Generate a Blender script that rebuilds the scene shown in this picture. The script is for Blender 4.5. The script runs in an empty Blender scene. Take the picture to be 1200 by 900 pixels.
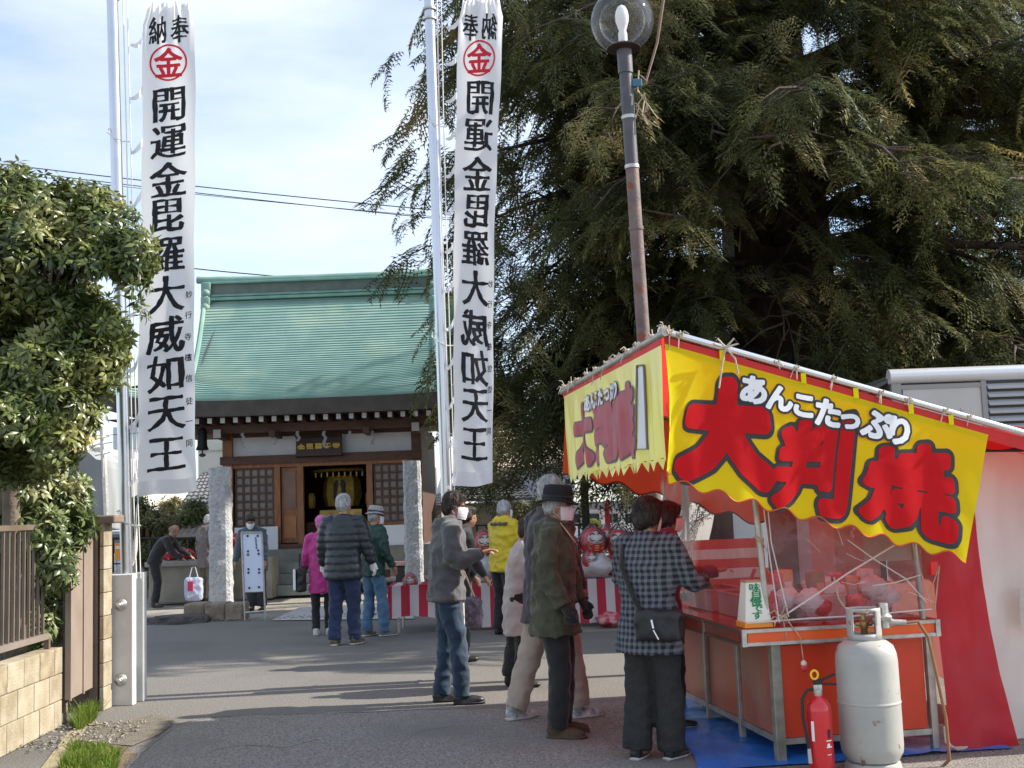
import bpy, bmesh, math, random
import numpy as np
from mathutils import Vector, Matrix, noise, Euler
R = math.radians
sc = bpy.context.scene
COL = sc.collection
rnd = random.Random(7)
nr = np.random.default_rng(11)

# ------------------------------------------------------------------ camera
F, EYE, HY = 1350.0, 1.55, 598.0
PITCH = math.atan((HY-450)/F); ROLL = R(2.1)
fw = Vector((0, math.cos(PITCH), math.sin(PITCH)))
rt0 = Vector((1, 0, 0)); up0 = Vector((0, -math.sin(PITCH), math.cos(PITCH)))
rt = rt0*math.cos(ROLL)-up0*math.sin(ROLL); up = up0*math.cos(ROLL)+rt0*math.sin(ROLL)
cam_d = bpy.data.cameras.new('camera'); cam = bpy.data.objects.new('camera', cam_d); COL.objects.link(cam)
cam_d.sensor_width = 36; cam_d.lens = 36*F/1200; cam_d.clip_end = 3000; cam_d.clip_start = 0.05
mw = Matrix.Identity(4)
for i in range(3):
    mw[i][0] = rt[i]; mw[i][1] = up[i]; mw[i][2] = -fw[i]
mw.translation = Vector((0, 0, EYE)); cam.matrix_world = mw
sc.camera = cam
def _ray(x, y): return fw*F+rt*(x-600)-up*(y-450)
def G(x, y, z=0.0):
    "where the line of sight through a photo pixel meets height z"
    d = _ray(x, y); return Vector((0, 0, EYE))+d*((z-EYE)/d.z)
def D(x, y, Y):
    "where it meets the vertical plane at distance Y"
    d = _ray(x, y); return Vector((0, 0, EYE))+d*(Y/d.y)

# ------------------------------------------------------------------ world, sun, exposure
SUN_EL, SUN_AZ = R(38), R(6)          # azimuth from +X towards +Y
sd = Vector((math.cos(SUN_EL)*math.cos(SUN_AZ), math.cos(SUN_EL)*math.sin(SUN_AZ), math.sin(SUN_EL)))
w = bpy.data.worlds.new('World'); sc.world = w; w.use_nodes = True
nt = w.node_tree; nt.nodes.clear()
out = nt.nodes.new('ShaderNodeOutputWorld'); bg = nt.nodes.new('ShaderNodeBackground')
sky = nt.nodes.new('ShaderNodeTexSky'); sky.sky_type = 'NISHITA'; sky.sun_disc = False
sky.sun_elevation = SUN_EL; sky.sun_rotation = R(90)-SUN_AZ
sky.air_density = 1.0; sky.dust_density = 0.6; sky.ozone_density = 2.0
tc = nt.nodes.new('ShaderNodeTexCoord'); mp = nt.nodes.new('ShaderNodeMapping'); mp.inputs['Scale'].default_value = (1.2, 1.2, 4.0)
mp.inputs['Location'].default_value = (0.55, 0.2, 0.1)
ns = nt.nodes.new('ShaderNodeTexNoise'); ns.inputs['Scale'].default_value = 1.5; ns.inputs['Detail'].default_value = 7; ns.inputs['Roughness'].default_value = 0.55
rp = nt.nodes.new('ShaderNodeValToRGB'); rp.color_ramp.elements[0].position = 0.36; rp.color_ramp.elements[0].color = (0.12, 0.12, 0.12, 1)
rp.color_ramp.elements[1].position = 0.72; rp.color_ramp.elements[1].color = (0.9, 0.9, 0.9, 1)
mx = nt.nodes.new('ShaderNodeMix'); mx.data_type = 'RGBA'
mx.inputs[7].default_value = (4.6, 4.8, 5.1, 1)
L = nt.links.new
L(tc.outputs['Generated'], mp.inputs[0]); L(mp.outputs[0], ns.inputs[0]); L(ns.outputs[0], rp.inputs[0])
L(rp.outputs[0], mx.inputs[0]); L(sky.outputs[0], mx.inputs[6]); L(mx.outputs[2], bg.inputs[0])
bg.inputs[1].default_value = 0.14; L(bg.outputs[0], out.inputs[0])
sl = bpy.data.lights.new('sun', 'SUN'); sl.energy = 4.4; sl.angle = R(0.8); sl.color = (1.0, 0.93, 0.82)
so = bpy.data.objects.new('sun', sl); COL.objects.link(so); so.rotation_euler = (-sd).to_track_quat('-Z', 'Y').to_euler(); so.location = (20, 0, 30)
vs = sc.view_settings; vs.view_transform = 'Standard'; vs.look = 'None'; vs.gamma = 1; vs.use_curve_mapping = False
vs.exposure = 0.92

# ------------------------------------------------------------------ materials
MATS = {}
def M(name, col, col2=None, scale=8, rough=0.7, metal=0.0, bump=0.0, bscale=40, trans=0.0, spec=0.5, stretch=(1, 1, 1), emit=None, detail=6, sheen=0, lo=0.35, hi=0.65, bstretch=None, coat=0, ramp2=None):
    """col/col2 mixed by noise, optional bump, optional translucency (thin cloth, leaves)"""
    if name in MATS: return MATS[name]
    m = bpy.data.materials.new(name); m.use_nodes = True; n = m.node_tree; n.nodes.clear(); k = n.links.new
    o = n.nodes.new('ShaderNodeOutputMaterial'); b = n.nodes.new('ShaderNodeBsdfPrincipled')
    b.inputs['Roughness'].default_value = rough; b.inputs['Metallic'].default_value = metal
    b.inputs['Specular IOR Level'].default_value = spec
    b.inputs['Base Color'].default_value = (*col, 1)
    if coat: b.inputs['Coat Weight'].default_value = coat
    if sheen: b.inputs['Sheen Weight'].default_value = sheen; b.inputs['Sheen Roughness'].default_value = .5
    t = n.nodes.new('ShaderNodeTexCoord'); mpn = n.nodes.new('ShaderNodeMapping'); mpn.inputs['Scale'].default_value = stretch; k(t.outputs['Object'], mpn.inputs[0])
    csrc = None
    if col2 is not None:
        x = n.nodes.new('ShaderNodeTexNoise'); x.inputs['Scale'].default_value = scale; x.inputs['Detail'].default_value = detail; k(mpn.outputs[0], x.inputs[0])
        r = n.nodes.new('ShaderNodeValToRGB'); r.color_ramp.elements[0].position = lo; r.color_ramp.elements[1].position = hi
        r.color_ramp.elements[0].color = (*col, 1); r.color_ramp.elements[1].color = (*col2, 1)
        k(x.outputs[0], r.inputs[0]); k(r.outputs[0], b.inputs['Base Color']); csrc = r.outputs[0]
        if ramp2:
            x2 = n.nodes.new('ShaderNodeTexNoise'); x2.inputs['Scale'].default_value = ramp2[1]; x2.inputs['Detail'].default_value = 3; k(mpn.outputs[0], x2.inputs[0])
            r2 = n.nodes.new('ShaderNodeValToRGB'); r2.color_ramp.elements[0].position = ramp2[2]; r2.color_ramp.elements[1].position = ramp2[3]
            mm = n.nodes.new('ShaderNodeMix'); mm.data_type = 'RGBA'; k(x2.outputs[0], r2.inputs[0]); k(r2.outputs[0], mm.inputs[0]); k(csrc, mm.inputs[6]); mm.inputs[7].default_value = (*ramp2[0], 1)
            csrc = mm.outputs[2]; k(csrc, b.inputs['Base Color'])
    if bump:
        y = n.nodes.new('ShaderNodeTexNoise'); y.inputs['Scale'].default_value = bscale; y.inputs['Detail'].default_value = 5
        if bstretch:
            mb = n.nodes.new('ShaderNodeMapping'); mb.inputs['Scale'].default_value = bstretch; k(t.outputs['Object'], mb.inputs[0]); k(mb.outputs[0], y.inputs[0])
        else: k(mpn.outputs[0], y.inputs[0])
        bp = n.nodes.new('ShaderNodeBump'); bp.inputs['Strength'].default_value = min(1, bump); bp.inputs['Distance'].default_value = 0.02*max(1, bump)
        k(y.outputs[0], bp.inputs['Height']); k(bp.outputs[0], b.inputs['Normal'])
    if emit: b.inputs['Emission Color'].default_value = (*emit[:3], 1); b.inputs['Emission Strength'].default_value = emit[3]
    if trans:
        tr = n.nodes.new('ShaderNodeBsdfTranslucent'); ms = n.nodes.new('ShaderNodeMixShader'); ms.inputs[0].default_value = trans
        if csrc: k(csrc, tr.inputs[0])
        else: tr.inputs[0].default_value = (*col, 1)
        k(b.outputs[0], ms.inputs[1]); k(tr.outputs[0], ms.inputs[2]); k(ms.outputs[0], o.inputs[0])
    else: k(b.outputs[0], o.inputs[0])
    MATS[name] = m; return m
def Mclear(name, tint=(1, 1, 1), refl=0.25, rough=0.12, haze=0.0, hcol=(.8, .8, .8), bump=.5, bscale=6):
    "thin clear plastic or glass: transparent + glossy by fresnel + a little milky diffuse"
    if name in MATS: return MATS[name]
    m = bpy.data.materials.new(name); m.use_nodes = True; n = m.node_tree; n.nodes.clear(); k = n.links.new
    o = n.nodes.new('ShaderNodeOutputMaterial'); tr = n.nodes.new('ShaderNodeBsdfTransparent'); tr.inputs[0].default_value = (*tint, 1)
    g = n.nodes.new('ShaderNodeBsdfGlossy'); g.inputs['Roughness'].default_value = rough
    lw = n.nodes.new('ShaderNodeLayerWeight'); lw.inputs[0].default_value = refl
    t = n.nodes.new('ShaderNodeTexCoord'); y = n.nodes.new('ShaderNodeTexNoise'); y.inputs['Scale'].default_value = bscale; y.inputs['Detail'].default_value = 4; k(t.outputs['Object'], y.inputs[0])
    bp = n.nodes.new('ShaderNodeBump'); bp.inputs['Strength'].default_value = bump; bp.inputs['Distance'].default_value = .03; k(y.outputs[0], bp.inputs['Height'])
    k(bp.outputs[0], g.inputs['Normal']); k(bp.outputs[0], lw.inputs['Normal'])
    a = n.nodes.new('ShaderNodeMixShader'); k(lw.outputs['Fresnel'], a.inputs[0]); k(tr.outputs[0], a.inputs[1]); k(g.outputs[0], a.inputs[2])
    if haze:
        d = n.nodes.new('ShaderNodeBsdfDiffuse'); d.inputs[0].default_value = (*hcol, 1); b2 = n.nodes.new('ShaderNodeMixShader'); b2.inputs[0].default_value = haze
        k(a.outputs[0], b2.inputs[1]); k(d.outputs[0], b2.inputs[2]); k(b2.outputs[0], o.inputs[0])
    else: k(a.outputs[0], o.inputs[0])
    MATS[name] = m; return m
def Mstripe(name, c1, c2, axis=0, period=.1, duty=.5, trans=0, rough=.8, check=False, phase=0):
    if name in MATS: return MATS[name]
    m = bpy.data.materials.new(name); m.use_nodes = True; n = m.node_tree; k = n.links.new
    b = n.nodes['Principled BSDF']; b.inputs['Roughness'].default_value = rough; o = n.nodes['Material Output']
    t = n.nodes.new('ShaderNodeTexCoord'); s = n.nodes.new('ShaderNodeSeparateXYZ'); k(t.outputs['Object'], s.inputs[0])
    def wave(ax, ph=0):
        a = n.nodes.new('ShaderNodeMath'); a.operation = 'MULTIPLY_ADD'; a.inputs[1].default_value = 1/period; a.inputs[2].default_value = 100+ph; k(s.outputs[ax], a.inputs[0])
        f = n.nodes.new('ShaderNodeMath'); f.operation = 'FRACT'; k(a.outputs[0], f.inputs[0])
        g = n.nodes.new('ShaderNodeMath'); g.operation = 'LESS_THAN'; g.inputs[1].default_value = duty; k(f.outputs[0], g.inputs[0]); return g.outputs[0]
    mxx = n.nodes.new('ShaderNodeMix'); mxx.data_type = 'RGBA'; mxx.inputs[6].default_value = (*c1, 1); mxx.inputs[7].default_value = (*c2, 1)
    if check:
        a = n.nodes.new('ShaderNodeMath'); a.operation = 'ADD'; k(wave(0), a.inputs[0]); k(wave(2), a.inputs[1])
        h = n.nodes.new('ShaderNodeMath'); h.operation = 'MULTIPLY'; h.inputs[1].default_value = .5; k(a.outputs[0], h.inputs[0]); k(h.outputs[0], mxx.inputs[0])
    else: k(wave(axis, phase), mxx.inputs[0])
    k(mxx.outputs[2], b.inputs['Base Color'])
    if trans:
        tr = n.nodes.new('ShaderNodeBsdfTranslucent'); ms = n.nodes.new('ShaderNodeMixShader'); ms.inputs[0].default_value = trans
        k(mxx.outputs[2], tr.inputs[0]); k(b.outputs[0], ms.inputs[1]); k(tr.outputs[0], ms.inputs[2]); k(ms.outputs[0], o.inputs[0])
    MATS[name] = m; return m

# ------------------------------------------------------------------ object helpers
def thing(name, label, cat, loc=(0, 0, 0), rz=0.0, group=None):
    o = bpy.data.objects.new(name, None); o.empty_display_size = .1; COL.objects.link(o)
    o.location = loc; o.rotation_euler = (0, 0, rz); o['label'] = label; o['category'] = cat
    if group: o['group'] = group
    return o
def tag(o, label, cat, group=None):
    o['label'] = label; o['category'] = cat
    if group: o['group'] = group
    return o
def wm(o):
    m = Matrix.Translation(o.location) @ o.rotation_euler.to_matrix().to_4x4()
    return wm(o.parent) @ m if o.parent else m
class MB:
    def __init__(s): s.v = []; s.f = []
    def add(s, vs_, fs):
        b = len(s.v); s.v += [tuple(v) for v in vs_]; s.f += [tuple(b+i for i in f) for f in fs]; return s
    def box(s, c, d, rot=None, taper=1.0):
        x, y, z = d[0]/2, d[1]/2, d[2]/2
        P = [Vector((a*x*(taper if q > 0 else 1), b*y*(taper if q > 0 else 1), q*z)) for a in (-1, 1) for b in (-1, 1) for q in (-1, 1)]
        if rot is not None:
            m = rot if isinstance(rot, Matrix) else Euler(rot).to_matrix()
            P = [m @ p for p in P]
        return s.add([p+Vector(c) for p in P], [(0, 1, 3, 2), (4, 6, 7, 5), (0, 4, 5, 1), (2, 3, 7, 6), (0, 2, 6, 4), (1, 5, 7, 3)])
    def bb(s, a, b):
        return s.box([(a[i]+b[i])/2 for i in range(3)], [abs(b[i]-a[i]) for i in range(3)])
    def bevbox(s, c, d, bv=.01, rot=None):
        bm = bmesh.new(); bmesh.ops.create_cube(bm, size=1)
        for v in bm.verts: v.co = Vector((v.co.x*d[0], v.co.y*d[1], v.co.z*d[2]))
        bmesh.ops.bevel(bm, geom=bm.edges[:]+bm.verts[:], offset=bv, segments=2, profile=.5, affect='EDGES')
        m = Euler(rot).to_matrix() if rot is not None and not isinstance(rot, Matrix) else (rot or Matrix.Identity(3))
        bm.verts.index_update()
        s.add([m @ v.co+Vector(c) for v in bm.verts], [[v.index for v in f.verts] for f in bm.faces]); bm.free(); return s
    def tube(s, pts, rad, n=8, cap=True, flat=None):
        pts = [Vector(p) for p in pts]; N = len(pts)
        if not hasattr(rad, '__len__'): rad = [rad]*N
        rings = []; prev = None
        for i, p in enumerate(pts):
            t = (pts[min(i+1, N-1)]-pts[max(i-1, 0)])
            if t.length < 1e-9: t = Vector((0, 0, 1))
            t.normalize()
            if prev is None:
                a = Vector((1, 0, 0)) if abs(t.x) < .8 else Vector((0, 1, 0))
                prev = (a-t*a.dot(t)).normalized()
            else: prev = (prev-t*prev.dot(t)).normalized()
            q = t.cross(prev); r = rad[i]
            ra, rb = (r if hasattr(r, '__len__') else (r, r))
            rings.append([p+prev*(ra*math.cos(2*math.pi*j/n))+q*(rb*math.sin(2*math.pi*j/n)) for j in range(n)])
        V = [v for r_ in rings for v in r_]; Fc = []
        for i in range(N-1):
            for j in range(n):
                Fc.append((i*n+j, i*n+(j+1) % n, (i+1)*n+(j+1) % n, (i+1)*n+j))
        if cap: Fc.append(tuple(range(n-1, -1, -1))); Fc.append(tuple((N-1)*n+j for j in range(n)))
        return s.add(V, Fc)
    def lathe(s, prof, c=(0, 0, 0), n=24, rot=None, sx=1, sy=1):
        V = []; Fc = []; m = Euler(rot).to_matrix() if rot is not None else Matrix.Identity(3)
        for r, z in prof:
            for j in range(n):
                a = 2*math.pi*j/n; V.append(m @ Vector((r*sx*math.cos(a), r*sy*math.sin(a), z))+Vector(c))
        for i in range(len(prof)-1):
            for j in range(n): Fc.append((i*n+j, i*n+(j+1) % n, (i+1)*n+(j+1) % n, (i+1)*n+j))
        Fc.append(tuple(range(n-1, -1, -1))); Fc.append(tuple((len(prof)-1)*n+j for j in range(n)))
        return s.add(V, Fc)
    def ell(s, c, r, rot=None, n=12, k=8):
        prof = [(max(1e-4, math.sin(math.pi*i/k)), -math.cos(math.pi*i/k)) for i in range(k+1)]
        V = []; Fc = []; m = Euler(rot).to_matrix() if rot is not None and not isinstance(rot, Matrix) else (rot or Matrix.Identity(3))
        for q, z in prof:
            for j in range(n):
                a = 2*math.pi*j/n; V.append(m @ Vector((q*math.cos(a)*r[0], q*math.sin(a)*r[1], z*r[2]))+Vector(c))
        for i in range(k):
            for j in range(n): Fc.append((i*n+j, i*n+(j+1) % n, (i+1)*n+(j+1) % n, (i+1)*n+j))
        Fc.append(tuple(range(n-1, -1, -1))); Fc.append(tuple(k*n+j for j in range(n)))
        return s.add(V, Fc)
    def grid(s, fn, nu, nv):
        V = [fn(i/nu, j/nv) for j in range(nv+1) for i in range(nu+1)]
        Fc = [(j*(nu+1)+i, j*(nu+1)+i+1, (j+1)*(nu+1)+i+1, (j+1)*(nu+1)+i) for j in range(nv) for i in range(nu)]
        return s.add(V, Fc)
    def prism(s, poly, z0, z1):
        n = len(poly); V = [(x, y, z0) for x, y in poly]+[(x, y, z1) for x, y in poly]
        return s.add(V, [tuple(range(n-1, -1, -1)), tuple(range(n, 2*n))]+[(i, (i+1) % n, n+(i+1) % n, n+i) for i in range(n)])
    def build(s, name, mat, parent=None, world=True, smooth=False, label=None, kind=None, loc=None, solid=0):
        me = bpy.data.meshes.new(name); V = s.v
        if parent is not None and world:
            iv = wm(parent).inverted(); V = [tuple(iv @ Vector(v)) for v in V]
        elif parent is None and loc is not None: V = [(v[0]-loc[0], v[1]-loc[1], v[2]-loc[2]) for v in V]
        me.from_pydata(V, [], s.f); me.update()
        if smooth:
            me.polygons.foreach_set('use_smooth', [True]*len(me.polygons))
            if smooth != 'all':
                me.set_sharp_from_angle(angle=R(38))
        me.materials.append(mat)
        o = bpy.data.objects.new(name, me); COL.objects.link(o)
        if parent is not None: o.parent = parent
        elif loc is not None: o.location = loc
        if label: o['label'] = label
        if kind: o['kind'] = kind
        if solid:
            md = o.modifiers.new('thickness', 'SOLIDIFY'); md.thickness = solid; md.offset = 0
        return o
def struct(name, mb, mat, smooth=False):
    return mb.build(name, mat, None, smooth=smooth, kind='structure')
def npmesh(name, V, Fq, mat, parent=None, kind=None, loc=None, smooth=False, matidx=None, mats=None):
    "mesh from numpy arrays, all faces with the same number of corners"
    me = bpy.data.meshes.new(name); n = Fq.shape[1]
    if loc is not None: V = V-np.array(loc)
    if parent is not None:
        iv = np.array(wm(parent).inverted()); V = V @ iv[:3, :3].T+iv[:3, 3]
    me.vertices.add(len(V)); me.vertices.foreach_set('co', V.astype(np.float32).ravel())
    me.loops.add(Fq.size); me.loops.foreach_set('vertex_index', Fq.astype(np.int32).ravel())
    me.polygons.add(len(Fq)); me.polygons.foreach_set('loop_start', np.arange(0, Fq.size, n, dtype=np.int32))
    me.update(calc_edges=True); me.validate()
    for m_ in (mats or [mat]): me.materials.append(m_)
    if matidx is not None: me.polygons.foreach_set('material_index', matidx.astype(np.int32))
    if smooth: me.polygons.foreach_set('use_smooth', [True]*len(Fq))
    o = bpy.data.objects.new(name, me); COL.objects.link(o)
    if parent is not None: o.parent = parent
    elif loc is not None: o.location = loc
    if kind: o['kind'] = kind
    return o
def copy_tree(o, parent=None):
    c = o.copy(); COL.objects.link(c); c.parent = parent
    for ch in list(o.children): copy_tree(ch, c)
    return c
def remesh(mb, vox, smooth=4, disp=None):
    "fuse overlapping closed shapes of an MB into one continuous skin, return MB"
    me = bpy.data.meshes.new('tmp'); me.from_pydata(mb.v, [], mb.f); o = bpy.data.objects.new('tmp', me); COL.objects.link(o)
    bm = bmesh.new(); bm.from_mesh(me); bmesh.ops.recalc_face_normals(bm, faces=bm.faces[:]); bm.to_mesh(me); bm.free()
    md = o.modifiers.new('r', 'REMESH'); md.mode = 'VOXEL'; md.voxel_size = vox
    if smooth:
        m2 = o.modifiers.new('s', 'SMOOTH'); m2.iterations = smooth; m2.factor = .5
    dg = bpy.context.evaluated_depsgraph_get(); e = o.evaluated_get(dg); me2 = bpy.data.meshes.new_from_object(e)
    r = MB(); nv = len(me2.vertices); co = np.empty(nv*3, np.float32); me2.vertices.foreach_get('co', co); co = co.reshape(-1, 3)
    if disp is not None:
        no = np.empty(nv*3, np.float32); me2.vertices.foreach_get('normal', no); no = no.reshape(-1, 3)
        dd = np.array([disp(c, q) for c, q in zip(co.tolist(), no.tolist())], np.float32); co = co+no*dd[:, None]
    r.v = [tuple(c) for c in co.tolist()]; r.f = [tuple(p.vertices) for p in me2.polygons]
    bpy.data.objects.remove(o); bpy.data.meshes.remove(me); bpy.data.meshes.remove(me2)
    return r

# ------------------------------------------------------------------ lettering: glyphs as fattened outlines, meshed finely enough to follow cloth
_gl = {}
def glyph_sdf(ch, n=84):
    "signed distance (em) of a glyph on an n x n grid covering [-.15,1.15]^2 em"
    key = (ch, n)
    if key in _gl: return _gl[key]
    c = bpy.data.curves.new('t', 'FONT'); c.body = ch; c.resolution_u = 3; o = bpy.data.objects.new('t', c); COL.objects.link(o)
    dg = bpy.context.evaluated_depsgraph_get(); me = bpy.data.meshes.new_from_object(o.evaluated_get(dg))
    me.calc_loop_triangles(); V = np.array([v.co[:2] for v in me.vertices]); T = np.array([t.vertices[:] for t in me.loop_triangles])
    bpy.data.objects.remove(o); bpy.data.curves.remove(c); bpy.data.meshes.remove(me)
    mn, mx_ = V.min(0), V.max(0); sz = 1.0
    ctr = (mn+mx_)/2; V = V-ctr+.5
    big = n*3; img = np.zeros((big, big), bool); sc_ = big/1.3
    P = (V+.15)*sc_
    for t in T:
        a, b, c_ = P[t]; x0, y0 = np.floor(np.minimum(np.minimum(a, b), c_)).astype(int); x1, y1 = np.ceil(np.maximum(np.maximum(a, b), c_)).astype(int)
        x0, y0 = max(x0, 0), max(y0, 0); x1, y1 = min(x1, big-1), min(y1, big-1)
        if x1 < x0 or y1 < y0: continue
        X, Y = np.meshgrid(np.arange(x0, x1+1)+.5, np.arange(y0, y1+1)+.5)
        def e(p, q): return (q[0]-p[0])*(Y-p[1])-(q[1]-p[1])*(X-p[0])
        w0, w1, w2 = e(a, b), e(b, c_), e(c_, a)
        img[y0:y1+1, x0:x1+1] |= ((w0 >= 0) & (w1 >= 0) & (w2 >= 0)) | ((w0 <= 0) & (w1 <= 0) & (w2 <= 0))
    edge = np.zeros_like(img); edge[1:] |= img[1:] != img[:-1]; edge[:, 1:] |= img[:, 1:] != img[:, :-1]
    ey, ex = np.nonzero(edge); E_ = np.stack([ex/sc_, ey/sc_], 1).astype(np.float32)-.15
    g = (np.arange(n)+.5)/n*1.3-.15
    gx, gy = np.meshgrid(g, g); Q = np.stack([gx.ravel(), gy.ravel()], 1).astype(np.float32)
    d = np.empty(len(Q), np.float32)
    for i in range(0, len(Q), 1500):
        d[i:i+1500] = np.sqrt(((Q[i:i+1500, None, :]-E_[None])**2).sum(2).min(1))
    inside = img[1::3, 1::3][:n, :n].ravel()
    d = np.where(inside, -d, d).reshape(n, n)
    _gl[key] = (d, g); return _gl[key]
def iso(f, gx, gy):
    "mesh of the region f<0 (2-D) -> verts, faces"
    n = f.shape[0]; V = []; Fc = []; idx = {}
    def vt(i, j):
        k = (i, j)
        if k not in idx: idx[k] = len(V); V.append((gx[i], gy[j]))
        return idx[k]
    def ed(i0, j0, i1, j1):
        k = (i0, j0, i1, j1) if (i0, j0) < (i1, j1) else (i1, j1, i0, j0)
        if k not in idx:
            a, b = f[k[1], k[0]], f[k[3], k[2]]; t = a/(a-b); idx[k] = len(V)
            V.append((gx[k[0]]*(1-t)+gx[k[2]]*t, gy[k[1]]*(1-t)+gy[k[3]]*t))
        return idx[k]
    ins = f < 0
    act = ins[:-1, :-1] | ins[1:, :-1] | ins[:-1, 1:] | ins[1:, 1:]
    for j, i in zip(*np.nonzero(act)):
        cs = [(i, j), (i+1, j), (i+1, j+1), (i, j+1)]; poly = []
        for a in range(4):
            p, q = cs[a], cs[(a+1) % 4]
            if ins[p[1], p[0]]: poly.append(vt(*p))
            if ins[p[1], p[0]] != ins[q[1], q[0]]: poly.append(ed(*p, *q))
        if len(poly) >= 3: Fc.append(poly)
    return V, Fc
def glyph(ch, fat=0.03, brush=0.0, n=84, seed=0):
    d, g = glyph_sdf(ch, n)
    f = d-fat
    if brush:
        nz = np.array([[noise.noise(Vector((x*5+seed*7.3, y*5+seed, seed*.7))) for x in g] for y in g])
        gy_, gx_ = np.gradient(d); hor = np.abs(gy_)/(np.abs(gy_)+np.abs(gx_)+1e-6)    # horizontal strokes thinner, vertical ones thicker
        f = f+brush*(nz*.9+(hor-.5)*.7)
    f[0, :] = f[-1, :] = 1; f[:, 0] = f[:, -1] = 1
    return iso(f, g, g)
def text_on(mb, ch, place, fat=.03, brush=0, n=84, seed=0, mirror=False, warp=None):
    "place(x,y) maps em coords (0..1) to 3-D"
    V, Fc = glyph(ch, fat, brush, n, seed)
    P = []
    for x, y in V:
        if warp: x, y = warp(x, y)
        if mirror: x = 1-x
        P.append(place(x, y))
    mb.add(P, Fc)
# ------------------------------------------------------------------ shared materials
asphalt = M('asphalt_old', (.132, .124, .112), (.24, .225, .205), 60, .95, bump=.8, bscale=90, detail=3, ramp2=((.125, .12, .112), .45, .5, .75))
asphalt2 = M('asphalt_patch', (.155, .145, .132), (.40, .37, .335), 75, .92, bump=1.0, bscale=90, detail=3, lo=.38, hi=.66, ramp2=((.20, .19, .175), .8, .5, .75))
conc = M('concrete', (.42, .40, .36), (.30, .28, .25), 5, .9, bump=.4, bscale=60)
concw = M('white_concrete', (.66, .65, .63), (.55, .54, .52), 4, .8, bump=.15, bscale=90)
blockm = [M('block_%d' % i, c, c2, 7, .85, bump=.35, bscale=70) for i, (c, c2) in enumerate([((.34, .285, .195), (.42, .375, .28)), ((.37, .31, .21), (.22, .17, .11)), ((.41, .365, .28), (.30, .245, .165)), ((.28, .23, .15), (.38, .33, .24))])]
mortar = M('mortar', (.33, .28, .2), (.25, .21, .15), 20, .95)
brownmetal = M('brown_painted_metal', (.13, .095, .07), (.17, .13, .1), 3, .5, bump=.1)
gatem = M('brown_gate_panel', (.24, .19, .15), (.29, .235, .19), 2.5, .55, bump=.1, bscale=8)
steel = M('polished_steel', (.62, .63, .66), (.55, .56, .6), 2, .28, .9)
alum = M('dull_aluminium', (.55, .54, .51), (.42, .40, .37), 14, .42, .8, bump=.15)
soil = M('dry_soil', (.22, .165, .11), (.13, .095, .06), 6, 1, bump=1.0, bscale=60)
gravel = M('gravel_yard', (.27, .24, .20), (.36, .33, .28), 25, 1, bump=1.0, bscale=80)
stonem = M('rough_granite', (.34, .35, .36), (.46, .47, .48), 18, .95, bump=1.6, bscale=28, detail=8)
darkrock = M('dark_rock', (.045, .04, .038), (.09, .08, .07), 5, .9, bump=1.4, bscale=14)
wooddark = M('weathered_dark_wood', (.07, .033, .022), (.11, .055, .035), 5, .7, bump=.2, stretch=(1, 1, 6))
woodred = M('reddish_wood', (.20, .078, .032), (.30, .125, .052), 4, .6, bump=.15, stretch=(6, 6, 1))
plaster = M('white_plaster', (.66, .67, .68), (.58, .59, .61), 3, .9)
copper = M('copper_patina', (.15, .27, .24), (.21, .34, .295), 1.6, .6, bump=.12, bscale=30, stretch=(1, 1, 1), lo=.3, hi=.7, ramp2=((.29, .39, .31), .8, .5, .8))
copperdk = M('copper_patina_dark', (.13, .28, .23), (.20, .37, .30), 3, .6)
tilem = M('grey_roof_tile', (.12, .12, .125), (.2, .2, .2), 9, .6, bump=.3)
rope_w = M('white_rope', (.75, .74, .70), None, rough=.9)
black = M('matt_black', (.015, .015, .016), None, rough=.6)
glassd = M('dark_window_glass', (.05, .06, .07), None, rough=.1, spec=.8)

# ------------------------------------------------------------------ ground
g = MB(); g.grid(lambda u, v: (-900+1800*u, -60+1400*v, -.02), 8, 8); struct('ground', g, gravel)
g = MB(); g.grid(lambda u, v: (-40+80*u, -20+38.3*v, 0), 20, 20); struct('road', g, asphalt)
edge_px = [(132, 925), (150, 900), (163, 884), (186, 866), (196, 858), (203, 852), (222, 846), (250, 841), (300, 838), (360, 837), (430, 835), (500, 832), (560, 831), (600, 829), (660, 826), (740, 821), (830, 815)]
pts = [G(x, y) for x, y in edge_px]
fine = []
for a, b in zip(pts[:-1], pts[1:]):
    nseg = max(2, int((b-a).length/.12))
    for i in range(nseg):
        p = a.lerp(b, i/nseg); q = noise.noise(p*5)*.035; fine.append((p.x+q*.6, p.y+q))
fine.append((pts[-1].x, pts[-1].y))
g = MB(); poly = fine+[(9, 9.6), (9, 1), (-2.4, 1), (-3.0, 6.4)]
bm = bmesh.new(); vsb = [bm.verts.new((x, y, .005)) for x, y in poly]; bm.faces.new(vsb); bmesh.ops.triangulate(bm, faces=bm.faces[:]); bm.verts.index_update()
g.add([v.co.copy() for v in bm.verts], [[v.index for v in f.verts] for f in bm.faces]); bm.free()
struct('asphalt_patch', g, asphalt2)
# pale crumbling lip of the patch
g = MB()
for i in range(len(fine)-1):
    a, b = Vector(fine[i]), Vector(fine[i+1]); wd = .012+.02*abs(noise.noise(Vector((a.x*4, a.y*4, 3))))
    d = (b-a).normalized(); nn = Vector((-d.y, d.x))
    k = len(g.v); g.add([(a.x, a.y, .009), (b.x, b.y, .009), (b.x-nn.x*wd, b.y-nn.y*wd, .009), (a.x-nn.x*wd, a.y-nn.y*wd, .009)], [(3, 2, 1, 0)])
struct('patch_edge', g, M('pale_asphalt_edge', (.32, .30, .27), (.2, .19, .18), 40, .95, bump=.8, bscale=120))
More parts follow.
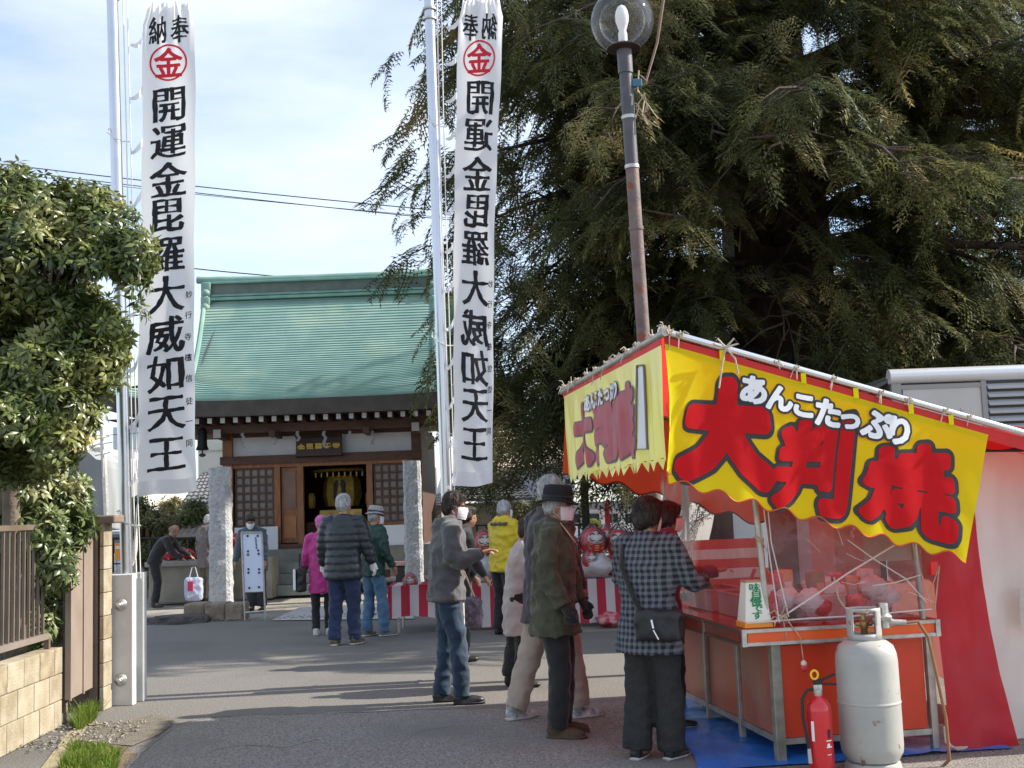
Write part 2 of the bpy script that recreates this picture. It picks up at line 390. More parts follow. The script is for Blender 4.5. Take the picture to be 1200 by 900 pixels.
# soil strip and concrete footing by the wall, grass
def sheet(name, px, z, mat, thick=None):
    P = [G(x, y) for x, y in px]; m = MB(); m.add([(p.x, p.y, z) for p in P], [tuple(range(len(P)))])
    return struct(name, m, mat)
sheet('soil_strip', [(40, 925), (135, 925), (146, 900), (158, 884), (150, 876), (128, 872), (96, 870), (82, 868)], .004, soil)
sheet('worn_apron', [(82, 866), (98, 869), (130, 873), (155, 875), (186, 862), (200, 851), (205, 843), (180, 838), (150, 846), (121, 849), (106, 841), (88, 850)], .007, M('worn_concrete', (.21, .18, .14), (.145, .13, .11), 12, .95, bump=1.0, bscale=90))
sheet('footing', [(30, 925), (52, 925), (84, 878), (104, 852), (122, 850), (104, 846), (80, 860)], .012, M('mossy_concrete', (.36, .30, .19), (.26, .23, .13), 9, .95, bump=.6, bscale=60))
sheet('stone_path', [(318, 728), (486, 726), (470, 708), (352, 712)], -.006+.02, M('pale_paving', (.38, .37, .35), (.46, .45, .43), 6, .9, bump=.3))
# shrine yard kerb of rough stones
k = thing('kerb_row', 'low brown rough stone kerb in front of the left granite pillar', 'kerb', G(255, 728))
for i, (x0, x1) in enumerate([(214, 238), (239, 262), (263, 283)]):
    a, b = G(x0, 728), G(x1, 728); m = MB(); m.bevbox(((a.x+b.x)/2, a.y+.25, .13), (b.x-a.x-.02, .5, .27), .03)
    m.build('kerb_stone', M('brown_stone', (.20, .155, .11), (.29, .24, .18), 9, .95, bump=1.0, bscale=30), k)
def grass(name, px, n, h, label=None):
    P = [G(x, y) for x, y in px]; xs = [p.x for p in P]; ys = [p.y for p in P]; V = []; Q = []
    def inside(x, y):
        c = False
        for i in range(len(P)):
            a, b = P[i], P[i-1]
            if (a.y > y) != (b.y > y) and x < (b.x-a.x)*(y-a.y)/(b.y-a.y)+a.x: c = not c
        return c
    while len(Q) < n:
        x, y = rnd.uniform(min(xs), max(xs)), rnd.uniform(min(ys), max(ys))
        if not inside(x, y): continue
        a = rnd.uniform(0, 6.28); hh = h*rnd.uniform(.4, 1.15)*(.6+.7*abs(noise.noise(Vector((x*4, y*4, 0)))*2)); w_ = .004; lx, ly = rnd.gauss(0, .4)*hh, rnd.gauss(0, .4)*hh
        dx, dy = math.cos(a)*w_, math.sin(a)*w_; b = len(V)
        V += [(x-dx, y-dy, 0), (x+dx, y+dy, 0), (x+lx+dx*.3, y+ly+dy*.3, hh), (x+lx-dx*.3, y+ly-dy*.3, hh)]; Q.append((b, b+1, b+2, b+3))
    o = npmesh(name, np.array(V), np.array(Q), M('grass_blade', (.10, .17, .02), (.20, .26, .05), 9, .6, trans=.35, spec=.2), kind='stuff')
    o['label'] = label; o['category'] = 'grass'; return o
grass('grass', [(30, 930), (62, 925), (84, 880), (122, 876), (140, 886), (135, 905), (118, 930)], 6500, .075, 'bright green grass at the foot of the cream block wall')
grass('grass', [(84, 852), (96, 843), (108, 838), (110, 848), (92, 858)], 900, .14, 'small tuft of grass behind the brown gate panel')
for i, P_ in enumerate([[(420, 905), (436, 884), (470, 872), (492, 858), (530, 852)], [(250, 880), (290, 874), (330, 878), (372, 868)], [(560, 905), (572, 886), (566, 868)]]):
    q_ = [G(*p_) for p_ in P_]; V = []; m = MB(); n_ = 40
    for j in range(n_+1):
        f = j/n_*(len(q_)-1); a = min(len(q_)-2, int(f)); p_ = q_[a].lerp(q_[a+1], f-a); w_ = .003+.003*abs(noise.noise(p_*9)); o_ = .03*noise.noise(p_*6+Vector((i*3, 0, 0))); V += [(p_.x+o_, p_.y-w_+o_, .0075), (p_.x+o_, p_.y+w_+o_, .0075)]
    m.add(V, [(2*j, 2*j+2, 2*j+3, 2*j+1) for j in range(n_)]); struct('road_crack', m, M('crack_dark', (.05, .048, .045), None, rough=1))
# scattered grit along the street edge
V = []; Q = []
for i in range(1500):
    t = rnd.random(); x = -7.5+6.2*t; y = 18.25+rnd.gauss(0, .12)
    if i > 900: x, y = rnd.uniform(-3.9, -2.9), rnd.uniform(8.2, 9.3)
    s_ = rnd.uniform(.008, .03); b = len(V); p = [Vector((rnd.gauss(0, 1), rnd.gauss(0, 1), abs(rnd.gauss(0, 1)))).normalized()*s_ for _ in range(4)]
    V += [(x+q.x, y+q.y, q.z*.8+.01) for q in p]; Q += [(b, b+1, b+2), (b, b+2, b+3), (b, b+3, b+1), (b+1, b+3, b+2)]
o = npmesh('grit', np.array(V), np.array(Q), M('grit', (.4, .37, .33), (.2, .18, .16), 3, .9), kind='stuff'); o['label'] = 'small stones scattered along the street edge'; o['category'] = 'gravel'

# ------------------------------------------------------------------ left block wall with steel fence
W0, W1 = Vector((-3.47, 5.2, 0)), Vector((-3.60, 9.22, 0)); wd = (W1-W0).normalized(); wl = (W1-W0).length; wnr = Vector((wd.y, -wd.x, 0))
wall = thing('block_wall', 'low cream concrete block wall at the left edge under the brown steel fence', 'wall', W0)
def wp(s, off, z): return W0+wd*s+wnr*off+Vector((0, 0, z))
wrot = Matrix((wd, -wnr, Vector((0, 0, 1)))).transposed()
m = MB(); m.box(wp(wl/2, -.085, .30), (wl-.01, .13, .60), wrot); m.build('wall_core', mortar, wall)
bh = .205; bl = .30
for r_ in range(3):
    off = (bl/2 if r_ % 2 else .04)
    s_ = -off
    while s_ < wl-.03:
        a, b = max(0, s_), min(wl, s_+bl)
        if b-a > .04:
            mm = MB(); z0 = r_*bh+.002
            mm.bevbox(wp((a+b)/2, -.085+rnd.uniform(-.001, .001), z0+bh/2), (b-a-.009, .152+rnd.uniform(-.002, .002), bh-.009), .004, wrot)
            mm.build('block', blockm[rnd.randrange(4)], wall)
        s_ += bl
fence = thing('steel_fence', 'dark brown vertical bar fence standing on the cream block wall', 'fence', wp(0, -.08, .62))
m = MB(); m.box(wp(wl/2-.1, -.085, 1.555), (wl-.1, .05, .04), wrot); m.build('top_rail', brownmetal, fence)
m = MB(); m.box(wp(wl/2-.1, -.085, .715), (wl-.1, .055, .045), wrot); m.build('bottom_rail', M('grey_brown_metal', (.20, .17, .145), (.25, .21, .18), 3, .5), fence)
barmb = None
for i in range(int((wl-.2)/.095)):
    s_ = .1+i*.095; m = MB(); m.box(wp(s_, -.085, 1.13), (.02, .02, .80), wrot); m.build('bar', brownmetal, fence)
for s_ in (.5, 1.7, 2.9, 3.9):
    m = MB(); m.box(wp(s_, -.085, .66), (.04, .04, .09), wrot); m.build('fence_foot', brownmetal, fence)
# gate panel, post, capped block pier
gt = thing('side_gate', 'brown sheet metal gate panel beyond the end of the block wall', 'gate', G(80, 862))
pa, pb = Vector((-3.58, 9.24, 0)), Vector((-3.64, 9.95, 0))
dd = (pb-pa).normalized(); rr = Matrix((dd, Vector((-dd.y, dd.x, 0)), Vector((0, 0, 1)))).transposed(); L_ = (pb-pa).length
m = MB(); c0 = (pa+pb)/2; m.box(c0+Vector((0, 0, .88)), (L_, .035, 1.36), rr); m.build('panel', gatem, gt)
for q in (.02, .52, .98):
    m = MB(); m.box(pa.lerp(pb, q)+Vector((.022, 0, .88)), (.03, .014, 1.38), rr); m.build('panel_rib', gatem, gt)
ps = thing('gate_post', 'square dark brown steel gate post', 'post', D(106, 835, 9.98)*1)
ps.location.z = 0; m = MB(); c = D(106, 700, 9.9); m.bevbox((c.x+.02, 9.95, .72), (.075, .075, 1.44), .006); m.build('post_shaft', brownmetal, ps); m = MB(); m.bevbox((c.x+.02, 9.95, 1.45), (.09, .09, .03), .006); m.build('post_cap', brownmetal, ps)
pier = thing('block_pier', 'brown capped pier with a sunlit cream block edge beside the gate post', 'wall', (-3.42, 9.95, 0))
for i in range(8):
    z0 = i*.196; m = MB(); m.bevbox((-3.545, 10.0, z0+.098), (.035, .20, .19), .004); m.build('block', blockm[(i*3) % 4], pier)
m = MB(); m.box((-4.06, 10.02, .785), (1.0, .14, 1.57)); m.build('side_wall', M('shaded_brown_wall', (.135, .105, .085), (.17, .135, .11), 5, .9, bump=.4), pier)  # shade of the camera-facing side is put into this dark brown
m = MB(); m.bevbox((-3.98, 10.01, 1.60), (1.10, .25, .07), .015); m.build('coping', M('coping_brown', (.17, .12, .09), (.22, .17, .13), 6, .8), pier)
# little rusty garden thing seen through the bars
rs = thing('orange_planter', 'faded orange planter half hidden behind the fence bars', 'planter', (-4.6, 8.9, 0)); m = MB(); m.lathe([(.12, .5), (.14, .52), (.17, 1.25), (.18, 1.27), (.16, 1.28)], (-4.55, 8.9, 0), 16); m.build('pot', M('faded_orange', (.55, .22, .10), (.4, .15, .07), 8, .7), rs, smooth=True)
m = MB(); m.bevbox((-4.55, 8.9, .25), (.3, .3, .5), .02); m.build('pot_stand', conc, rs)

# ------------------------------------------------------------------ flag poles
def pole_base(base, name, label, s=1.0, mat=concw, rz=0.0):
    t = thing(name, label, 'pole base', base, rz)
    for j, (dx, dy, ww, dp) in enumerate([(0, 0, .205, .10), (.035, .20, .19, .10)]):
        m = MB(); m.bevbox((dx, dy, .56*s), (ww, dp, 1.12*s), .008); m.build('slab', mat, t, world=False)
    for z in (.22*s, .86*s):
        m = MB(); m.lathe([(.001, .0), (.05, .0), (.055, .006), (.05, .014), (.03, .022), (.024, .03), (.001, .034)], (0, -.051, z), 20, (R(90), 0, 0)); m.build('bolt_plate', alum, t, world=False, smooth=True)
        m = MB(); m.lathe([(.001, 0), (.02, 0), (.02, .022), (.012, .028), (.001, .028)], (0, -.085, z), 6, (R(90), 0, 0)); m.build('bolt_head', steel, t, world=False)
        m = MB(); m.tube([(0, -.04, z), (.02, .30, z)], .012, 8); m.build('bolt_rod', alum, t, world=False)
    return t
def banner(name, label, X0t, X1t, zt, X0b, X1b, zb, Y, mirror, seed, pole_top, pole_bot):
    t = thing(name, label, 'banner', (X0b, Y, zb), 0, 'tall white prayer banners on poles')
    def surf(u, v):              # u 0..1 left-right, v 0..1 top-bottom
        x = (X0t*(1-v)+X0b*v)*(1-u)+(X1t*(1-v)+X1b*v)*u; z = zt*(1-v)+zb*v
        gath = max(0, 1-v/.045)
        y = Y+.030*math.sin(u*2.2+v*5+seed)*(.3+v)+.008*math.sin(u*7-v*9+seed*2)*(.4+u)+.018*gath*math.sin(u*34)+.02*max(0, .12-v)/.12*math.sin(u*22+1)
        x += .008*math.sin(v*7+seed)+.004*math.sin(v*31+u*2)-(u-.5)*.10*gath**.7+.012*math.sin(v*4.1+2*seed)*u
        z += .012*math.sin(u*6+seed)*v*0.9+(.045*u*v if not mirror else .02*u*v)-gath*.03*abs(math.sin(u*17))
        return Vector((x, y, z))
    m = MB(); m.grid(surf, 40, 170)
    o = m.build('banner_cloth', M('banner_cloth', (.95, .95, .96), (.93, .93, .95), 3, .8, trans=.6, spec=.1, bump=.1, bscale=9), t, smooth='all')
    m = MB(); m.grid(lambda u, v: surf(u, .972+.028*v)+Vector((0, -.004, 0)), 40, 4); m.build('hem', M('banner_hem', (.80, .80, .84), None, rough=.8, trans=.3), t, smooth='all')
    return t, surf
inkm = M('black_ink', (.018, .018, .022), (.03, .03, .036), 20, .8, trans=.1, spec=.2); redink = M('red_ink', (.62, .02, .04), None, rough=.8, trans=.25)
def letter_banner(t, surf, mirror, rows, Wd, Ht, side):
    # rows: (char, v centre, u centre, width fraction, height in v)
    m = MB(); mr = MB()
    for i, (ch, vc, uc, wu, hv, fat, col) in enumerate(rows):
        def place(x, y, vc=vc, uc=uc, wu=wu, hv=hv):
            # brush slant: strokes rise to the right
            yy = y+.09*(x-.5)-.03*(x-.5)**2
            u = uc+(x-.5)*wu
            if mirror: u = 1-u
            p = surf(u, vc-(yy-.5)*hv); return p+Vector((0, -.006, 0))
        m = MB(); text_on(m, ch, place, fat, .034 if hv > .03 else 0, 84 if hv > .03 else 40, seed=i)
        if mirror: m.f = [tuple(reversed(f)) for f in m.f]
        m.build('brush_character', inkm, t)
    # the circled character
    return mr
def banner_rows(v0, vs_big, uc=.52):
    rows = [('納', v0, .29, .36, .062, .016, 0), ('奉', v0, .72, .36, .062, .016, 0)]
    for ch, v in zip('開運金毘羅大威如天王', vs_big): rows.append((ch, v, uc, .70, .077, .019, 0))
    return rows
def ring(surf, vc, uc, ru, rv, wdt, mirror):
    m = MB(); n = 64; V = []; Fc = []
    for i in range(n):
        a = 2*math.pi*i/n
        for k_ in (1, 1-wdt):
            u = uc+math.cos(a)*ru*k_; u = 1-u if mirror else u
            V.append(surf(u, vc+math.sin(a)*rv*k_)+Vector((0, -.006, 0)))
    for i in range(n): j = (i+1) % n; Fc.append((2*i, 2*j, 2*j+1, 2*i+1))
    return m.add(V, Fc)
def make_banner(side, X0t, X1t, zt, X0b, X1b, zb, Y, mirror, ytop, ybot, ys, label, yline):
    t, surf = banner('prayer_banner', label, X0t, X1t, zt, X0b, X1b, zb, Y, mirror, 1.3 if side else .2, None, None)
    vv = lambda y: (y-ytop)/(ybot-ytop)
    rows = banner_rows(vv(yline[0]), [vv(y) for y in ys], .5 if not side else .46)
    letter_banner(t, surf, mirror, rows, 0, 0, side)
    mr = MB(); vc = vv(yline[1])
    def place(x, y):
        u = .5+(x-.5)*.56; u = 1-u if mirror else u
        return surf(u, vc-(y-.5)*.066)+Vector((0, -.006, 0))
    text_on(mr, '金', place, .022, .008, 84)
    mr.build('circled_character', redink, t); ring(surf, vc, .5, .36, .0385, .10, mirror).build('circle', redink, t)
    # small column of donor characters by the right edge
    ms = MB()
    for ch, y in zip('妙行寺檀信徒一同', yline[2]):
        v_ = vv(y)
        def pl(x, y_, v_=v_):
            u = .905+(x-.5)*(-.125 if mirror else .125)
            return surf(u, v_-(y_-.5)*.0155)+Vector((0, -.006, 0))
        text_on(ms, ch, pl, .012, 0, 40)
    ms.build('small_lettering', inkm, t)
    return t, surf
# left pole
lb = G(150, 826); pole_base(Vector((lb.x-.045, lb.y, 0)), 'pole_base', 'white concrete slab pair with two round bolts holding the left flagpole')
def pole(name, label, p0, p1, r0, r1, joints):
    t = thing(name, label, 'flagpole', p0)
    m = MB(); m.tube([p0, p1], [r0, r1], 20); m.build('pole_shaft', steel, t, smooth=True)
    for q in joints:
        c = p0.lerp(p1, q); d = (p1-p0).normalized()
        for dz in (0, .1): m = MB(); m.tube([c+d*dz, c+d*(dz+.022)], r0*1.18, 20); m.build('joint_collar', alum, t, smooth=True)
    return t
Yl = lb.y+.14
a, b = D(152, 690, Yl), D(132, 0, Yl); top = a+(b-a)*1.22; a0 = a.copy(); a0.z = .35; 
pL = pole('flagpole', 'polished steel flagpole on the left rising from white slabs', Vector((a.x, Yl, .3)), top, .056, .05, [.838])
Y = Yl-.05
p = D(166, 0, Y), D(226, 0, Y); q = D(163, 583, Y), D(230, 579, Y)
LBt, LBs = make_banner(0, p[0].x, p[1].x, p[0].z-.02, q[0].x, q[1].x, q[0].z, Y, False, 3, 583, [129, 174, 219, 262, 309, 355, 402, 446, 492, 538], 'tall white banner readable from the front on the left flagpole', (38, 78, [357, 381, 406, 430, 454, 480, 503, 528]))
# right pole
rb = G(534, 800); rbase = pole_base(Vector((rb.x-.04, rb.y, 0)), 'pole_base', 'weathered white slab pair behind the grey hoodie man holding the right flagpole', 1.18, M('weathered_white', (.60, .58, .53), (.36, .32, .26), 7, .85, bump=.5, bscale=60, lo=.5, hi=.8), 0)
Yr = rb.y+.14
a, b = D(527, 660, Yr), D(503, 0, Yr); top = a+(b-a)*1.18
pR = pole('flagpole', 'polished steel flagpole behind the man in the grey hoodie', Vector((a.x, Yr, .3)), top, .058, .05, [.835])
Y = Yr-.05
p = D(536, 0, Y), D(589, 0, Y); q = D(530, 571, Y), D(575, 566, Y)
RBt, RBs = make_banner(1, p[0].x, p[1].x, p[0].z+.03, q[0].x, q[1].x, q[0].z, Y, True, -3, 571, [121, 166, 212, 256, 300, 346, 392, 437, 481, 524], 'tall white banner with mirrored characters on the right flagpole', (34, 73, [343, 366, 390, 415, 440, 464, 488, 512]))
# ropes and ties (belong to the poles' rigging)
def rig(t, surf, px, cloth_px, Y, ties, label):
    rg = thing('halyard', label, 'rope', D(*px[-1], Y))
    m = MB(); m.tube([D(x, y, Y) for x, y in px], .006, 6); m.build('rope', rope_w, rg, smooth=True)
    m = MB(); m.tube([D(x+5, y, Y+.03) for x, y in px], .005, 6); m.build('rope', rope_w, rg, smooth=True)
    return rg
rig(LBt, LBs, [(144, 0), (148, 150), (151, 300), (153, 450), (157, 600), (160, 678)], None, Yl-.07, None, 'white halyard ropes hanging beside the left flagpole')
rig(RBt, RBs, [(512, 0), (515, 150), (519, 300), (524, 450), (528, 585)], None, Yr-.07, None, 'white halyard ropes hanging beside the right flagpole')
clm = M('tie_cloth', (.8, .8, .83), None, rough=.8, trans=.4)
for i in range(13):                                       # cloth tabs from banner edge to the rope
    v_ = .05+i*.078
    s_ = RBs(0, v_); e = D(517+8*v_, 0, Yr-.06); y_px = 0
    e = Vector((s_.x-(.115-.05*v_), Yr-.07, s_.z-.075)); m = MB()
    m.grid(lambda u, w_: s_.lerp(e, u)+Vector((0, -.004+.01*math.sin(u*6+i), (.5-w_)*(.05*(1-u)+.02)-.03*math.sin(u*3.1))), 8, 2); m.build('tie_tab', clm, RBt)
for i in range(9):
    v_ = .07+i*.11
    s_ = LBs(0, v_); e = Vector((s_.x-(.10), Yl-.07, s_.z-.10)); m = MB()
    m.grid(lambda u, w_: s_.lerp(e, u)+Vector((0, -.004+.02*math.sin(u*6+i), (.5-w_)*(.06*(1-u)+.02)-.05*math.sin(u*3.1))), 8, 2); m.build('tie_tab', clm, LBt)
for (nm, T_, x, y, Y_) in (('a', pL, 138, 160, Yl), ('b', pL, 150, 607, Yl), ('c', pR, 508, 143, Yr), ('d', pR, 516, 398, Yr)):
    c = D(x, y, Y_); m = MB(); m.tube([c+Vector((-.07, -.03, .07)), c+Vector((-.075, -.07, .02)), c+Vector((0, -.09, -.04)), c+Vector((.07, -.06, -.07)), c+Vector((.13, -.05, -.07))], .006, 6); m.build('pole_loop', rope_w, T_, smooth=True)
m = MB(); c = D(158, 650, Yl-.08)
cp = [c+Vector((.02*math.sin(i*.9), .012*math.cos(i*.9), .16-.0028*i*1.5+.10*math.sin(i*.9+.5))) for i in range(46)]; m.tube(cp, .006, 5); m.build('coiled_rope', rope_w, pL, smooth=True)
m = MB(); c1, c2 = LBs(.02, .985), D(160, 598, Yl-.08); m.tube([c1, c1.lerp(c2, .5)+Vector((0, 0, -.03)), c2, D(159, 640, Yl-.08)], .006, 5); m.build('corner_rope', rope_w, LBt, smooth=True)
# ------------------------------------------------------------------ the shrine
CX, YB, YC = -3.98, 24.0, 26.0
shr = thing('shrine_hall', 'small wooden shrine hall with green copper roof and white plaster band', 'shrine', (CX, YC, 0))
def X(px): return (px-379)/1350*YB+CX                      # facade columns, metres
def smooth(a, b, x): t = min(1, max(0, (x-a)/(b-a))); return t*t*(3-2*t)
ZR, ZE, YR, YE = 6.55, 3.90, YC-.12, 22.55
def rp_(u, t, lift=0):                                       # front roof surface, u -1..1, t 0 ridge..1 eave
    w_ = 2.67-.20*t+1.72*smooth(.78, 1.02, t)**1.1
    z = ZR+(ZE-ZR)*(t+.42*t*(1-t)); y = YR+(YE-YR)*t
    z += .26*(abs(u)**4)*t**3
    cshift = -.33*(1-t)
    return Vector((CX+cshift+u*w_, y, z+lift))
NCR = 46
for k_ in range(NCR):
    t0, t1 = k_/NCR, (k_+1)/NCR; m = MB(); nx = 24; V = []
    for i in range(nx+1):
        u = -1+2*i/nx; a, b = rp_(u, t0, .006), rp_(u, t1+.002, .034); c = rp_(u, t1+.002, -.004)
        wv = .004*noise.noise(Vector((u*7, k_*1.7, 0))); V += [a, b+Vector((0, 0, wv)), c]
    Fc = []
    for i in range(nx):
        j = 3*i; Fc += [(j, j+1, j+4, j+3), (j+1, j+2, j+5, j+4)]
    m.add(V, Fc); m.build('roof_course', copper, shr)
# side skirts, gable, back slope
m = MB()
for s_ in (-1, 1):
    P = [rp_(s_, 1), rp_(s_, .70), Vector((CX-.05+s_*2.42, YC+2.0, rp_(0, .70).z)), Vector((CX+s_*4.28, YC+3.4, rp_(0, 1).z+.2))]
    m.add(P, [(0, 1, 2, 3)])
m.grid(lambda u, v: Vector((2*(CX)-rp_(1-2*u, v).x, 2*YC-rp_(1-2*u, v).y, rp_(1-2*u, v).z)), 12, 12)
m.build('rear_roof', copperdk, shr)
m = MB()
for s_ in (-1, 1): m.add([Vector((CX+s_*2.42-.1, YC-2.3, 4.6)), Vector((CX+s_*2.42-.1, YC+2.3, 4.6)), Vector((CX+s_*2.42-.1, YC, 6.5))], [(0, 1, 2)])
m.build('gable_wall', wooddark, shr)
# verge rolls down the edge of the main slope
for s_ in (-1, 1):
    m = MB(); m.tube([rp_(s_*.985, t/14*.72, .03) for t in range(15)], .055, 8); m.build('verge_roll', copper, shr, smooth=True)
# ridge
rx0, rx1 = CX-.31-2.45, CX-.31+2.45
m = MB(); m.bevbox((CX-.31, YC-.02, 6.78), (5.2, .34, .30), .02); m.build('ridge_box', M('ridge_grey_green', (.085, .115, .10), (.13, .16, .14), 4, .6), shr)
for z, w_, h in ((6.56, .50, .07), (6.64, .42, .05), (6.935, .46, .05)): m = MB(); m.bevbox((CX-.31, YC-.02, z), (5.26, w_, h), .01); m.build('ridge_band', copperdk, shr)
m = MB(); m.tube([(CX-.31+x*2.84, YC-.02, 7.0+.06*abs(x)**4) for x in [i/12-1 for i in range(25)]], [.10 if abs(i-12) < 11 else .085 for i in range(25)], 12); m.build('ridge_cap', copper, shr, smooth=True)
for s_ in (-1, 1):
    m = MB(); xx = CX-.31+s_*2.58
    m.bevbox((xx, YC-.06, 6.78), (.22, .46, .34), .03); m.ell((xx, YC-.2, 6.52), (.13, .16, .15)); m.ell((xx, YC-.2, 6.70), (.12, .16, .11)); m.ell((xx, YC-.28, 6.36), (.12, .12, .12)); m.bevbox((xx, YC-.25, 6.45), (.20, .2, .3), .02)
    m.build('ridge_end_ornament', copper, shr, smooth=True)
# fascia following the eave, soffit, rafters with white painted tips
fas = M('dark_fascia', (.045, .038, .034), (.075, .06, .05), 4, .6)
m = MB(); n_ = 30; V = []
for i in range(n_+1):
    u = -1+2*i/n_; p = rp_(u, 1); V += [p+Vector((0, -.01, -.005)), p+Vector((0, .02, -.31-.03*abs(u)**3)), p+Vector((0, .16, -.31-.03*abs(u)**3)), p+Vector((0, .16, -.02))]
Fc = []
for i in range(n_):
    for j in range(4): Fc.append((4*i+j, 4*i+(j+1) % 4, 4*i+4+(j+1) % 4, 4*i+4+j))
m.add(V, Fc); m.build('fascia', fas, shr)
for s_ in (-1, 1):
    a, b = rp_(s_, 1), Vector((CX+s_*4.28, YC+3.4, rp_(0, 1).z+.2)); m = MB(); m.add([a, b, b+Vector((0, 0, -.3)), a+Vector((0, 0, -.3))], [(0, 1, 2, 3)]); m.build('side_fascia', fas, shr, solid=.1)
m = MB(); zz = 3.62
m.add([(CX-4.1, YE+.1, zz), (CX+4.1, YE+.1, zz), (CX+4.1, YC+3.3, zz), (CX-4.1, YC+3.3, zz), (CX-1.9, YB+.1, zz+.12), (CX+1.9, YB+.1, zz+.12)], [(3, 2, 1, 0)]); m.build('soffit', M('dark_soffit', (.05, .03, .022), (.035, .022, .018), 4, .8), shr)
for i in range(27):
    x = CX-3.33+i*.256
    m = MB(); m.box((x, YE+1.05, 3.535), (.085, 1.55, .10)); f_ = m.build('rafter', wooddark, shr)
    m = MB(); m.box((x, YE+.262, 3.535), (.088, .022, .104)); m.build('rafter_tip', plaster, f_)
# brackets & purlin
m = MB(); m.box((CX, YB-.55, 3.40), (7.2, .16, .17)); m.build('purlin', wooddark, shr)
for x in (-2.0, -.9, 1.0, 2.0):
    m = MB(); m.box((CX+x, YB-.42, 3.27), (.12, .75, .13)); m.box((CX+x, YB-.60, 3.33), (.2, .16, .08)); m.build('bracket', wooddark, shr)
for x in (-2.0, 2.0): m = MB(); m.box((CX+x, YB-.82, 3.30), (.15, .03, .17)); m.build('bracket_end', M('pale_end_grain', (.42, .40, .38), None), shr)
# frame
def fb(name, x0, x1, z0, z1, y0, y1, mat, label=None): m = MB(); m.bb((x0, y0, z0), (x1, y1, z1)); return m.build(name, mat, shr, label=label)
fb('plaster_band', X(272), X(486), 2.86, 3.26, YB+.02, YB+.08, plaster)
fb('lintel', X(259), X(495), 2.70, 2.87, YB-.10, YB+.10, wooddark)
fb('head_beam', X(262), X(492), 3.26, 3.42, YB-.05, YB+.12, wooddark)
fb('corner_post', X(261.5), X(273), 1.0, 3.4, YB-.06, YB+.16, woodred); fb('corner_post', X(482.5), X(494), 1.0, 3.4, YB-.06, YB+.16, wooddark)
for x in (321, 348, 429): fb('door_post', X(x), X(x+7), 1.02, 2.70, YB-.03, YB+.1, woodred)
fb('sill', X(262), X(494), .93, 1.03, YB-.09, YB+.12, wooddark); 
fb('door_head', X(273), X(482), 2.62, 2.70, YB-.02, YB+.11, woodred)
screen = M('lattice_backing', (.17, .12, .10), (.23, .17, .14), 2, .8); bar_m = M('lattice_bar', (.10, .055, .035), None, rough=.7)
def lattice(x0, x1, z0, z1, nc, nrw, mat):
    f_ = fb('lattice_panel', x0, x1, z0, z1, YB+.03, YB+.05, mat)
    cw, chh = (x1-x0)/nc, (z1-z0)/nrw
    for i in range(nc):
        for j in range(nrw):
            m = MB(); m.box((x0+(i+.5)*cw, YB+.02, z0+(j+.5)*chh), (cw*.66, .012, chh*.66)); m.build('pane', M('lattice_pane', (.20, .17, .155), (.14, .11, .10), 3, .35), f_)
    m = MB()
    for i in range(nc+1): m.box((x0+i*cw, YB+.005, (z0+z1)/2), (.022, .02, z1-z0))
    for j in range(nrw+1): m.box(((x0+x1)/2, YB+.001, z0+j*chh), (x1-x0, .02, .022))
    o = m.build('lattice_bars', bar_m, f_)
lattice(X(276), X(320), 1.42, 2.60, 5, 7, screen); lattice(X(438), X(473), 1.42, 2.60, 4, 7, screen)
fb('lower_panel', X(273), X(321), 1.03, 1.42, YB+.01, YB+.05, woodred); fb('lower_panel', X(436), X(482), 1.30, 1.42, YB+.0, YB+.05, woodred); fb('corner_panel', X(473), X(482.5), 1.42, 2.62, YB+.02, YB+.05, wooddark)
d_ = fb('sliding_door', X(329), X(348), 1.05, 2.61, YB+.05, YB+.09, woodred, 'open reddish sliding door with dark glass')
m = MB(); m.bb((X(331.5), YB+.035, 1.75), (X(345.5), YB+.046, 2.52)); m.build('door_glass', M('door_glass', (.20, .11, .07), (.13, .07, .05), 2, .3), d_)
m = MB(); m.bb((X(331.5), YB+.035, 1.15), (X(345.5), YB+.046, 1.6)); m.build('door_panel', M('orange_wood', (.38, .16, .06), (.30, .12, .045), 4, .6), d_)
fb('white_board', X(276), X(326), .62, 1.40, YB-.16, YB-.11, M('white_board', (.62, .66, .72), None, rough=.5)); fb('white_board', X(437), X(484), .60, 1.34, YB-.16, YB-.11, M('white_board', (.62, .66, .72), None))
fb('side_wall', CX-2.06, CX-2.0, .3, 3.4, YB+.1, YC+2, wooddark); fb('side_wall', CX+1.98, CX+2.04, .3, 3.4, YB+.1, YC+2, wooddark); fb('back_wall', CX-2, CX+2, .3, 3.5, YC+1.9, YC+2, wooddark)
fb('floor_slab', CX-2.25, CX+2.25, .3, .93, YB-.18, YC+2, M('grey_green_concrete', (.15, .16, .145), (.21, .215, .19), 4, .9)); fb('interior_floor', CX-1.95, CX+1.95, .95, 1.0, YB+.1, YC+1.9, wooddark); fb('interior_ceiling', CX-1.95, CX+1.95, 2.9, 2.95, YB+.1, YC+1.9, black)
for x0, x1 in ((310, 372),):
    for i in range(3): fb('step', X(x0)-.05, X(x1)+.6, .04+.21*i, .25+.21*i-.01, YB-.95+.26*i, YB-.2, M('step_concrete', (.19, .21, .19), (.26, .27, .245), 5, .9))
fb('foot_board', X(455), X(479), .52, .60, YB-.36, YB-.18, M('red_white_step', (.4, .2, .18), (.5, .4, .38), 30, .8)); fb('vent_box', X(462), X(478), .05, .5, YB-.30, YB-.2, black)
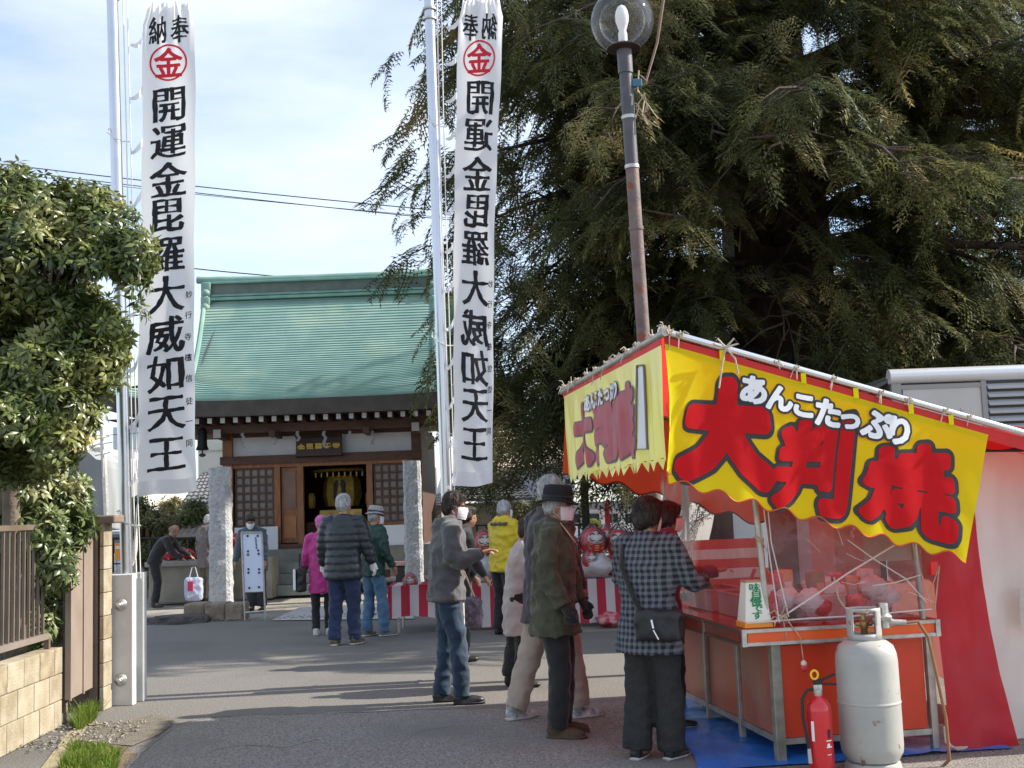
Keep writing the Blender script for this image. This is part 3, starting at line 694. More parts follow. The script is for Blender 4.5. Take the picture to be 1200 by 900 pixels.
# altar gold inside the dark opening
gold = M('altar_gold', (.50, .35, .06), (.28, .19, .04), 9, .35, .35)
YC2 = YC; YC = YC-.9
al = thing('altar', 'golden altar cabinet under a gilt canopy inside the dark shrine doorway', 'altar', (X(391), YC-.2, 1.0))
ax = X(391)
m = MB(); m.bb((ax-.7, YC-.5, 1.0), (ax+.7, YC+.5, 1.45)); m.build('altar_table', wooddark, al)
m = MB(); m.bb((ax-.45, YC-.3, 1.45), (ax+.45, YC+.4, 1.7)); m.build('pedestal', gold, al)
m = MB(); m.lathe([(.10, 1.72), (.36, 1.78), (.42, 2.0), (.40, 2.3), (.34, 2.42), (.1, 2.45)], (ax, YC, 0), 8); m.build('cabinet', gold, al)
m = MB(); m.lathe([(.11, -.02), (.13, .03), (.13, .35), (.08, .43)], (ax, YC-.36, 1.9), 12, sy=.3); m.build('figure_niche', black, al)
m = MB(); m.lathe([(.75, 2.52), (.72, 2.56), (.30, 2.64), (.14, 2.78), (.04, 2.84)], (ax, YC, 0), 8); m.build('canopy', gold, al)
for i in range(9): m = MB(); m.tube([(ax-.5+i*.125, YC-.42, 2.5), (ax-.5+i*.125, YC-.42, 2.40)], .02, 6); m.build('pendant', gold, al)
for s_ in (-1, 1): m = MB(); m.lathe([(.06, 0), (.08, .06), (.08, .26), (.05, .32)], (ax+s_*.62, YC-.3, 1.75), 6); m.build('lantern', gold, al)
YC = YC2
# name board above the entrance
nb = thing('name_board', 'dark wooden name board with gold characters above the shrine entrance', 'sign', (X(376), YB-.2, 2.75))
def nbp(px, py, off=0): return D(px, py, YB-.22-off)
rotb = (R(-12), 0, 0)
m = MB(); m.bevbox((X(376), YB-.2, 3.02), (.95, .05, .43), .012, rotb); m.build('board', M('board_brown', (.045, .02, .014), None, rough=.5), nb)
m = MB()
for i, ch in enumerate('金毘羅天堂'):
    def pl(x, y, i=i):
        xx = X(376)-.36+i*.18+(x-.5)*.165; zz_ = (y-.5)*.175; return Vector((xx, YB-.232+zz_*math.sin(R(-12))*-1*-1-.012, 2.99+zz_))
    text_on(m, ch, pl, .028, 0, 48)
m.build('gold_lettering', M('gold_paint', (.55, .40, .07), None, rough=.4, metal=.3), nb)
for dz in (.205, -.205): m = MB(); m.box((X(376), YB-.215-dz*.2, 3.02+dz), (.97, .03, .03), rotb); m.build('board_frame', black, nb)
# paper streamers and small bell
strm = M('paper_streamer', (.42, .42, .44), None, rough=.9, trans=.3)
for px, h in ((285, 30), (322, 26), (349, 24), (380, 30), (409, 20), (437, 26)):
    p = D(px, 505, YB-.62); m = MB(); pz = [p+Vector((.03*math.sin(j*2.2+px), 0, -j*.07)) for j in range(int(h/5))]
    V = []; 
    for q in pz: V += [q+Vector((-.03, 0, 0)), q+Vector((.03, 0.01, 0))]
    m.add(V, [(2*j, 2*j+1, 2*j+3, 2*j+2) for j in range(len(pz)-1)]); o = m.build('paper_streamer', strm, shr)
bp = D(237, 512, YE+.8); be = thing('hanging_bell', 'small dark iron bell hanging under the left eave of the shrine', 'bell', bp)
m = MB(); m.lathe([(.02, .18), (.07, .16), (.09, .10), (.10, -.18), (.13, -.25), (.12, -.27), (.02, -.26)], bp, 16); m.build('bell_body', M('iron', (.02, .022, .022), None, rough=.5, metal=.6), be, smooth=True)
m = MB(); m.tube([bp+Vector((0, 0, .17)), Vector((bp.x, bp.y, 3.6))], .012, 6); m.build('bell_chain', black, be)
m = MB(); m.tube([bp+Vector((0, 0, -.25)), bp+Vector((0, 0, -.36))], .015, 6); m.ell(bp+Vector((0, 0, -.37)), (.07, .02, .04)); m.build('clapper', black, be)
# granite pillars
def granite(name, px0, px1, ytop, Y, label):
    a, b = D(px0, 650, Y), D(px1, 650, Y); t = D((px0+px1)/2, ytop, Y); w_ = b.x-a.x
    m = MB(); x = (a.x+b.x)/2; nv = 44; H_ = t.z
    def ringp(v):
        P = []
        for i in range(20):
            an = 2*math.pi*i/20; c_, s_ = math.cos(an), math.sin(an); k = 1/max(abs(c_), abs(s_))**.85
            r = w_/2*k*(1.0-.05*v); p = Vector((x+c_*r, Y+s_*r, v*H_)); r += .022*noise.noise(p*6)+.012*noise.noise(p*19); P.append(Vector((x+c_*r, Y+s_*r, v*H_+(.03*noise.noise(p*5) if v > .95 else 0))))
        return P
    V = []
    for j in range(nv+1): V += ringp(j/nv)
    Fc = [(j*20+i, j*20+(i+1) % 20, (j+1)*20+(i+1) % 20, (j+1)*20+i) for j in range(nv) for i in range(20)]+[tuple(nv*20+i for i in range(20))]
    m.add(V, Fc); o = m.build(name, stonem, None, loc=(x, Y, 0)); tag(o, label, 'pillar', 'rough granite gate pillars'); return o
granite('granite_pillar', 246.5, 271.5, 548, 21.6, 'rough grey granite pillar left of the shrine doors, behind the white notice stand')
granite('granite_pillar', 474.5, 496, 540, 21.9, 'rough grey granite pillar right of the shrine doors, behind the grey hoodie man')
# stone ledge left and boulders
led = thing('stone_ledge', 'low pale concrete ledge carrying the red offerings left of the pillar', 'ledge', D(205, 700, 22.4))
a, b = D(168, 680, 22.3), D(262, 680, 22.3)
m = MB(); m.bevbox(((a.x+b.x)/2+.1, 22.6, .38), (b.x-a.x, .6, .70), .02); m.build('ledge_body', M('ledge_concrete', (.33, .30, .24), (.25, .23, .19), 3, .9, bump=.3), led)
m = MB(); m.bevbox(((a.x+b.x)/2+.1, 22.57, .77), (b.x-a.x+.1, .74, .10), .02); m.build('ledge_top', M('ledge_stone', (.30, .29, .25), (.38, .36, .31), 6, .9), led)
a, b = D(272, 680, 22.6), D(318, 680, 22.6)
m = MB(); m.bevbox(((a.x+b.x)/2, 23.0, .42), (b.x-a.x, .7, .80), .02); o = m.build('stone_ledge', M('ledge_concrete', (.3, .3, .3)), None, loc=((a.x+b.x)/2, 23.0, 0)); tag(o, 'dark concrete ledge behind the white notice stand', 'ledge')
def rock(px, py, sx, sy, sz, label, seed):
    p = G(px, py); m = MB(); m.ell((0, 0, 0), (1, 1, 1), n=24, k=16)
    V = []
    for v in m.v:
        q = Vector(v); q = q*(1+.28*noise.noise(q*1.6+Vector((seed, 0, 0)))+.1*noise.noise(q*5)); q = Vector((q.x*sx, q.y*sy, min(q.z, .62)*sz)); V.append(p+q)
    m.v = V; o = m.build('rock', darkrock, None, loc=p, smooth=False); tag(o, label, 'rock', 'dark rocks by the street edge'); return o
rock(212, 730, .44, .3, .20, 'flat dark rock, the larger one at the street edge below the stone ledge', 1)
rock(177, 731, .20, .18, .14, 'small dark rock beside the left flagpole base at the street edge', 5)
rock(189, 727, .16, .14, .10, 'middle small pale brown rock between two dark rocks', 9)
# white notice stand
ns_ = thing('notice_stand', 'slim white notice board on thin metal legs in front of the shrine', 'sign', G(297, 727))
Ys = G(297, 727).y
def q4(px, py, off=0): return D(px, py, Ys-off)
P = [q4(283, 625), q4(307, 625), q4(310, 693), q4(286, 694)]
m = MB(); m.add([p+Vector((0, d_, 0)) for d_ in (0, .03) for p in P], [(0, 3, 2, 1), (4, 5, 6, 7), (0, 1, 5, 4), (1, 2, 6, 5), (2, 3, 7, 6), (3, 0, 4, 7)]); m.build('board', M('notice_paper', (.66, .72, .86), (.70, .76, .90), 3, .6), ns_)
for (ax_, ay), (bx, by) in (((283, 624), (287, 729)), ((307, 624), (311, 727)), ((283, 624), (307, 624)), ((286, 694), (310, 693)), ((287, 718), (311, 716))):
    m = MB(); m.tube([q4(ax_, ay, .01), q4(bx, by, .01)], .014, 6); m.build('stand_frame', alum, ns_)
for px, py in ((290, 628), (302, 628), (290.5, 646), (302.5, 645), (290.5, 650), (303, 649), (291, 667), (303.5, 667), (291, 671), (303.5, 671), (292, 689), (303.5, 688)):
    m = MB(); m.ell(q4(px, py, .012), (.018, .008, .018), n=8, k=6); m.build('pin', M('dark_blue_pin', (.02, .04, .16), None), ns_)
m = MB()
for i in range(9): p = q4(299.5+.15*i, 630+i*1.6, .004); m.box(p, (.03 if i % 2 else .022, .003, .012), (0, R(20*(i % 3-1)), 0))
m.build('handwriting', inkm, ns_)

# ------------------------------------------------------------------ background houses
def quadbox(t, name, mat, x0, x1, y0, y1, z0, z1): m = MB(); m.bb((x0, y0, z0), (x1, y1, z1)); return m.build(name, mat, t)
def tiled_roof(t, P, mat, nrows, name='tile_row'):
    "P = eave-left, eave-right, ridge-right, ridge-left; rows of half-round tiles, each row one part"
    el, er, rr_, rl = [Vector(p) for p in P]
    for j in range(nrows):
        v0, v1 = j/nrows, (j+1)/nrows; nx = max(6, int((er-el).length/.14)); V = []
        for i in range(nx*2+1):
            u = i/(nx*2); a = el.lerp(er, u).lerp(rl.lerp(rr_, u), v0); b = el.lerp(er, u).lerp(rl.lerp(rr_, u), v1); h = .03*(i % 2)
            V += [a+Vector((0, 0, .05+h)), b+Vector((0, 0, .02+h)), a+Vector((0, 0, 0))]
        Fc = []
        for i in range(nx*2): k = 3*i; Fc += [(k, k+3, k+4, k+1), (k+2, k+5, k+3, k)]
        m = MB(); m.add(V, Fc); m.build(name, mat, t)
# orange-roofed house at left
YH = 42; h1 = thing('orange_roof_house', 'house with a pale orange gable roof behind the left tree', 'house', (D(85, 600, YH).x, YH, 0))
a, b, c, d_ = D(36, 556, YH), D(64, 514, YH+5), D(116, 514, YH+5), D(60, 553, YH-.0)
e0, e1 = D(20, 560, YH), D(62, 553, YH)
m = MB(); m.add([D(-30, 552, YH), D(60, 552, YH), D(117, 514, YH+4), D(20, 514, YH+4)], [(0, 1, 2, 3)]); m.build('roof', M('orange_roof', (.62, .42, .18), (.55, .36, .15), 4, .8), h1, solid=.15)
w0 = D(62, 556, YH+.3); w1 = D(115, 522, YH+4)
m = MB(); m.add([D(-30, 553, YH+.3), D(62, 556, YH+.3), Vector((D(62, 556, YH+.3).x, YH+.3, 0)), Vector((D(-30, 553, YH+.3).x, YH+.3, 0)), D(118, 520, YH+4), Vector((D(118, 520, YH+4).x, YH+4, 0))], [(0, 1, 2, 3), (1, 4, 5, 2)]); m.build('wall', M('cream_wall', (.55, .5, .43), None), h1)
m = MB(); m.tube([D(58, 556, YH-.1), D(117, 516, YH+3.9)], .12, 4); m.build('barge_board', M('barge', (.5, .45, .4), None), h1)
# grey stained building in front of it
YG = 34; h2 = thing('grey_building', 'flat grey weathered concrete building end left of the flagpole', 'building', (D(95, 620, YG).x, YG, 0))
P = [(80, 540), (84, 534), (100, 527), (112, 538), (122, 540), (124, 548), (130, 664), (82, 664)]
m = MB(); pts2 = [D(x, y, YG) for x, y in P]; n = len(pts2); m.add(pts2+[p+Vector((-.6, 7, 0)) for p in pts2], [tuple(range(n-1, -1, -1)), tuple(range(n, 2*n))]+[(i, (i+1) % n, n+(i+1) % n, n+i) for i in range(n)]); m.build('wall', M('stained_grey_wall', (.20, .21, .22), (.28, .29, .29), 1.2, .9, bump=.2, bscale=4, stretch=(1, 1, .4)), h2)
m = MB(); m.tube([D(120, 500, YG), D(127, 664, YG-.1)], .09, 6); m.build('drain_pipe', alum, h2)
# antenna and wires: mast
an = thing('tv_antenna', 'thin rooftop antenna mast above the grey building', 'antenna', D(121, 560, YG-.2)); m = MB(); m.tube([D(121, 560, YG-.2), D(120, 500, YG-.2)], .035, 6); m.build('mast', alum, an)
for y_, w_ in ((513, 8), (520, 12), (532, 9)): m = MB(); m.tube([D(120-w_, y_+2, YG-.2), D(120+w_, y_-2, YG-.2)], .02, 5); m.build('antenna_rod', alum, an)
# beige house with dark window
YK = 38; h3 = thing('beige_house', 'beige house with a tall dark window between grey building and flagpole', 'house', (D(150, 640, YK).x, YK, 0))
m = MB(); a, b = D(122, 640, YK), D(163, 640, YK); quadbox(h3, 'wall', M('beige_wall', (.50, .46, .40), None), a.x, b.x, YK, YK+5, 0, D(140, 562, YK).z)
for (x0, y0, x1, y1) in ((133, 572, 141, 596), (128, 612, 139, 618), (130, 630, 140, 640), (146, 575, 156, 596)):
    p, q = D(x0, y1, YK-.05), D(x1, y0, YK-.05); w_ = quadbox(h3, 'window', M('window_frame_grey', (.3, .3, .3), None), p.x, q.x, YK-.06, YK+.02, p.z, q.z)
    m = MB(); m.bb((p.x+.04, YK-.09, p.z+.04), (q.x-.04, YK-.07, q.z-.04)); m.build('pane', glassd, w_)
tiled_roof(h3, (D(120, 560, YK-.6), D(166, 558, YK-.6), D(166, 545, YK+2.4), D(124, 547, YK+2.4)), tilem, 6)
# blue-grey flat tank high block seen right of pole
h4 = thing('roof_tank', 'small pale blue water tank block behind the left flagpole', 'tank', D(150, 530, 45)); p, q = D(133, 527, 45), D(164, 499, 45); m = MB(); m.bevbox(((p.x+q.x)/2, 45.5, (p.z+q.z)/2), (q.x-p.x, 1.2, q.z-p.z), .05); m.build('tank_body', M('pale_blue_tank', (.42, .50, .56), None), h4)
m = MB(); m.bb((p.x+.2, 45, 0), (q.x-.2, 46, p.z)); m.build('tank_stand', M('white_wall_far', (.7, .7, .72), None), h4)
# cream house behind the bell with grey tile roof below
YM = 31; h5 = thing('cream_house', 'cream walled house behind the hanging bell', 'house', (D(250, 600, YM).x, YM, 0))
a, b = D(223, 600, YM), D(300, 600, YM); quadbox(h5, 'wall', M('cream_white_wall', (.62, .60, .54), (.58, .56, .50), 2), a.x, b.x, YM+.8, YM+6, 0, D(245, 505, YM+.8).z)
m = MB(); m.bb((a.x, YM+.75, D(245, 528, YM+.75).z), (b.x, YM+.79, D(245, 526.5, YM+.75).z)); m.build('wall_trim', alum, h5)
tiled_roof(h5, (D(212, 592, YM-1.6), D(262, 590, YM-1.6), D(262, 552, YM+.8), D(236, 556, YM+.8)), tilem, 9)
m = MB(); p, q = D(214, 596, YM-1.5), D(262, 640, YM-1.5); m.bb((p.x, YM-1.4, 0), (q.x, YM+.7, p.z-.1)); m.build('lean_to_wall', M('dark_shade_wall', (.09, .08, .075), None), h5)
tiled_roof(h5, (D(206, 630, YM-3.5), D(250, 628, YM-3.5), D(256, 600, YM-1.5), D(226, 602, YM-1.5)), M('brown_grey_tile', (.25, .22, .19), (.34, .31, .28), 9, .7), 6)
# houses right of the shrine
YP = 34; h6 = thing('lavender_house', 'large plain lavender grey house wall behind the yellow jacket', 'house', (D(660, 600, YP).x, YP, 0))
a, b = D(575, 600, YP), D(664, 600, YP); m = MB()
P = [D(560, 640, YP), D(664, 640, YP), D(676, 540, YP), D(600, 548, YP), D(560, 556, YP)]; P[0].z = P[1].z = 0; n = 5
m.add(P+[p+Vector((0, 8, 0)) for p in P], [tuple(range(n-1, -1, -1)), tuple(range(n, 2*n))]+[(i, (i+1) % n, n+(i+1) % n, n+i) for i in range(n)]); m.build('wall', M('lavender_wall', (.42, .44, .60), (.46, .48, .63), 1, .9), h6)
m = MB(); a, b = D(556, 555, YP-.3), D(680, 540, YP-.3); m.add([a, b, b+Vector((0, 5, 1.2)), a+Vector((0, 5, 1.2))], [(0, 1, 2, 3)]); m.build('roof', M('pale_roof', (.5, .42, .34), None), h6, solid=.12)
YQ = 27; h7 = thing('tiled_shed', 'low beige building with heavy grey tile roof behind the fence', 'building', (D(600, 640, YQ).x, YQ, 0))
p, q = D(534, 650, YQ), D(597, 588, YQ); quadbox(h7, 'wall', M('beige_wall2', (.36, .33, .27), (.31, .28, .23), 2), p.x, q.x+.25, YQ, YQ+4, 0, q.z); 
tiled_roof(h7, (D(524, 588, YQ-.5), D(626, 586, YQ-.5), D(612, 566, YQ+1.5), D(520, 570, YQ+1.5)), tilem, 7)
m = MB(); m.tube([D(524, 568, YQ+1.5), D(612, 565, YQ+1.5)], .1, 8); m.build('ridge', tilem, h7)
m = MB(); m.tube([D(589, 590, YQ-.3), D(591, 650, YQ-.3)], .05, 6); m.build('drain_pipe', alum, h7); 
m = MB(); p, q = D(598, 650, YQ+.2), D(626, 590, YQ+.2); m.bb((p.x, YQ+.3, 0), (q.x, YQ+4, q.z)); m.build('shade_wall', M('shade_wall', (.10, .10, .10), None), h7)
YZ = 40; h8 = thing('white_building', 'long white building seen under the stall awning', 'building', (D(700, 620, YZ).x, YZ, 0))
p, q = D(655, 625, YZ), D(800, 600, YZ); quadbox(h8, 'wall', M('white_far_wall', (.72, .72, .72), None), p.x, q.x, YZ, YZ+5, 0, D(700, 597, YZ).z)
p2_, q2_ = D(655, 597, YZ-.5), D(800, 590, YZ-.5); quadbox(h8, 'roof', M('grey_far_roof', (.16, .16, .17), None), p2_.x, q2_.x, YZ-.6, YZ+5.5, D(700, 597, YZ-.5).z, D(700, 588, YZ-.5).z)
for x in (668, 690, 712, 733): p, q = D(x, 613, YZ-.05), D(x+12, 602, YZ-.05); quadbox(h8, 'window', glassd, p.x, q.x, YZ-.06, YZ+.01, p.z, q.z)
h9 = thing('white_shed', 'small bright white building between granite pillar and right flagpole', 'building', (D(508, 600, 36).x, 36, 0)); p, q = D(494, 620, 36), D(512, 560, 36); quadbox(h9, 'wall', M('bright_wall', (.8, .78, .72), None), p.x, q.x, 36, 39, 0, D(505, 548, 36).z); tiled_roof(h9, (D(492, 594, 34), D(526, 590, 34), D(522, 578, 35.5), D(492, 582, 35.5)), tilem, 4); quadbox(h9, 'annex', M('brown_annex', (.16, .09, .07), None), D(496, 610, 34.5).x, D(532, 610, 34.5).x, 34.5, 35.8, 0, D(510, 592, 34.5).z)
# yellow banner pole, green post, tiny red flag far under the awning
t = thing('green_post', 'dark green square post under the stall awning', 'post', (D(688, 640, 20).x, 20, 0)); m = MB(); m.bb((D(683.5, 640, 20).x, 20, 0), (D(692.5, 640, 20).x, 20.12, D(688, 565, 20).z)); m.build('post_shaft', M('dark_green_paint', (.05, .07, .055), None), t)
t = thing('red_flag', 'narrow red vertical flag on a thin pole seen under the awning', 'flag', (D(712, 640, 24).x, 24, 0)); m = MB(); p, q = D(709, 610, 24), D(714, 590, 24); m.bb((p.x, 24, p.z-.2), (q.x, 24.02, q.z)); m.build('flag_cloth', M('red_cloth_far', (.6, .03, .06), None), t); m = MB(); m.tube([(q.x+.05, 24, 0), (q.x+.05, 24, q.z+.15)], .015, 6); m.build('flag_pole', alum, t)
m = MB()
for i in range(14): m.ell(D(694+rnd.uniform(-4, 6), 618+rnd.uniform(-6, 4), 26+rnd.uniform(-.3, .3)), (.12, .12, .10), n=8, k=6)
o = m.build('yellow_shrub', M('yellow_green_leaf', (.45, .42, .08), (.3, .33, .05), 8, .8), None, loc=D(695, 640, 26)); tag(o, 'round yellow green shrub below the awning beside the green post', 'shrub')
# metal railings
def railing(px0, px1, ytop, Y, label, n_):
    a, b = D(px0, ytop, Y), D(px1, ytop, Y); t = thing('railing', label, 'railing', (a.x, Y, 0)); m = MB(); m.tube([a, b], .03, 6); m.build('rail', black, t)
    m = MB(); m.tube([Vector((a.x, Y, a.z-.55)), Vector((b.x, Y, b.z-.55))], .018, 6); m.build('rail', black, t)
    for i in range(n_+1):
        x = a.x+(b.x-a.x)*i/n_; z = a.z+(b.z-a.z)*i/n_; m = MB(); m.tube([(x, Y, 0), (x, Y, z)], .022, 6); m.build('upright', black, t)
railing(118, 250, 631, 25.5, 'black metal railing behind the bending man in black', 9); railing(548, 700, 615, 23.5, 'black metal railing behind the doll table', 14)
# orange-white site barrier and low far wall
for i, (x0, x1, cat_l) in enumerate(((118, 132, 'left orange and white construction barrier by the flagpole'), (134, 151, 'right orange and white construction barrier by the flagpole'))):
    t = thing('construction_barrier', cat_l, 'barrier', (D((x0+x1)/2, 660, 27).x, 27, 0), 0, 'orange barriers'); a, b = D(x0, 657, 27), D(x1, 636, 27)
    m = MB(); m.bevbox(((a.x+b.x)/2, 27, (a.z+b.z)/2), (b.x-a.x-.03, .06, b.z-a.z), .01); m.build('barrier_board', M('barrier_orange', (.85, .30, .02), (.9, .36, .04), 5, .5), t)
    m = MB(); m.box(((a.x+b.x)/2, 26.96, b.z-.1), ((b.x-a.x)*.75, .01, .07)); m.build('barrier_panel', M('barrier_white', (.8, .8, .8), None), t)
    for q in (.1, .9): m = MB(); m.tube([(a.x+(b.x-a.x)*q, 27.05, 0), (a.x+(b.x-a.x)*q, 27.05, b.z)], .02, 6); m.build('barrier_leg', alum, t)
t = thing('low_wall', 'pale low retaining wall far left behind the flagpole base', 'wall', (D(140, 675, 25).x, 25, 0)); p, q = D(100, 700, 25), D(168, 668, 25); m = MB(); m.bb((p.x, 25, 0), (q.x, 25.3, .42)); m.build('wall_body', conc, t); m = MB(); m.bb((p.x, 24.96, .42), (q.x, 25.34, .52)); m.build('wall_top', M('wall_top_pale', (.5, .49, .45), None), t)
t = thing('parked_car', 'pale parked car mostly hidden behind the left flagpole and barriers', 'car', (D(150, 690, 29).x, 29, 0))
cx_ = D(147, 660, 29).x; carm = M('car_white', (.7, .72, .74), None, rough=.3, spec=.6)
m = MB(); m.bevbox((cx_, 29.8, .55), (1.7, 3.9, .6), .15); m.build('body', carm, t, smooth=True); m = MB(); m.bevbox((cx_, 30.1, 1.1), (1.45, 2.2, .55), .2); m.build('cabin', glassd, t, smooth=True); m = MB(); m.bevbox((cx_, 30.1, 1.36), (1.3, 1.8, .1), .04); m.build('roof', carm, t, smooth=True)
for sx in (-.78, .78):
    for sy in (28.6, 31.1): m = MB(); m.tube([(cx_+sx-.09, sy, .3), (cx_+sx+.09, sy, .3)], .3, 16); m.build('wheel', black, t)
for sx in (-.6, .6): m = MB(); m.bevbox((cx_+sx, 27.83, .66), (.3, .06, .13), .02); m.build('headlight', M('lamp_lens', (.8, .8, .75), None, rough=.1), t)
# overhead wires
wires = [((-5, 190), (480, 242), 33, .016, 'upper overhead wire crossing the sky behind both banners'), ((-5, 196), (485, 252), 33.4, .014, 'lower overhead wire close under the upper wire'), ((55, 207), (480, 250), 34, .010, 'thin slack wire between the two overhead wires'),
         ((226, 313), (480, 332), 30, .016, 'overhead wire passing just above the shrine ridge'), ((60, 512), (250, 498), 36, .012, 'faint low wire at left beside the antenna')]
for (a, b, Y, r_, lab) in wires:
    A_, B_ = D(*a, Y), D(*b, Y); A2 = A_-(B_-A_)*1.2; B2 = B_+(B_-A_)*1.2; m = MB(); m.tube([A2.lerp(B2, i/40)+Vector((0, 0, -.5*(1-((i/40-.5)*2)**2)+.42)) for i in range(41)], r_, 5)
    o = m.build('overhead_wire', black, None, loc=A_); tag(o, lab, 'wire')
# ------------------------------------------------------------------ vegetation
def leafmat(name, c1, c2, c3, trans=.3, rough=.5, spec=.35, sc=1.3, fine=14):
    m = bpy.data.materials.new(name); m.use_nodes = True; n = m.node_tree; k = n.links.new; n.nodes.clear()
    o = n.nodes.new('ShaderNodeOutputMaterial'); b = n.nodes.new('ShaderNodeBsdfPrincipled'); b.inputs['Roughness'].default_value = rough; b.inputs['Specular IOR Level'].default_value = spec
    t = n.nodes.new('ShaderNodeTexCoord'); x = n.nodes.new('ShaderNodeTexNoise'); x.inputs['Scale'].default_value = sc; x.inputs['Detail'].default_value = 4; k(t.outputs['Object'], x.inputs[0])
    r = n.nodes.new('ShaderNodeValToRGB'); e = r.color_ramp.elements; e[0].position = .36; e[0].color = (*c1, 1); e[1].position = .56; e[1].color = (*c2, 1); q = e.new(.70); q.color = (*c3, 1); k(x.outputs[0], r.inputs[0])
    g = n.nodes.new('ShaderNodeNewGeometry'); h = n.nodes.new('ShaderNodeHueSaturation'); k(r.outputs[0], h.inputs['Color'])
    mr = n.nodes.new('ShaderNodeMapRange'); mr.inputs['To Min'].default_value = .6; mr.inputs['To Max'].default_value = 1.45; k(g.outputs['Random Per Island'], mr.inputs[0]); k(mr.outputs[0], h.inputs['Value'])
    k(h.outputs[0], b.inputs['Base Color']); tr = n.nodes.new('ShaderNodeBsdfTranslucent'); k(h.outputs[0], tr.inputs[0]); ms = n.nodes.new('ShaderNodeMixShader'); ms.inputs[0].default_value = trans
    k(b.outputs[0], ms.inputs[1]); k(tr.outputs[0], ms.inputs[2]); k(ms.outputs[0], o.inputs[0]); return m
bark = M('red_brown_bark', (.055, .038, .03), (.095, .07, .055), 3, .95, bump=1.5, bscale=7, bstretch=(4, 4, .6), stretch=(3, 3, .5))
barkg = M('grey_bark', (.14, .115, .085), (.21, .175, .13), 6, .9, bump=.6, bscale=30)
# --- conifer spray templates: drooping twig with side twigs of flat needles
def spray(seed):
    r = random.Random(seed); V = []; Q = []
    Ls = .46; dr_a, dr_b = r.uniform(.0, .25), r.uniform(.10, .60)
    def pt(s): return Vector((s*Ls*(.95-.4*dr_b), r0*s*s, -Ls*(dr_a*s+dr_b*s*s)))
    r0 = r.uniform(-.22, .22)
    def needle(p, d, ln, wd, up_):
        s = d.cross(up_)
        if s.length < 1e-4: return
        s = s.normalized()*wd; b = len(V)
        V.extend([p-s, p+s, p+d*ln]); Q.append((b, b+1, b+2))
    nst = 11
    for i in range(nst):
        s = .08+.92*i/(nst-1); base = pt(s); tang = (pt(min(1, s+.03))-pt(s-.03)).normalized()
        for sd_ in (-1, 1):
            side = tang.cross(Vector((0, 0, 1))).normalized()*sd_
            dr = (tang*.75+side*.85+Vector((0, 0, -.30*s+r.uniform(-.2, .15)))).normalized()
            ln = Ls*(.42-.28*s)*r.uniform(.7, 1.25)
            nn = max(3, int(ln/.037))
            for k_ in range(nn):
                q = base+dr*(ln*k_/nn)+Vector((0, 0, -.35*ln*(k_/nn)**2))
                for s2 in (-1, 1):
                    nd = (dr*.8+dr.cross(Vector((0, 0, 1))).normalized()*s2*.75+Vector((0, 0, r.uniform(-.25, .15)))).normalized()
                    needle(q, nd, .058*r.uniform(.6, 1.25), .0085, Vector((r.uniform(-.4, .4), r.uniform(-.4, .4), 1)))
    return np.array([tuple(v) for v in V]), np.array(Q)
SPR = [spray(100+i) for i in range(9)]

def place_sprays(items, name, mat, parent):
    "items: (pos, yaw, tilt, scale, k)"
    Vs, Qs, off = [], [], 0
    for pos, yaw, tilt, s_, k_ in items:
        V, Q = SPR[k_]; cy, sy = math.cos(yaw), math.sin(yaw); ct, st = math.cos(tilt), math.sin(tilt)
        x = V[:, 0]*ct-V[:, 2]*st*-1*-1; z = V[:, 0]*-st+V[:, 2]*ct; x = V[:, 0]*ct+V[:, 2]*st; y = V[:, 1]
        W = np.stack([(x*cy-y*sy)*s_+pos[0], (x*sy+y*cy)*s_+pos[1], z*s_+pos[2]], 1)
        Vs.append(W); Qs.append(Q+off); off += len(V)
    return npmesh(name, np.concatenate(Vs), np.concatenate(Qs), mat, parent)
TX, TY = 4.55, 19.6
tree = thing('great_conifer', 'huge old dark conifer with drooping feathery branches filling the upper right', 'tree', (TX, TY, 0))
m = MB()
nseg = 26; V = []; NS = 40
for j in range(nseg+1):
    z = 15*j/nseg
    for i in range(NS):
        a = 2*math.pi*i/NS; r_ = (1.02-.03*z)*(1+.35*math.exp(-z/1.2)); r_ *= 1+.13*math.sin(a*5+.3*z)+.08*math.sin(a*9-.2*z)+.1*noise.noise(Vector((math.cos(a)*2, math.sin(a)*2, z*.5)))
        V.append((TX+.15*math.sin(z*.4)+r_*math.cos(a), TY+r_*math.sin(a), z))
m.add(V, [(j*NS+i, j*NS+(i+1) % NS, (j+1)*NS+(i+1) % NS, (j+1)*NS+i) for j in range(nseg) for i in range(NS)])
m.build('trunk', bark, tree, smooth='all')
limbs = MB(); items = []; r = random.Random(5)
nl = 0; dead = []
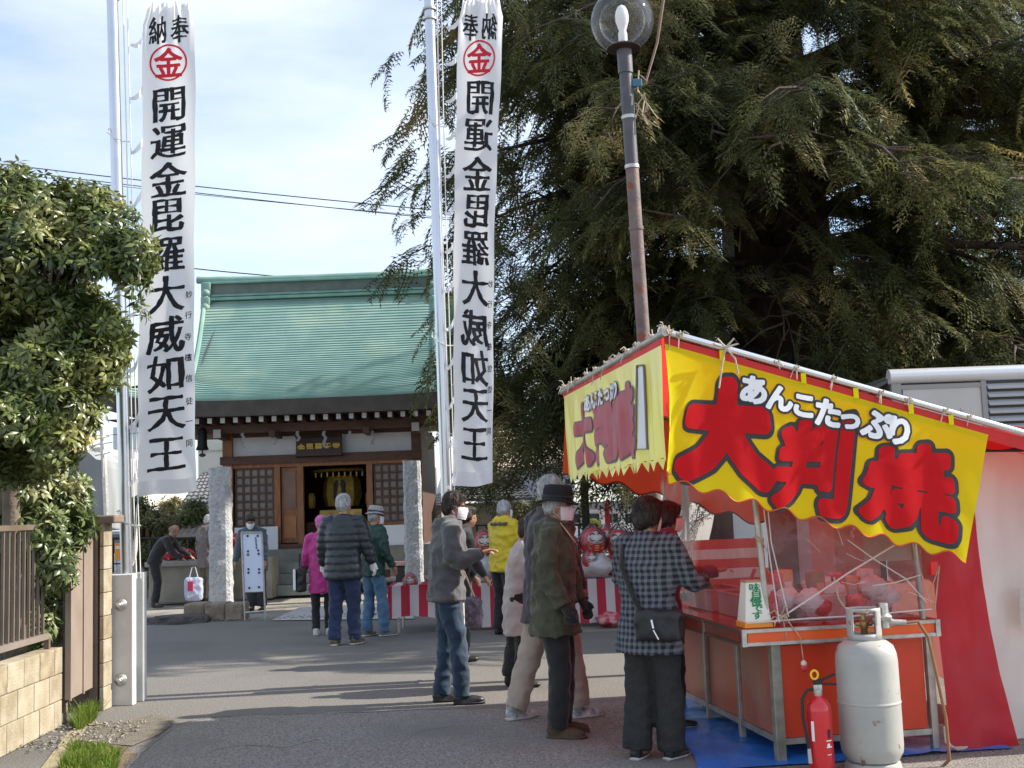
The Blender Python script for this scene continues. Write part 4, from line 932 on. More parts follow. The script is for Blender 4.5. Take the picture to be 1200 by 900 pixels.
def add_limb(z0, az, ln, rise, droop, sub=1.0):
    if R(175) < az < R(232): ln *= .74
    P = []; n_ = 12; d = Vector((math.cos(az), math.sin(az), 0)); sdv = Vector((-d.y, d.x, 0)); bend = r.uniform(-.6, .6)
    for i in range(n_+1):
        s = i/n_; P.append(Vector((TX, TY, z0))+d*(.7+ln*s)+sdv*bend*s*s*1.2+Vector((0, 0, rise*math.sin(s*2.2)-droop*s**2.2))+Vector((noise.noise(Vector((s*3, az, z0)))*.25, 0, noise.noise(Vector((s*3, z0, az)))*.25)))
    limbs.tube(P, [max(.012, .12*(1-s/n_)**1.1*(.5+ln/8)) for s in range(n_+1)], 7)
    nsec = int(ln*3.6*sub)
    for k_ in range(nsec):
        s = r.uniform(.2, 1.0) if ln > 3 else r.uniform(.3, 1)
        f = s*n_; i = min(n_-1, int(f)); p = P[i].lerp(P[i+1], f-i); ang = az+r.choice((-1, 1))*r.uniform(.3, 1.5); sl_ = r.uniform(.5, 1.5)*(1.15-.5*s)
        e = p+Vector((math.cos(ang), math.sin(ang), 0))*sl_+Vector((0, 0, -r.uniform(.1, .9)*sl_)); mid = p.lerp(e, .5)+Vector((0, 0, .12*sl_))
        Q_ = [p, mid, e]
        limbs.tube(Q_, [.022, .014, .006], 5, cap=False)
        ns_ = int(4+sl_*4.6)
        for q in range(ns_):
            t = (q+.6)/ns_; c = (p.lerp(mid, t*2) if t < .5 else mid.lerp(e, t*2-1))
            items.append((c+Vector((r.gauss(0, .06), r.gauss(0, .06), r.gauss(0, .05))), ang+r.gauss(0, .7), r.uniform(-.15, .75), r.uniform(.8, 1.6), r.randrange(9)))
        items.append((e, ang, r.uniform(.1, .8), r.uniform(.8, 1.5), r.randrange(9)))
# limbs on the side seen, plus the ones behind and above that cast the shade
for i in range(122):
    z0 = r.uniform(3.2, 13.2)
    az = R(r.uniform(168, 372)) if i % 6 else R(r.uniform(0, 360))
    left = max(0, -math.cos(az)); toward = -math.sin(az)                      # 1 = towards camera
    ln = r.uniform(3.0, 6.4)*(1.0 if z0 < 10 else .8)
    if z0 < 5.4 and toward > .55: ln *= .55
    if left > .6: ln = min(ln, 4.4)
    if left > .6 and z0 < 5: ln = min(ln, 3.4)
    add_limb(z0, az, ln, r.uniform(.2, 1.1), r.uniform(.8, 2.4))
# long low limbs sweeping out left over the doll table, and right over the truck
for z0, azd, ln, rise, dr in ((4.6, 200, 5.6, .3, 1.9), (5.2, 214, 5.4, .4, 2.4), (4.4, 222, 4.6, .2, 1.6), (5.6, 192, 6.3, .5, 2.0), (6.6, 196, 6.6, .5, 1.4), (6.2, 208, 6.0, .4, 2.2), (7.4, 199, 6.9, .5, 1.2), (8.4, 204, 6.6, .6, 1.1), (5.0, 238, 4.2, .2, 1.8), (3.9, 205, 4.9, .2, 1.3),
                             (4.8, 184, 6.0, .3, 1.9), (9.4, 196, 6.8, .5, 1.2), (10.2, 210, 6.4, .4, .9), (4.4, 300, 4.6, .2, 1.4), (4.8, 322, 5.6, .3, 1.6), (5.6, 312, 5.8, .3, 2.2), (5.0, 345, 5.8, .3, 1.6), (4.2, 335, 5.4, .2, 1.0), (5.4, 285, 3.6, .2, 2.0), (5.2, 262, 3.3, .2, 2.1), (6.2, 270, 3.8, .2, 2.6)):
    add_limb(z0, R(azd), ln, rise, dr, 1.25)

# keep a few openings where the photograph shows sky beside the trunk
def keep(p):
    v = p-Vector((0, 0, EYE)); dpt = v.dot(fw); x = 600+F*v.dot(rt)/dpt; y = 450-F*v.dot(up)/dpt
    if y < -60 or x > 1260: return r.random() < .30
    lim = 452+26*math.sin(y*.03)+18*math.sin(y*.083) if y < 345 else (500+12*math.sin(y*.05) if y < 500 else 545)
    if x < lim: return r.random() < .06
    if x < 705 and r.random() < .12: return False
    if x > 1080 and 90 < y < 300 and noise.noise(p*.9) < -.05: return False
    if 838 < x < 980 and 150 < y < 400 and p.y < TY: return r.random() < (.2 if 850 < x < 965 and y > 190 else .6)
    if p.y > TY+.5: return r.random() < .5
    return True
items = [it for it in items if keep(it[0]) and it[0].z > 1.9]
# loose hanging clumps between the limbs, thick in some places and open in others
for i in range(8200):
    z = r.uniform(2.6, 11.5); az = R(r.uniform(172, 368)); rad = (6.4 if z > 6 else 5.2+(z-3)*.35)*(.30+.7*math.sqrt(r.random()))
    p = Vector((TX+math.cos(az)*rad, TY+math.sin(az)*rad*.85, z-.10*rad)); c = noise.noise(Vector((p.x*.75, p.y*.5, p.z*.85))); c2 = noise.noise(p*2.1)
    if c+c2*.35 < .02+(.10 if p.x < 1 else 0): continue
    if rad < 2.6 and 4 < z < 9.3: continue
    items.append((p, az+r.gauss(0, .6), r.uniform(0, .85), r.uniform(.8, 1.6), r.randrange(9)))
items = [it for it in items if keep(it[0]) and it[0].z > 1.9]
NMAX = 8900
if len(items) > NMAX:
    r.shuffle(items); items = items[:NMAX]
cm = leafmat('conifer_needles', (.066, .082, .034), (.145, .150, .056), (.36, .28, .12), trans=.45, rough=.55, spec=.3, sc=.9)
items = [(a, b, c, d*(1.7 if a.y > TY-.5 else (1.3 if a.y > TY-3 else 1.1)), e) for a, b, c, d, e in items]
place_sprays(items, 'crown', cm, tree)
limbs.build('limbs', bark, tree, smooth='all')

# twiggy dead branch near the trunk
m = MB()
for i in range(2):
    p = Vector((TX+r.uniform(-3.2, 3), TY-2.2-r.uniform(0, 3), r.uniform(4, 9.5))); d = Vector((r.gauss(0, 1), r.gauss(0, .4), r.uniform(-.9, .3))).normalized()
    m.tube([p, p+d*.5+Vector((0, 0, .08)), p+d*1.2], [.018, .012, .005], 5)
m.build('bare_twigs', M('pale_twig', (.22, .18, .13), None), tree, kind='stuff')
# a second and a third darker tree standing behind, closing the view at right and centre
def mass_tree(name, label, x, y, h, rad, n_, z0, seed, mat, parent_tr=.35):
    t = thing(name, label, 'tree', (x, y, 0)); mm = MB(); mm.tube([(x, y, 0), (x+.1, y, h*.5), (x, y+.1, h*.92)], [parent_tr, parent_tr*.6, .05], 10); rr_ = random.Random(seed); its = []
    for i in range(24):
        z = rr_.uniform(z0, h*.9); a = rr_.uniform(0, 6.28); l_ = rad*rr_.uniform(.5, 1)*(1-(z/h)**2*.6); e = Vector((x+math.cos(a)*l_, y+math.sin(a)*l_, z+rr_.uniform(-.6, .5))); mm.tube([(x, y, z-.5), e], [.07, .015], 5)
        for q in range(n_//24):
            s = rr_.uniform(.25, 1.1); p = Vector((x, y, z-.4)).lerp(e, s)+Vector((rr_.gauss(0, .45), rr_.gauss(0, .45), rr_.gauss(0, .4))); its.append((p, a+rr_.gauss(0, 1), rr_.uniform(-.2, .7), rr_.uniform(1.6, 2.8), rr_.randrange(7)))
    mm.build('trunk', bark, t, smooth='all'); place_sprays(its, 'crown', mat, t)
dm = leafmat('dark_conifer_needles', (.024, .034, .015), (.045, .056, .022), (.08, .08, .035), trans=.15, sc=.8)
mass_tree('conifer', 'dark tree behind the great conifer above the truck box', 11.5, 27, 9.5, 4.2, 430, 1.2, 31, dm)
mass_tree('conifer', 'dark tree behind the great conifer above the stall roof', 5.4, 29, 8, 4.6, 380, 1.6, 32, dm)

# --- broadleaf trees: whorls of glossy oval leaves on an uneven crown
def whorl(seed, ll=.075, lw=.030):
    r_ = random.Random(seed); V = []; T = []
    for i in range(8):
        a = i*2.4+r_.uniform(-.3, .3); el = r_.uniform(-.5, .75); d = Vector((math.cos(a)*math.cos(el), math.sin(a)*math.cos(el), math.sin(el))); s = Vector((-math.sin(a), math.cos(a), 0)); up_ = d.cross(s)*-1
        l_, w_ = ll*r_.uniform(.7, 1.2), lw*r_.uniform(.8, 1.15); p = d*.012; cdr = Vector((0, 0, -.25*l_)); b = len(V)
        V += [p, p+d*l_*.45+s*w_*.5+up_*w_*.16, p+d*l_*.45-up_*w_*.05, p+d*l_*.45-s*w_*.5+up_*w_*.16, p+d*l_+cdr]
        T += [(b, b+2, b+1, b+1), (b, b+3, b+2, b+2), (b+1, b+2, b+4, b+4), (b+2, b+3, b+4, b+4)]
    T = [t[:3] for t in T]
    return np.array([tuple(v) for v in V]), np.array(T)
WH = [whorl(i) for i in range(6)]
def place_whorls(items_, name, mat, parent, W_=WH):
    Vs, Qs, off = [], [], 0; rg = np.random.default_rng(3)
    for pos, nrm, s_ in items_:
        V, Q = W_[rg.integers(len(W_))]; z = nrm.normalized(); x = z.orthogonal().normalized(); x.rotate(Matrix.Rotation(rg.uniform(0, 6.28), 3, z)); y = z.cross(x)
        Rm = np.array([tuple(x), tuple(y), tuple(z)])*s_; Vs.append(V @ Rm+np.array(tuple(pos))); Qs.append(Q+off); off += len(V)
    return npmesh(name, np.concatenate(Vs), np.concatenate(Qs), mat, parent)
def crown_pts(blobs, n_, seed, minr=.72):
    rr_ = random.Random(seed); out_ = []; tot = sum(b[1][0]*b[1][2] for b in blobs)
    for c, rd in blobs:
        for i in range(int(n_*rd[0]*rd[2]/tot)):
            d = Vector((rr_.gauss(0, 1), rr_.gauss(0, 1), rr_.gauss(0, 1))).normalized(); q = rr_.uniform(minr, 1.0)**.8; q *= 1+.22*noise.noise(d*2.3+Vector(c)); 
            if rr_.random() < .15: q *= rr_.uniform(.5, .95)
            p = Vector((c[0]+d.x*rd[0]*q, c[1]+d.y*rd[1]*q, c[2]+d.z*rd[2]*q))
            if noise.noise(p*1.9) < -.28: continue
            nn = (d+Vector((0, 0, .45))+Vector((rr_.gauss(0, .35), rr_.gauss(0, .35), rr_.gauss(0, .35))))
            out_.append((p, nn, rr_.uniform(.75, 1.3)))
    return out_
lm = leafmat('glossy_leaf', (.060, .088, .020), (.14, .165, .045), (.30, .30, .10), trans=.3, rough=.33, spec=.6, sc=3.0)
Yb = 8.6
bt = thing('broadleaf_tree', 'round glossy broadleaf garden tree overhanging the wall at left', 'tree', (D(10, 560, Yb).x, Yb+.5, 0))
def C(px, py, r1, r2=None, dy=0): p = D(px, py, Yb+dy); return ((p.x, p.y, p.z), (r1, r1, r2 or r1))
bl_ = [C(30, 300, .58, .55), C(100, 330, .46, .46), C(118, 275, .36, .32), C(60, 250, .40, .34), C(10, 262, .45, .42), C(-50, 300, .7, .7), C(60, 400, .48, .44), C(100, 395, .32, .34), C(0, 430, .5, .42), C(70, 460, .30, .24), C(140, 330, .22, .24, -.2), C(30, 235, .25, .22), C(-80, 420, .6, .6), C(25, 350, .6, .55, .5), C(40, 500, .26, .2), C(0, 490, .34, .26), C(80, 480, .2, .14), C(-20, 530, .3, .2), C(20, 520, .3, .2), C(55, 440, .4, .3, -.2), C(62, 480, .36, .28, -.25), C(110, 425, .26, .26, -.2), C(28, 535, .30, .2, -.3), C(15, 500, .36, .3, -.4), C(60, 520, .26, .22, -.35), C(5, 550, .3, .2, -.4), C(88, 500, .16, .14, -.2), C(140, 375, .2, .22, -.2), C(150, 300, .24, .22, -.2), C(95, 240, .26, .2)]
place_whorls(crown_pts(bl_, 8200, 4), 'crown', lm, bt)
m = MB(); b0 = Vector((D(-10, 560, Yb).x, Yb+.5, 0)); b1 = D(12, 560, Yb+.1); b2 = D(48, 485, Yb+.1)
m.tube([b0, b0.lerp(b1, .6), b1, b2, D(66, 420, Yb), D(60, 360, Yb)], [.10, .08, .06, .05, .04, .02], 10); m.tube([b1, D(20, 500, Yb), D(-5, 420, Yb+.1), D(-20, 330, Yb)], [.08, .06, .045, .02], 8); m.tube([b2, D(90, 440, Yb), D(120, 360, Yb)], [.04, .03, .012], 8); m.tube([D(5, 600, Yb+.2), D(8, 540, Yb+.1), D(30, 500, Yb)], [.06, .05, .03], 8)
rr2 = random.Random(8)
for i in range(30):
    p = D(rr2.uniform(-10, 120), rr2.uniform(260, 480), Yb+rr2.uniform(-.3, .3)); m.tube([D(45, 420, Yb), D(45, 420, Yb).lerp(p, .5)+Vector((0, 0, .05)), p], [.022, .014, .005], 5)
m.build('trunk', barkg, bt, smooth='all')
bu = thing('garden_bush', 'leafy green bush growing behind the brown fence below the tree', 'bush', (D(30, 650, 9.3).x, 9.3, 0)); Yb = 9.3
bl2 = [C(30, 600, .34, .26), C(70, 590, .24, .2), C(-10, 590, .3, .25), C(62, 650, .17, .2), C(88, 570, .12, .09), C(50, 690, .15, .2), C(-20, 660, .3, .35), C(20, 650, .22, .2), C(40, 560, .22, .12), C(50, 735, .14, .2), C(25, 570, .36, .2, -.25), C(80, 615, .20, .2, -.2), C(45, 625, .28, .24, -.3), C(66, 665, .16, .2, -.3)]
lm2 = leafmat('bush_leaf', (.08, .115, .035), (.16, .20, .075), (.34, .34, .16), trans=.25, rough=.35, spec=.55, sc=3.0)
place_whorls(crown_pts(bl2, 3000, 14, .5), 'foliage', lm2, bu)
m = MB()
for i in range(9): x, y = rr2.uniform(0, 75), 720; p = D(x, 800, 9.3); m.tube([Vector((p.x, 9.35, 0)), D(x+rr2.uniform(-8, 8), 680, 9.3), D(x+rr2.uniform(-20, 20), 600, 9.3)], [.02, .014, .006], 6)
m.build('stems', barkg, bu)
# --- soft shrubs in the garden behind the flagpole
def shrub(name, label, pxs, Y, n_, mat, sz=1.6):
    global Yb
    Yb = Y; t = thing(name, label, 'shrub', (D(pxs[0][0], 650, Y).x, Y, 0)); place_whorls([(p, q, s*sz) for p, q, s in crown_pts([C(*b) for b in pxs], n_, int(Y*7), .3)], 'foliage', mat, t)
    m = MB(); b = D(pxs[0][0], 660, Y)
    for i in range(6): e = D(pxs[0][0]+rr2.uniform(-14, 14), 600, Y); m.tube([Vector((b.x+rr2.uniform(-.1, .1), Y, 0)), e.lerp(b, .4), e], [.05, .035, .01], 6)
    m.build('stems', M('orange_brown_bark', (.26, .13, .07), (.2, .1, .06), 6), t)
sm = leafmat('shrub_leaf', (.10, .13, .045), (.17, .19, .08), (.26, .24, .12), trans=.3, sc=2)
sm2 = leafmat('yellowing_leaf', (.20, .18, .08), (.28, .25, .11), (.32, .22, .12), trans=.3, sc=2)
shrub('shrub', 'soft green shrub beside the left flagpole behind the bent man', [(172, 620, .55, .6), (168, 650, .4, .4), (160, 595, .35, .3)], 28, 800, sm)
shrub('shrub', 'yellowish shrub under the left banner between two green shrubs', [(192, 610, .45, .5), (205, 598, .4, .35)], 29.5, 500, sm2)
shrub('shrub', 'green shrub behind the person in the grey brown jacket', [(218, 625, .5, .6), (228, 600, .4, .35), (212, 645, .4, .4)], 28.5, 700, sm)
shrub('shrub', 'dark clipped shrub behind the yellow jacket', [(640, 600, .5, .35), (615, 600, .35, .25)], 25.5, 500, leafmat('dark_clipped', (.08, .09, .035), (.12, .13, .06), (.18, .17, .09)), 1.2)
# ------------------------------------------------------------------ food stall (local axes: x along the near side, away right; y along the serving front, away)
SA = math.atan2(.153, .988); C0 = Vector((1.52, 7.08, 0))
SX = Vector((math.cos(SA), math.sin(SA), 0)); SY = Vector((-math.sin(SA), math.cos(SA), 0))
def S(x, y, z): return C0+SX*x+SY*y+Vector((0, 0, z))
SR = Matrix((SX, SY, Vector((0, 0, 1)))).transposed()
redpanel = M('orange_red_panel', (.70, .058, .016), (.60, .045, .014), 2, .35, spec=.5, bump=.08, bscale=5)
stainpanel = M('stained_red_panel', (.52, .09, .04), (.42, .13, .08), 3.2, .32, bump=.08, bscale=6, ramp2=((.45, .22, .15), 2.2, .5, .7), stretch=(1, 1, .5))
trim = M('counter_trim', (.74, .09, .015), (.80, .12, .02), 4, .3)
redcloth = M('red_awning_cloth', (.62, .045, .03), (.55, .04, .03), 3, .55, trans=.62, spec=.3, bump=.2, bscale=5)
orcloth = M('back_lit_banner_back', (.70, .13, .05), (.62, .09, .04), 2, .6, trans=.62, spec=.2, bump=.2, bscale=5)
pole_m = M('galvanised_pole', (.50, .48, .44), (.36, .33, .29), 10, .4, .6)
ropem = M('hemp_rope', (.50, .42, .30), (.38, .31, .21), 30, .9)
stall = thing('food_stall', 'festival food stall with red roof and yellow side banner, orange counter and steel poles', 'stall', C0, SA)
def slope(x): return 2.53-.294*(x+.68)
# counter carcass
def sb(name, c, d, mat, label=None, bv=.0, parent=stall, lrot=None):
    m = MB(); rot = SR if lrot is None else SR @ Euler(lrot).to_matrix()
    (m.bevbox(S(*c), d, bv, rot) if bv else m.box(S(*c), d, rot)); return m.build(name, mat, parent, label=label)
sb('counter_top', (.40, .985, .785), (1.24, 2.13, .03), M('red_counter_top', (.42, .035, .02), (.33, .03, .02), 3, .18, spec=.6))
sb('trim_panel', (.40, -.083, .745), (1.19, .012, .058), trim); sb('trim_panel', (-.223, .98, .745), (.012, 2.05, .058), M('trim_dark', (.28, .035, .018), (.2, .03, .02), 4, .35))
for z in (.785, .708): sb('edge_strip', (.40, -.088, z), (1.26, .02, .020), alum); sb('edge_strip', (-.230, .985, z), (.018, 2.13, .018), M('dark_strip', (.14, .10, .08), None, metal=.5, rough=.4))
for x in (-.218, 1.012): sb('edge_corner', (x, -.09, .746), (.028, .026, .10), alum)
for y in (.62, 1.3): sb('edge_clip', (-.235, y, .746), (.012, .02, .09), alum)
sb('side_panel', (.50, .03, .405), (.93, .012, .54), redpanel)
for y0, y1 in ((.04, .68), (.74, 1.36), (1.42, 2.02)): sb('front_panel', (.03, (y0+y1)/2, .405), (.012, y1-y0, .54), stainpanel)
for y in (.02, .71, 1.39, 2.04): sb('frame_leg', (.02, y, .36), (.04, .04, .70), pole_m, bv=.004)
for x in (1.0,): sb('frame_leg', (x, .02, .36), (.045, .045, .70), pole_m, bv=.004)
sb('corner_leg', (.0, .0, .36), (.06, .06, .715), M('worn_leg', (.22, .21, .16), (.34, .33, .28), 12, .5, .4), bv=.006)
sb('bottom_rail', (.50, .02, .115), (1.0, .03, .035), pole_m); sb('bottom_rail', (.02, 1.03, .115), (.03, 2.0, .035), pole_m); sb('inner_shelf', (.5, 1.0, .16), (.9, 1.9, .02), M('shelf_brown', (.18, .08, .05), None))
# poles
def pole2(name, p, q, r_=.016, mat=pole_m, lab=None): m = MB(); m.tube([S(*p), S(*q)], r_, 12); return m.build(name, mat, stall, smooth=True, label=lab)
pole2('upright_pole', (-.045, -.045, .79), (-.12, -.045, slope(-.12)-.03), .019); pole2('upright_pole', (.955, -.03, .79), (.89, -.03, slope(.89)-.02), .019)
pole2('upright_pole', (-.03, 2.03, .79), (-.06, 2.03, slope(-.06)-.03), .015); pole2('upright_pole', (1.9, -.03, 0), (1.9, -.03, slope(1.9)), .019); pole2('upright_pole', (1.9, 2.5, 0), (1.9, 2.5, slope(1.9)), .019)
shiny = M('chrome_pole', (.75, .75, .76), None, rough=.18, metal=.95)
pole2('roof_beam', (-.72, -.35, slope(-.72)+.02), (2.9, -.35, slope(2.9)+.02), .021, shiny); pole2('roof_beam', (-.70, -.42, 2.535), (-.70, 2.68, 2.52), .022, pole_m); pole2('roof_beam', (-.68, 2.56, 2.54), (2.0, 2.56, slope(2.0)), .02)
pole2('roof_beam', (2.0, -.4, slope(2.0)-.03), (2.0, 2.6, slope(2.0)-.03), .02); pole2('roof_beam', (.6, -.35, slope(.6)-.02), (.6, 2.56, slope(.6)-.02), .016)
# roof sheet
m = MB()
def rf(u, v):
    x = -.69+3.5*u; y = -.34+2.9*v; return S(x, y, slope(x)-.006-.03*math.sin(u*9.4)**2*math.sin(v*3.14)*.8+.006*math.sin(v*21))
m.grid(rf, 30, 30); m.build('roof_sheet', redcloth, stall, smooth='all')
def valance(name, f, nu, mat, lab=None, nv=14): m = MB(); m.grid(f, nu, nv); return m.build(name, mat, stall, smooth='all', label=lab)
def scal(s, per, dp): return dp*(1-abs(math.sin(math.pi*s/per)))
# red strip hanging directly under the beams
valance('red_strip', lambda u, v: S(-.69+3.4*u, -.352-.004*math.sin(u*40), slope(-.69+3.4*u)-.012-.075*v), 60, M('red_strip_cloth', (.66, .03, .025), (.55, .03, .025), 5, .5, trans=.3), nv=2)
valance('red_strip', lambda u, v: S(-.704-.004*math.sin(u*40), -.35+2.95*u, 2.53-.012-.06*v), 40, MATS['red_strip_cloth'], nv=2)
# the yellow side banner, hung square to the sloping beam
ca, sa_ = math.cos(math.atan(.294)), math.sin(math.atan(.294))
BW, BH = 2.06, .785
def side_pt(a, b, off=0.0):           # a along beam (m), b down from beam
    fold = .016*math.sin(a*9+b*3)*min(1, b*3)+.008*math.sin(a*23-b*9)*b+.03*math.exp(-a*9)*math.sin(b*5)
    x = -.69+a*ca-b*sa_*min(1, a/.22)**.7; z = slope(-.69)-.055-a*sa_-b*ca
    return S(x, -.362-fold-off, z)
yel = M('yellow_banner_cloth', (.90, .90, .02), (.88, .86, .02), 3, .6, trans=.5, spec=.12, bump=.25, bscale=4)
valance('side_banner', lambda u, v: side_pt(u*BW, v*(BH-scal(u*BW, .205, -.0)+ -.022+.022*math.cos(2*math.pi*u*BW/.205))), 120, yel, 'bright yellow side banner with scalloped lower edge', nv=30)
edge_m = M('red_edging', (.55, .10, .02), None, rough=.6)
m = MB(); 
def lowedge(u): return (BH-.022+.022*math.cos(2*math.pi*u*BW/.205))
m.tube([side_pt(u*BW, lowedge(u), .003) for u in [i/160 for i in range(161)]], .005, 5); m.build('banner_edging', edge_m, stall)
# big characters
bigblack = M('banner_black_print', (.03, .028, .028), None, rough=.45, spec=.4); bigred = M('banner_red_print', (.78, .016, .022), (.72, .015, .02), 4, .65, spec=.12, trans=.3, bump=.25, bscale=5); bigwhite = M('banner_white_print', (.85, .84, .85), None, rough=.5)
def inv_side(px, py):
    "photo pixel -> banner coordinates"
    d = _ray(px, py); o = Vector((0, 0, EYE)); q = S(0, -.37, 0); t = (q-o).dot(SY)/d.dot(SY); p = o+d*t-C0; x = p.dot(SX); z = p.z
    # x = -.69 + a ca - b sa ; z = z0 - a sa - b ca
    X_, Z_ = x+.69, slope(-.69)-.055-z; return X_*ca+Z_*sa_, -X_*sa_+Z_*ca
def bigchar(ch, quad, fat, mb, off, warp=None, brush=0, n=96):
    "quad: photo corners (top-left, top-right, bottom-right, bottom-left) of the glyph"
    Q_ = [inv_side(*p) for p in quad]
    def pl(x, y):
        v = 1-y; a = (Q_[0][0]*(1-x)+Q_[1][0]*x)*(1-v)+(Q_[3][0]*(1-x)+Q_[2][0]*x)*v; b = (Q_[0][1]*(1-x)+Q_[1][1]*x)*(1-v)+(Q_[3][1]*(1-x)+Q_[2][1]*x)*v
        return side_pt(max(.01, a), b, off)
    text_on(mb, ch, pl, fat, brush, n, warp=warp)
bigs = [('大', [(812, 448), (895, 448), (905, 572), (795, 556)]), ('判', [(912, 497), (1006, 484), (992, 610), (899, 592)]), ('焼', [(1016, 524), (1118, 520), (1120, 640), (1006, 606)])]
mk, mr_ = MB(), MB()
for ch, q in bigs: bigchar(ch, q, .142 if ch == '大' else .100, mk, .004); bigchar(ch, q, .096 if ch == '大' else .053, mr_, .007)
mk.build('character_outline', bigblack, stall, label='thick black outline of the three large characters'); 
bigm = mr_.build('large_characters', bigred, stall)
kp = [(885, 457), (915, 467), (943, 476), (972, 484), (998, 494), (1029, 498), (1055, 505)]; ks = [32, 30, 29, 32, 27, 34, 33]
mk, mr_ = MB(), MB()
for (ch, (px, py), s_) in zip('あんこたっぷり', kp, ks):
    h = s_*.54; q = [(px-h, py-h-3), (px+h, py-h+3), (px+h-3, py+h+3), (px-h-3, py+h-3)]
    bigchar(ch, q, .125, mk, .009, n=64); bigchar(ch, q, .050, mr_, .012, n=64)
mk.build('kana_outline', bigblack, stall); mr_.build('kana_lettering', bigwhite, stall)
# front banner on the serving side, seen edge-on, faded colours also hold film haze and grazing sun
fy = M('faded_hazed_yellow', (.90, .88, .28), (.88, .85, .18), 2, .35, trans=.06, spec=.5, bump=.3, bscale=5)
def front_pt(a, b, off=0.0):          # a from near corner (y=-.35) going away
    f_ = .018*math.sin(a*13)*min(1, b*3)+.010*math.sin(a*31+b*4)*min(1, b*2)
    return S(-.712-f_-off, -.36+a, 2.47-b)
valance('front_banner', lambda u, v: front_pt(u*2.9, v*(.66+.012*math.cos(2*math.pi*u*2.9/.14))), 150, fy, 'faded yellow front banner, film haze and grazing sun in its colour, serrated lower edge', nv=20)
def fringe(u, k_): return front_pt(u, .66+.05*k_)
m = MB()
for i in range(22):
    a = i*.13; m.add([front_pt(a, .655, .002), front_pt(a+.065, .72, .002), front_pt(a+.13, .655, .002)], [(0, 1, 2)])
m.build('serrated_edge', fy, stall)
fr = M('faded_hazed_red', (.55, .07, .10), (.50, .16, .20), 4, .45, trans=.2); fk = M('faded_hazed_black', (.16, .14, .15), None, rough=.5); fw_ = M('faded_hazed_white', (.75, .77, .80), None, rough=.5)  # prints paled too, with the film haze put into their colours
mk, mr_, mw_ = MB(), MB(), MB()
for ch, a0, w_ in (('焼', .60, .62), ('判', 1.28, .6), ('大', 1.92, .56)):
    def pl(x, y, a0=a0, w_=w_): return front_pt(a0+(1-x)*w_, .14+(1-y)*.46, .004)
    def pl2(x, y, a0=a0, w_=w_): return front_pt(a0+(1-x)*w_, .14+(1-y)*.46, .008)
    text_on(mk, ch, pl, .10); text_on(mr_, ch, pl2, .07)
for i, ch in enumerate('りぷったこんあ'):
    a0 = 1.0+i*.15
    text_on(mw_, ch, lambda x, y, a0=a0: front_pt(a0+(1-x)*.15, .08+(1-y)*.13, .013), .05, n=48); text_on(mk, ch, lambda x, y, a0=a0: front_pt(a0+(1-x)*.15, .08+(1-y)*.13, .0105), .10, n=48)
mk.build('character_outline', fk, stall); mr_.build('large_characters', fr, stall); mw_.build('kana_lettering', fw_, stall)
m = MB(); m.grid(lambda u, v: front_pt(.38+.14*u+.03*v, .07+.5*v, .005), 6, 12); ob_ = m.build('white_panel_print', fw_, stall)
m = MB(); m.tube([front_pt(.38, .07, .008), front_pt(.52, .05, .008), front_pt(.57, .57, .008), front_pt(.41, .58, .008), front_pt(.38, .07, .008)], .008, 4); m.build('panel_outline', fk, stall)
# the other two banners seen from inside: back-lit, orange red
def far_pt(a, b): return S(-.69+a*ca-b*sa_*.3, 2.56+.012*math.sin(a*14), slope(-.69)-.04-a*sa_-b*ca)
valance('far_banner', lambda u, v: far_pt(u*2.3, v*(.66+.03*math.cos(2*math.pi*u*2.3/.33))), 90, orcloth, 'far side banner glowing orange red from inside', nv=12)
m = MB(); m.tube([far_pt(u*2.3, (.66+.03*math.cos(2*math.pi*u*2.3/.33)))+SY*-.004 for u in [i/90 for i in range(91)]], .007, 5); m.build('banner_edging', M('dark_edging', (.12, .03, .03), None), stall)
def back_pt(a, b): return S(2.0, -.3+a, slope(2.0)-b+.0)
valance('back_cloth', lambda u, v: S(2.0+.03*math.sin(u*26), -.3+2.85*u, slope(2.0)*(1-v)+.15*v), 60, M('back_cloth', (.42, .16, .13), (.30, .13, .12), 1.5, .8, trans=.35), 'reddish cloth closing the back of the stall', nv=10)
valance('inner_side_cloth', lambda u, v: S(.95+1.05*u, 2.50+.02*math.sin(u*20), slope(1.4)*(1-v)+.15*v), 20, M('inner_grey_cloth', (.20, .16, .16), (.27, .22, .22), 3, .8, trans=.2), nv=6)
# clear weather film on both open bays
film = Mclear('clear_film', (.93, .92, .93), .04, .2, .05, (.85, .80, .80), .10, 3.5)
film2 = Mclear('clear_film_scratched', (.90, .88, .90), .34, .10, .03, (.85, .78, .80), 1.0, 7)
def wr(a, b, k_): return .02*math.sin(a*7+k_)+.015*noise.noise(Vector((a*5, b*7, k_)))+.010*noise.noise(Vector((a*14, b*16, k_)))
m = MB(); m.grid(lambda u, v: S(-.04+.99*u, -.075+wr(u*1.2, v, 1), .815+(slope(-.04+.99*u)-.86)*v), 50, 60); m.build('clear_film', film2, stall, smooth='all', label='wrinkled clear plastic film on the near bay')
m = MB(); m.grid(lambda u, v: S(-.075+wr(u*2, v, 3)*.12, -.03+2.05*u, .815+(1.66)*v), 60, 50); m.build('clear_film', film, stall, smooth='all', label='clear plastic film along the serving front')
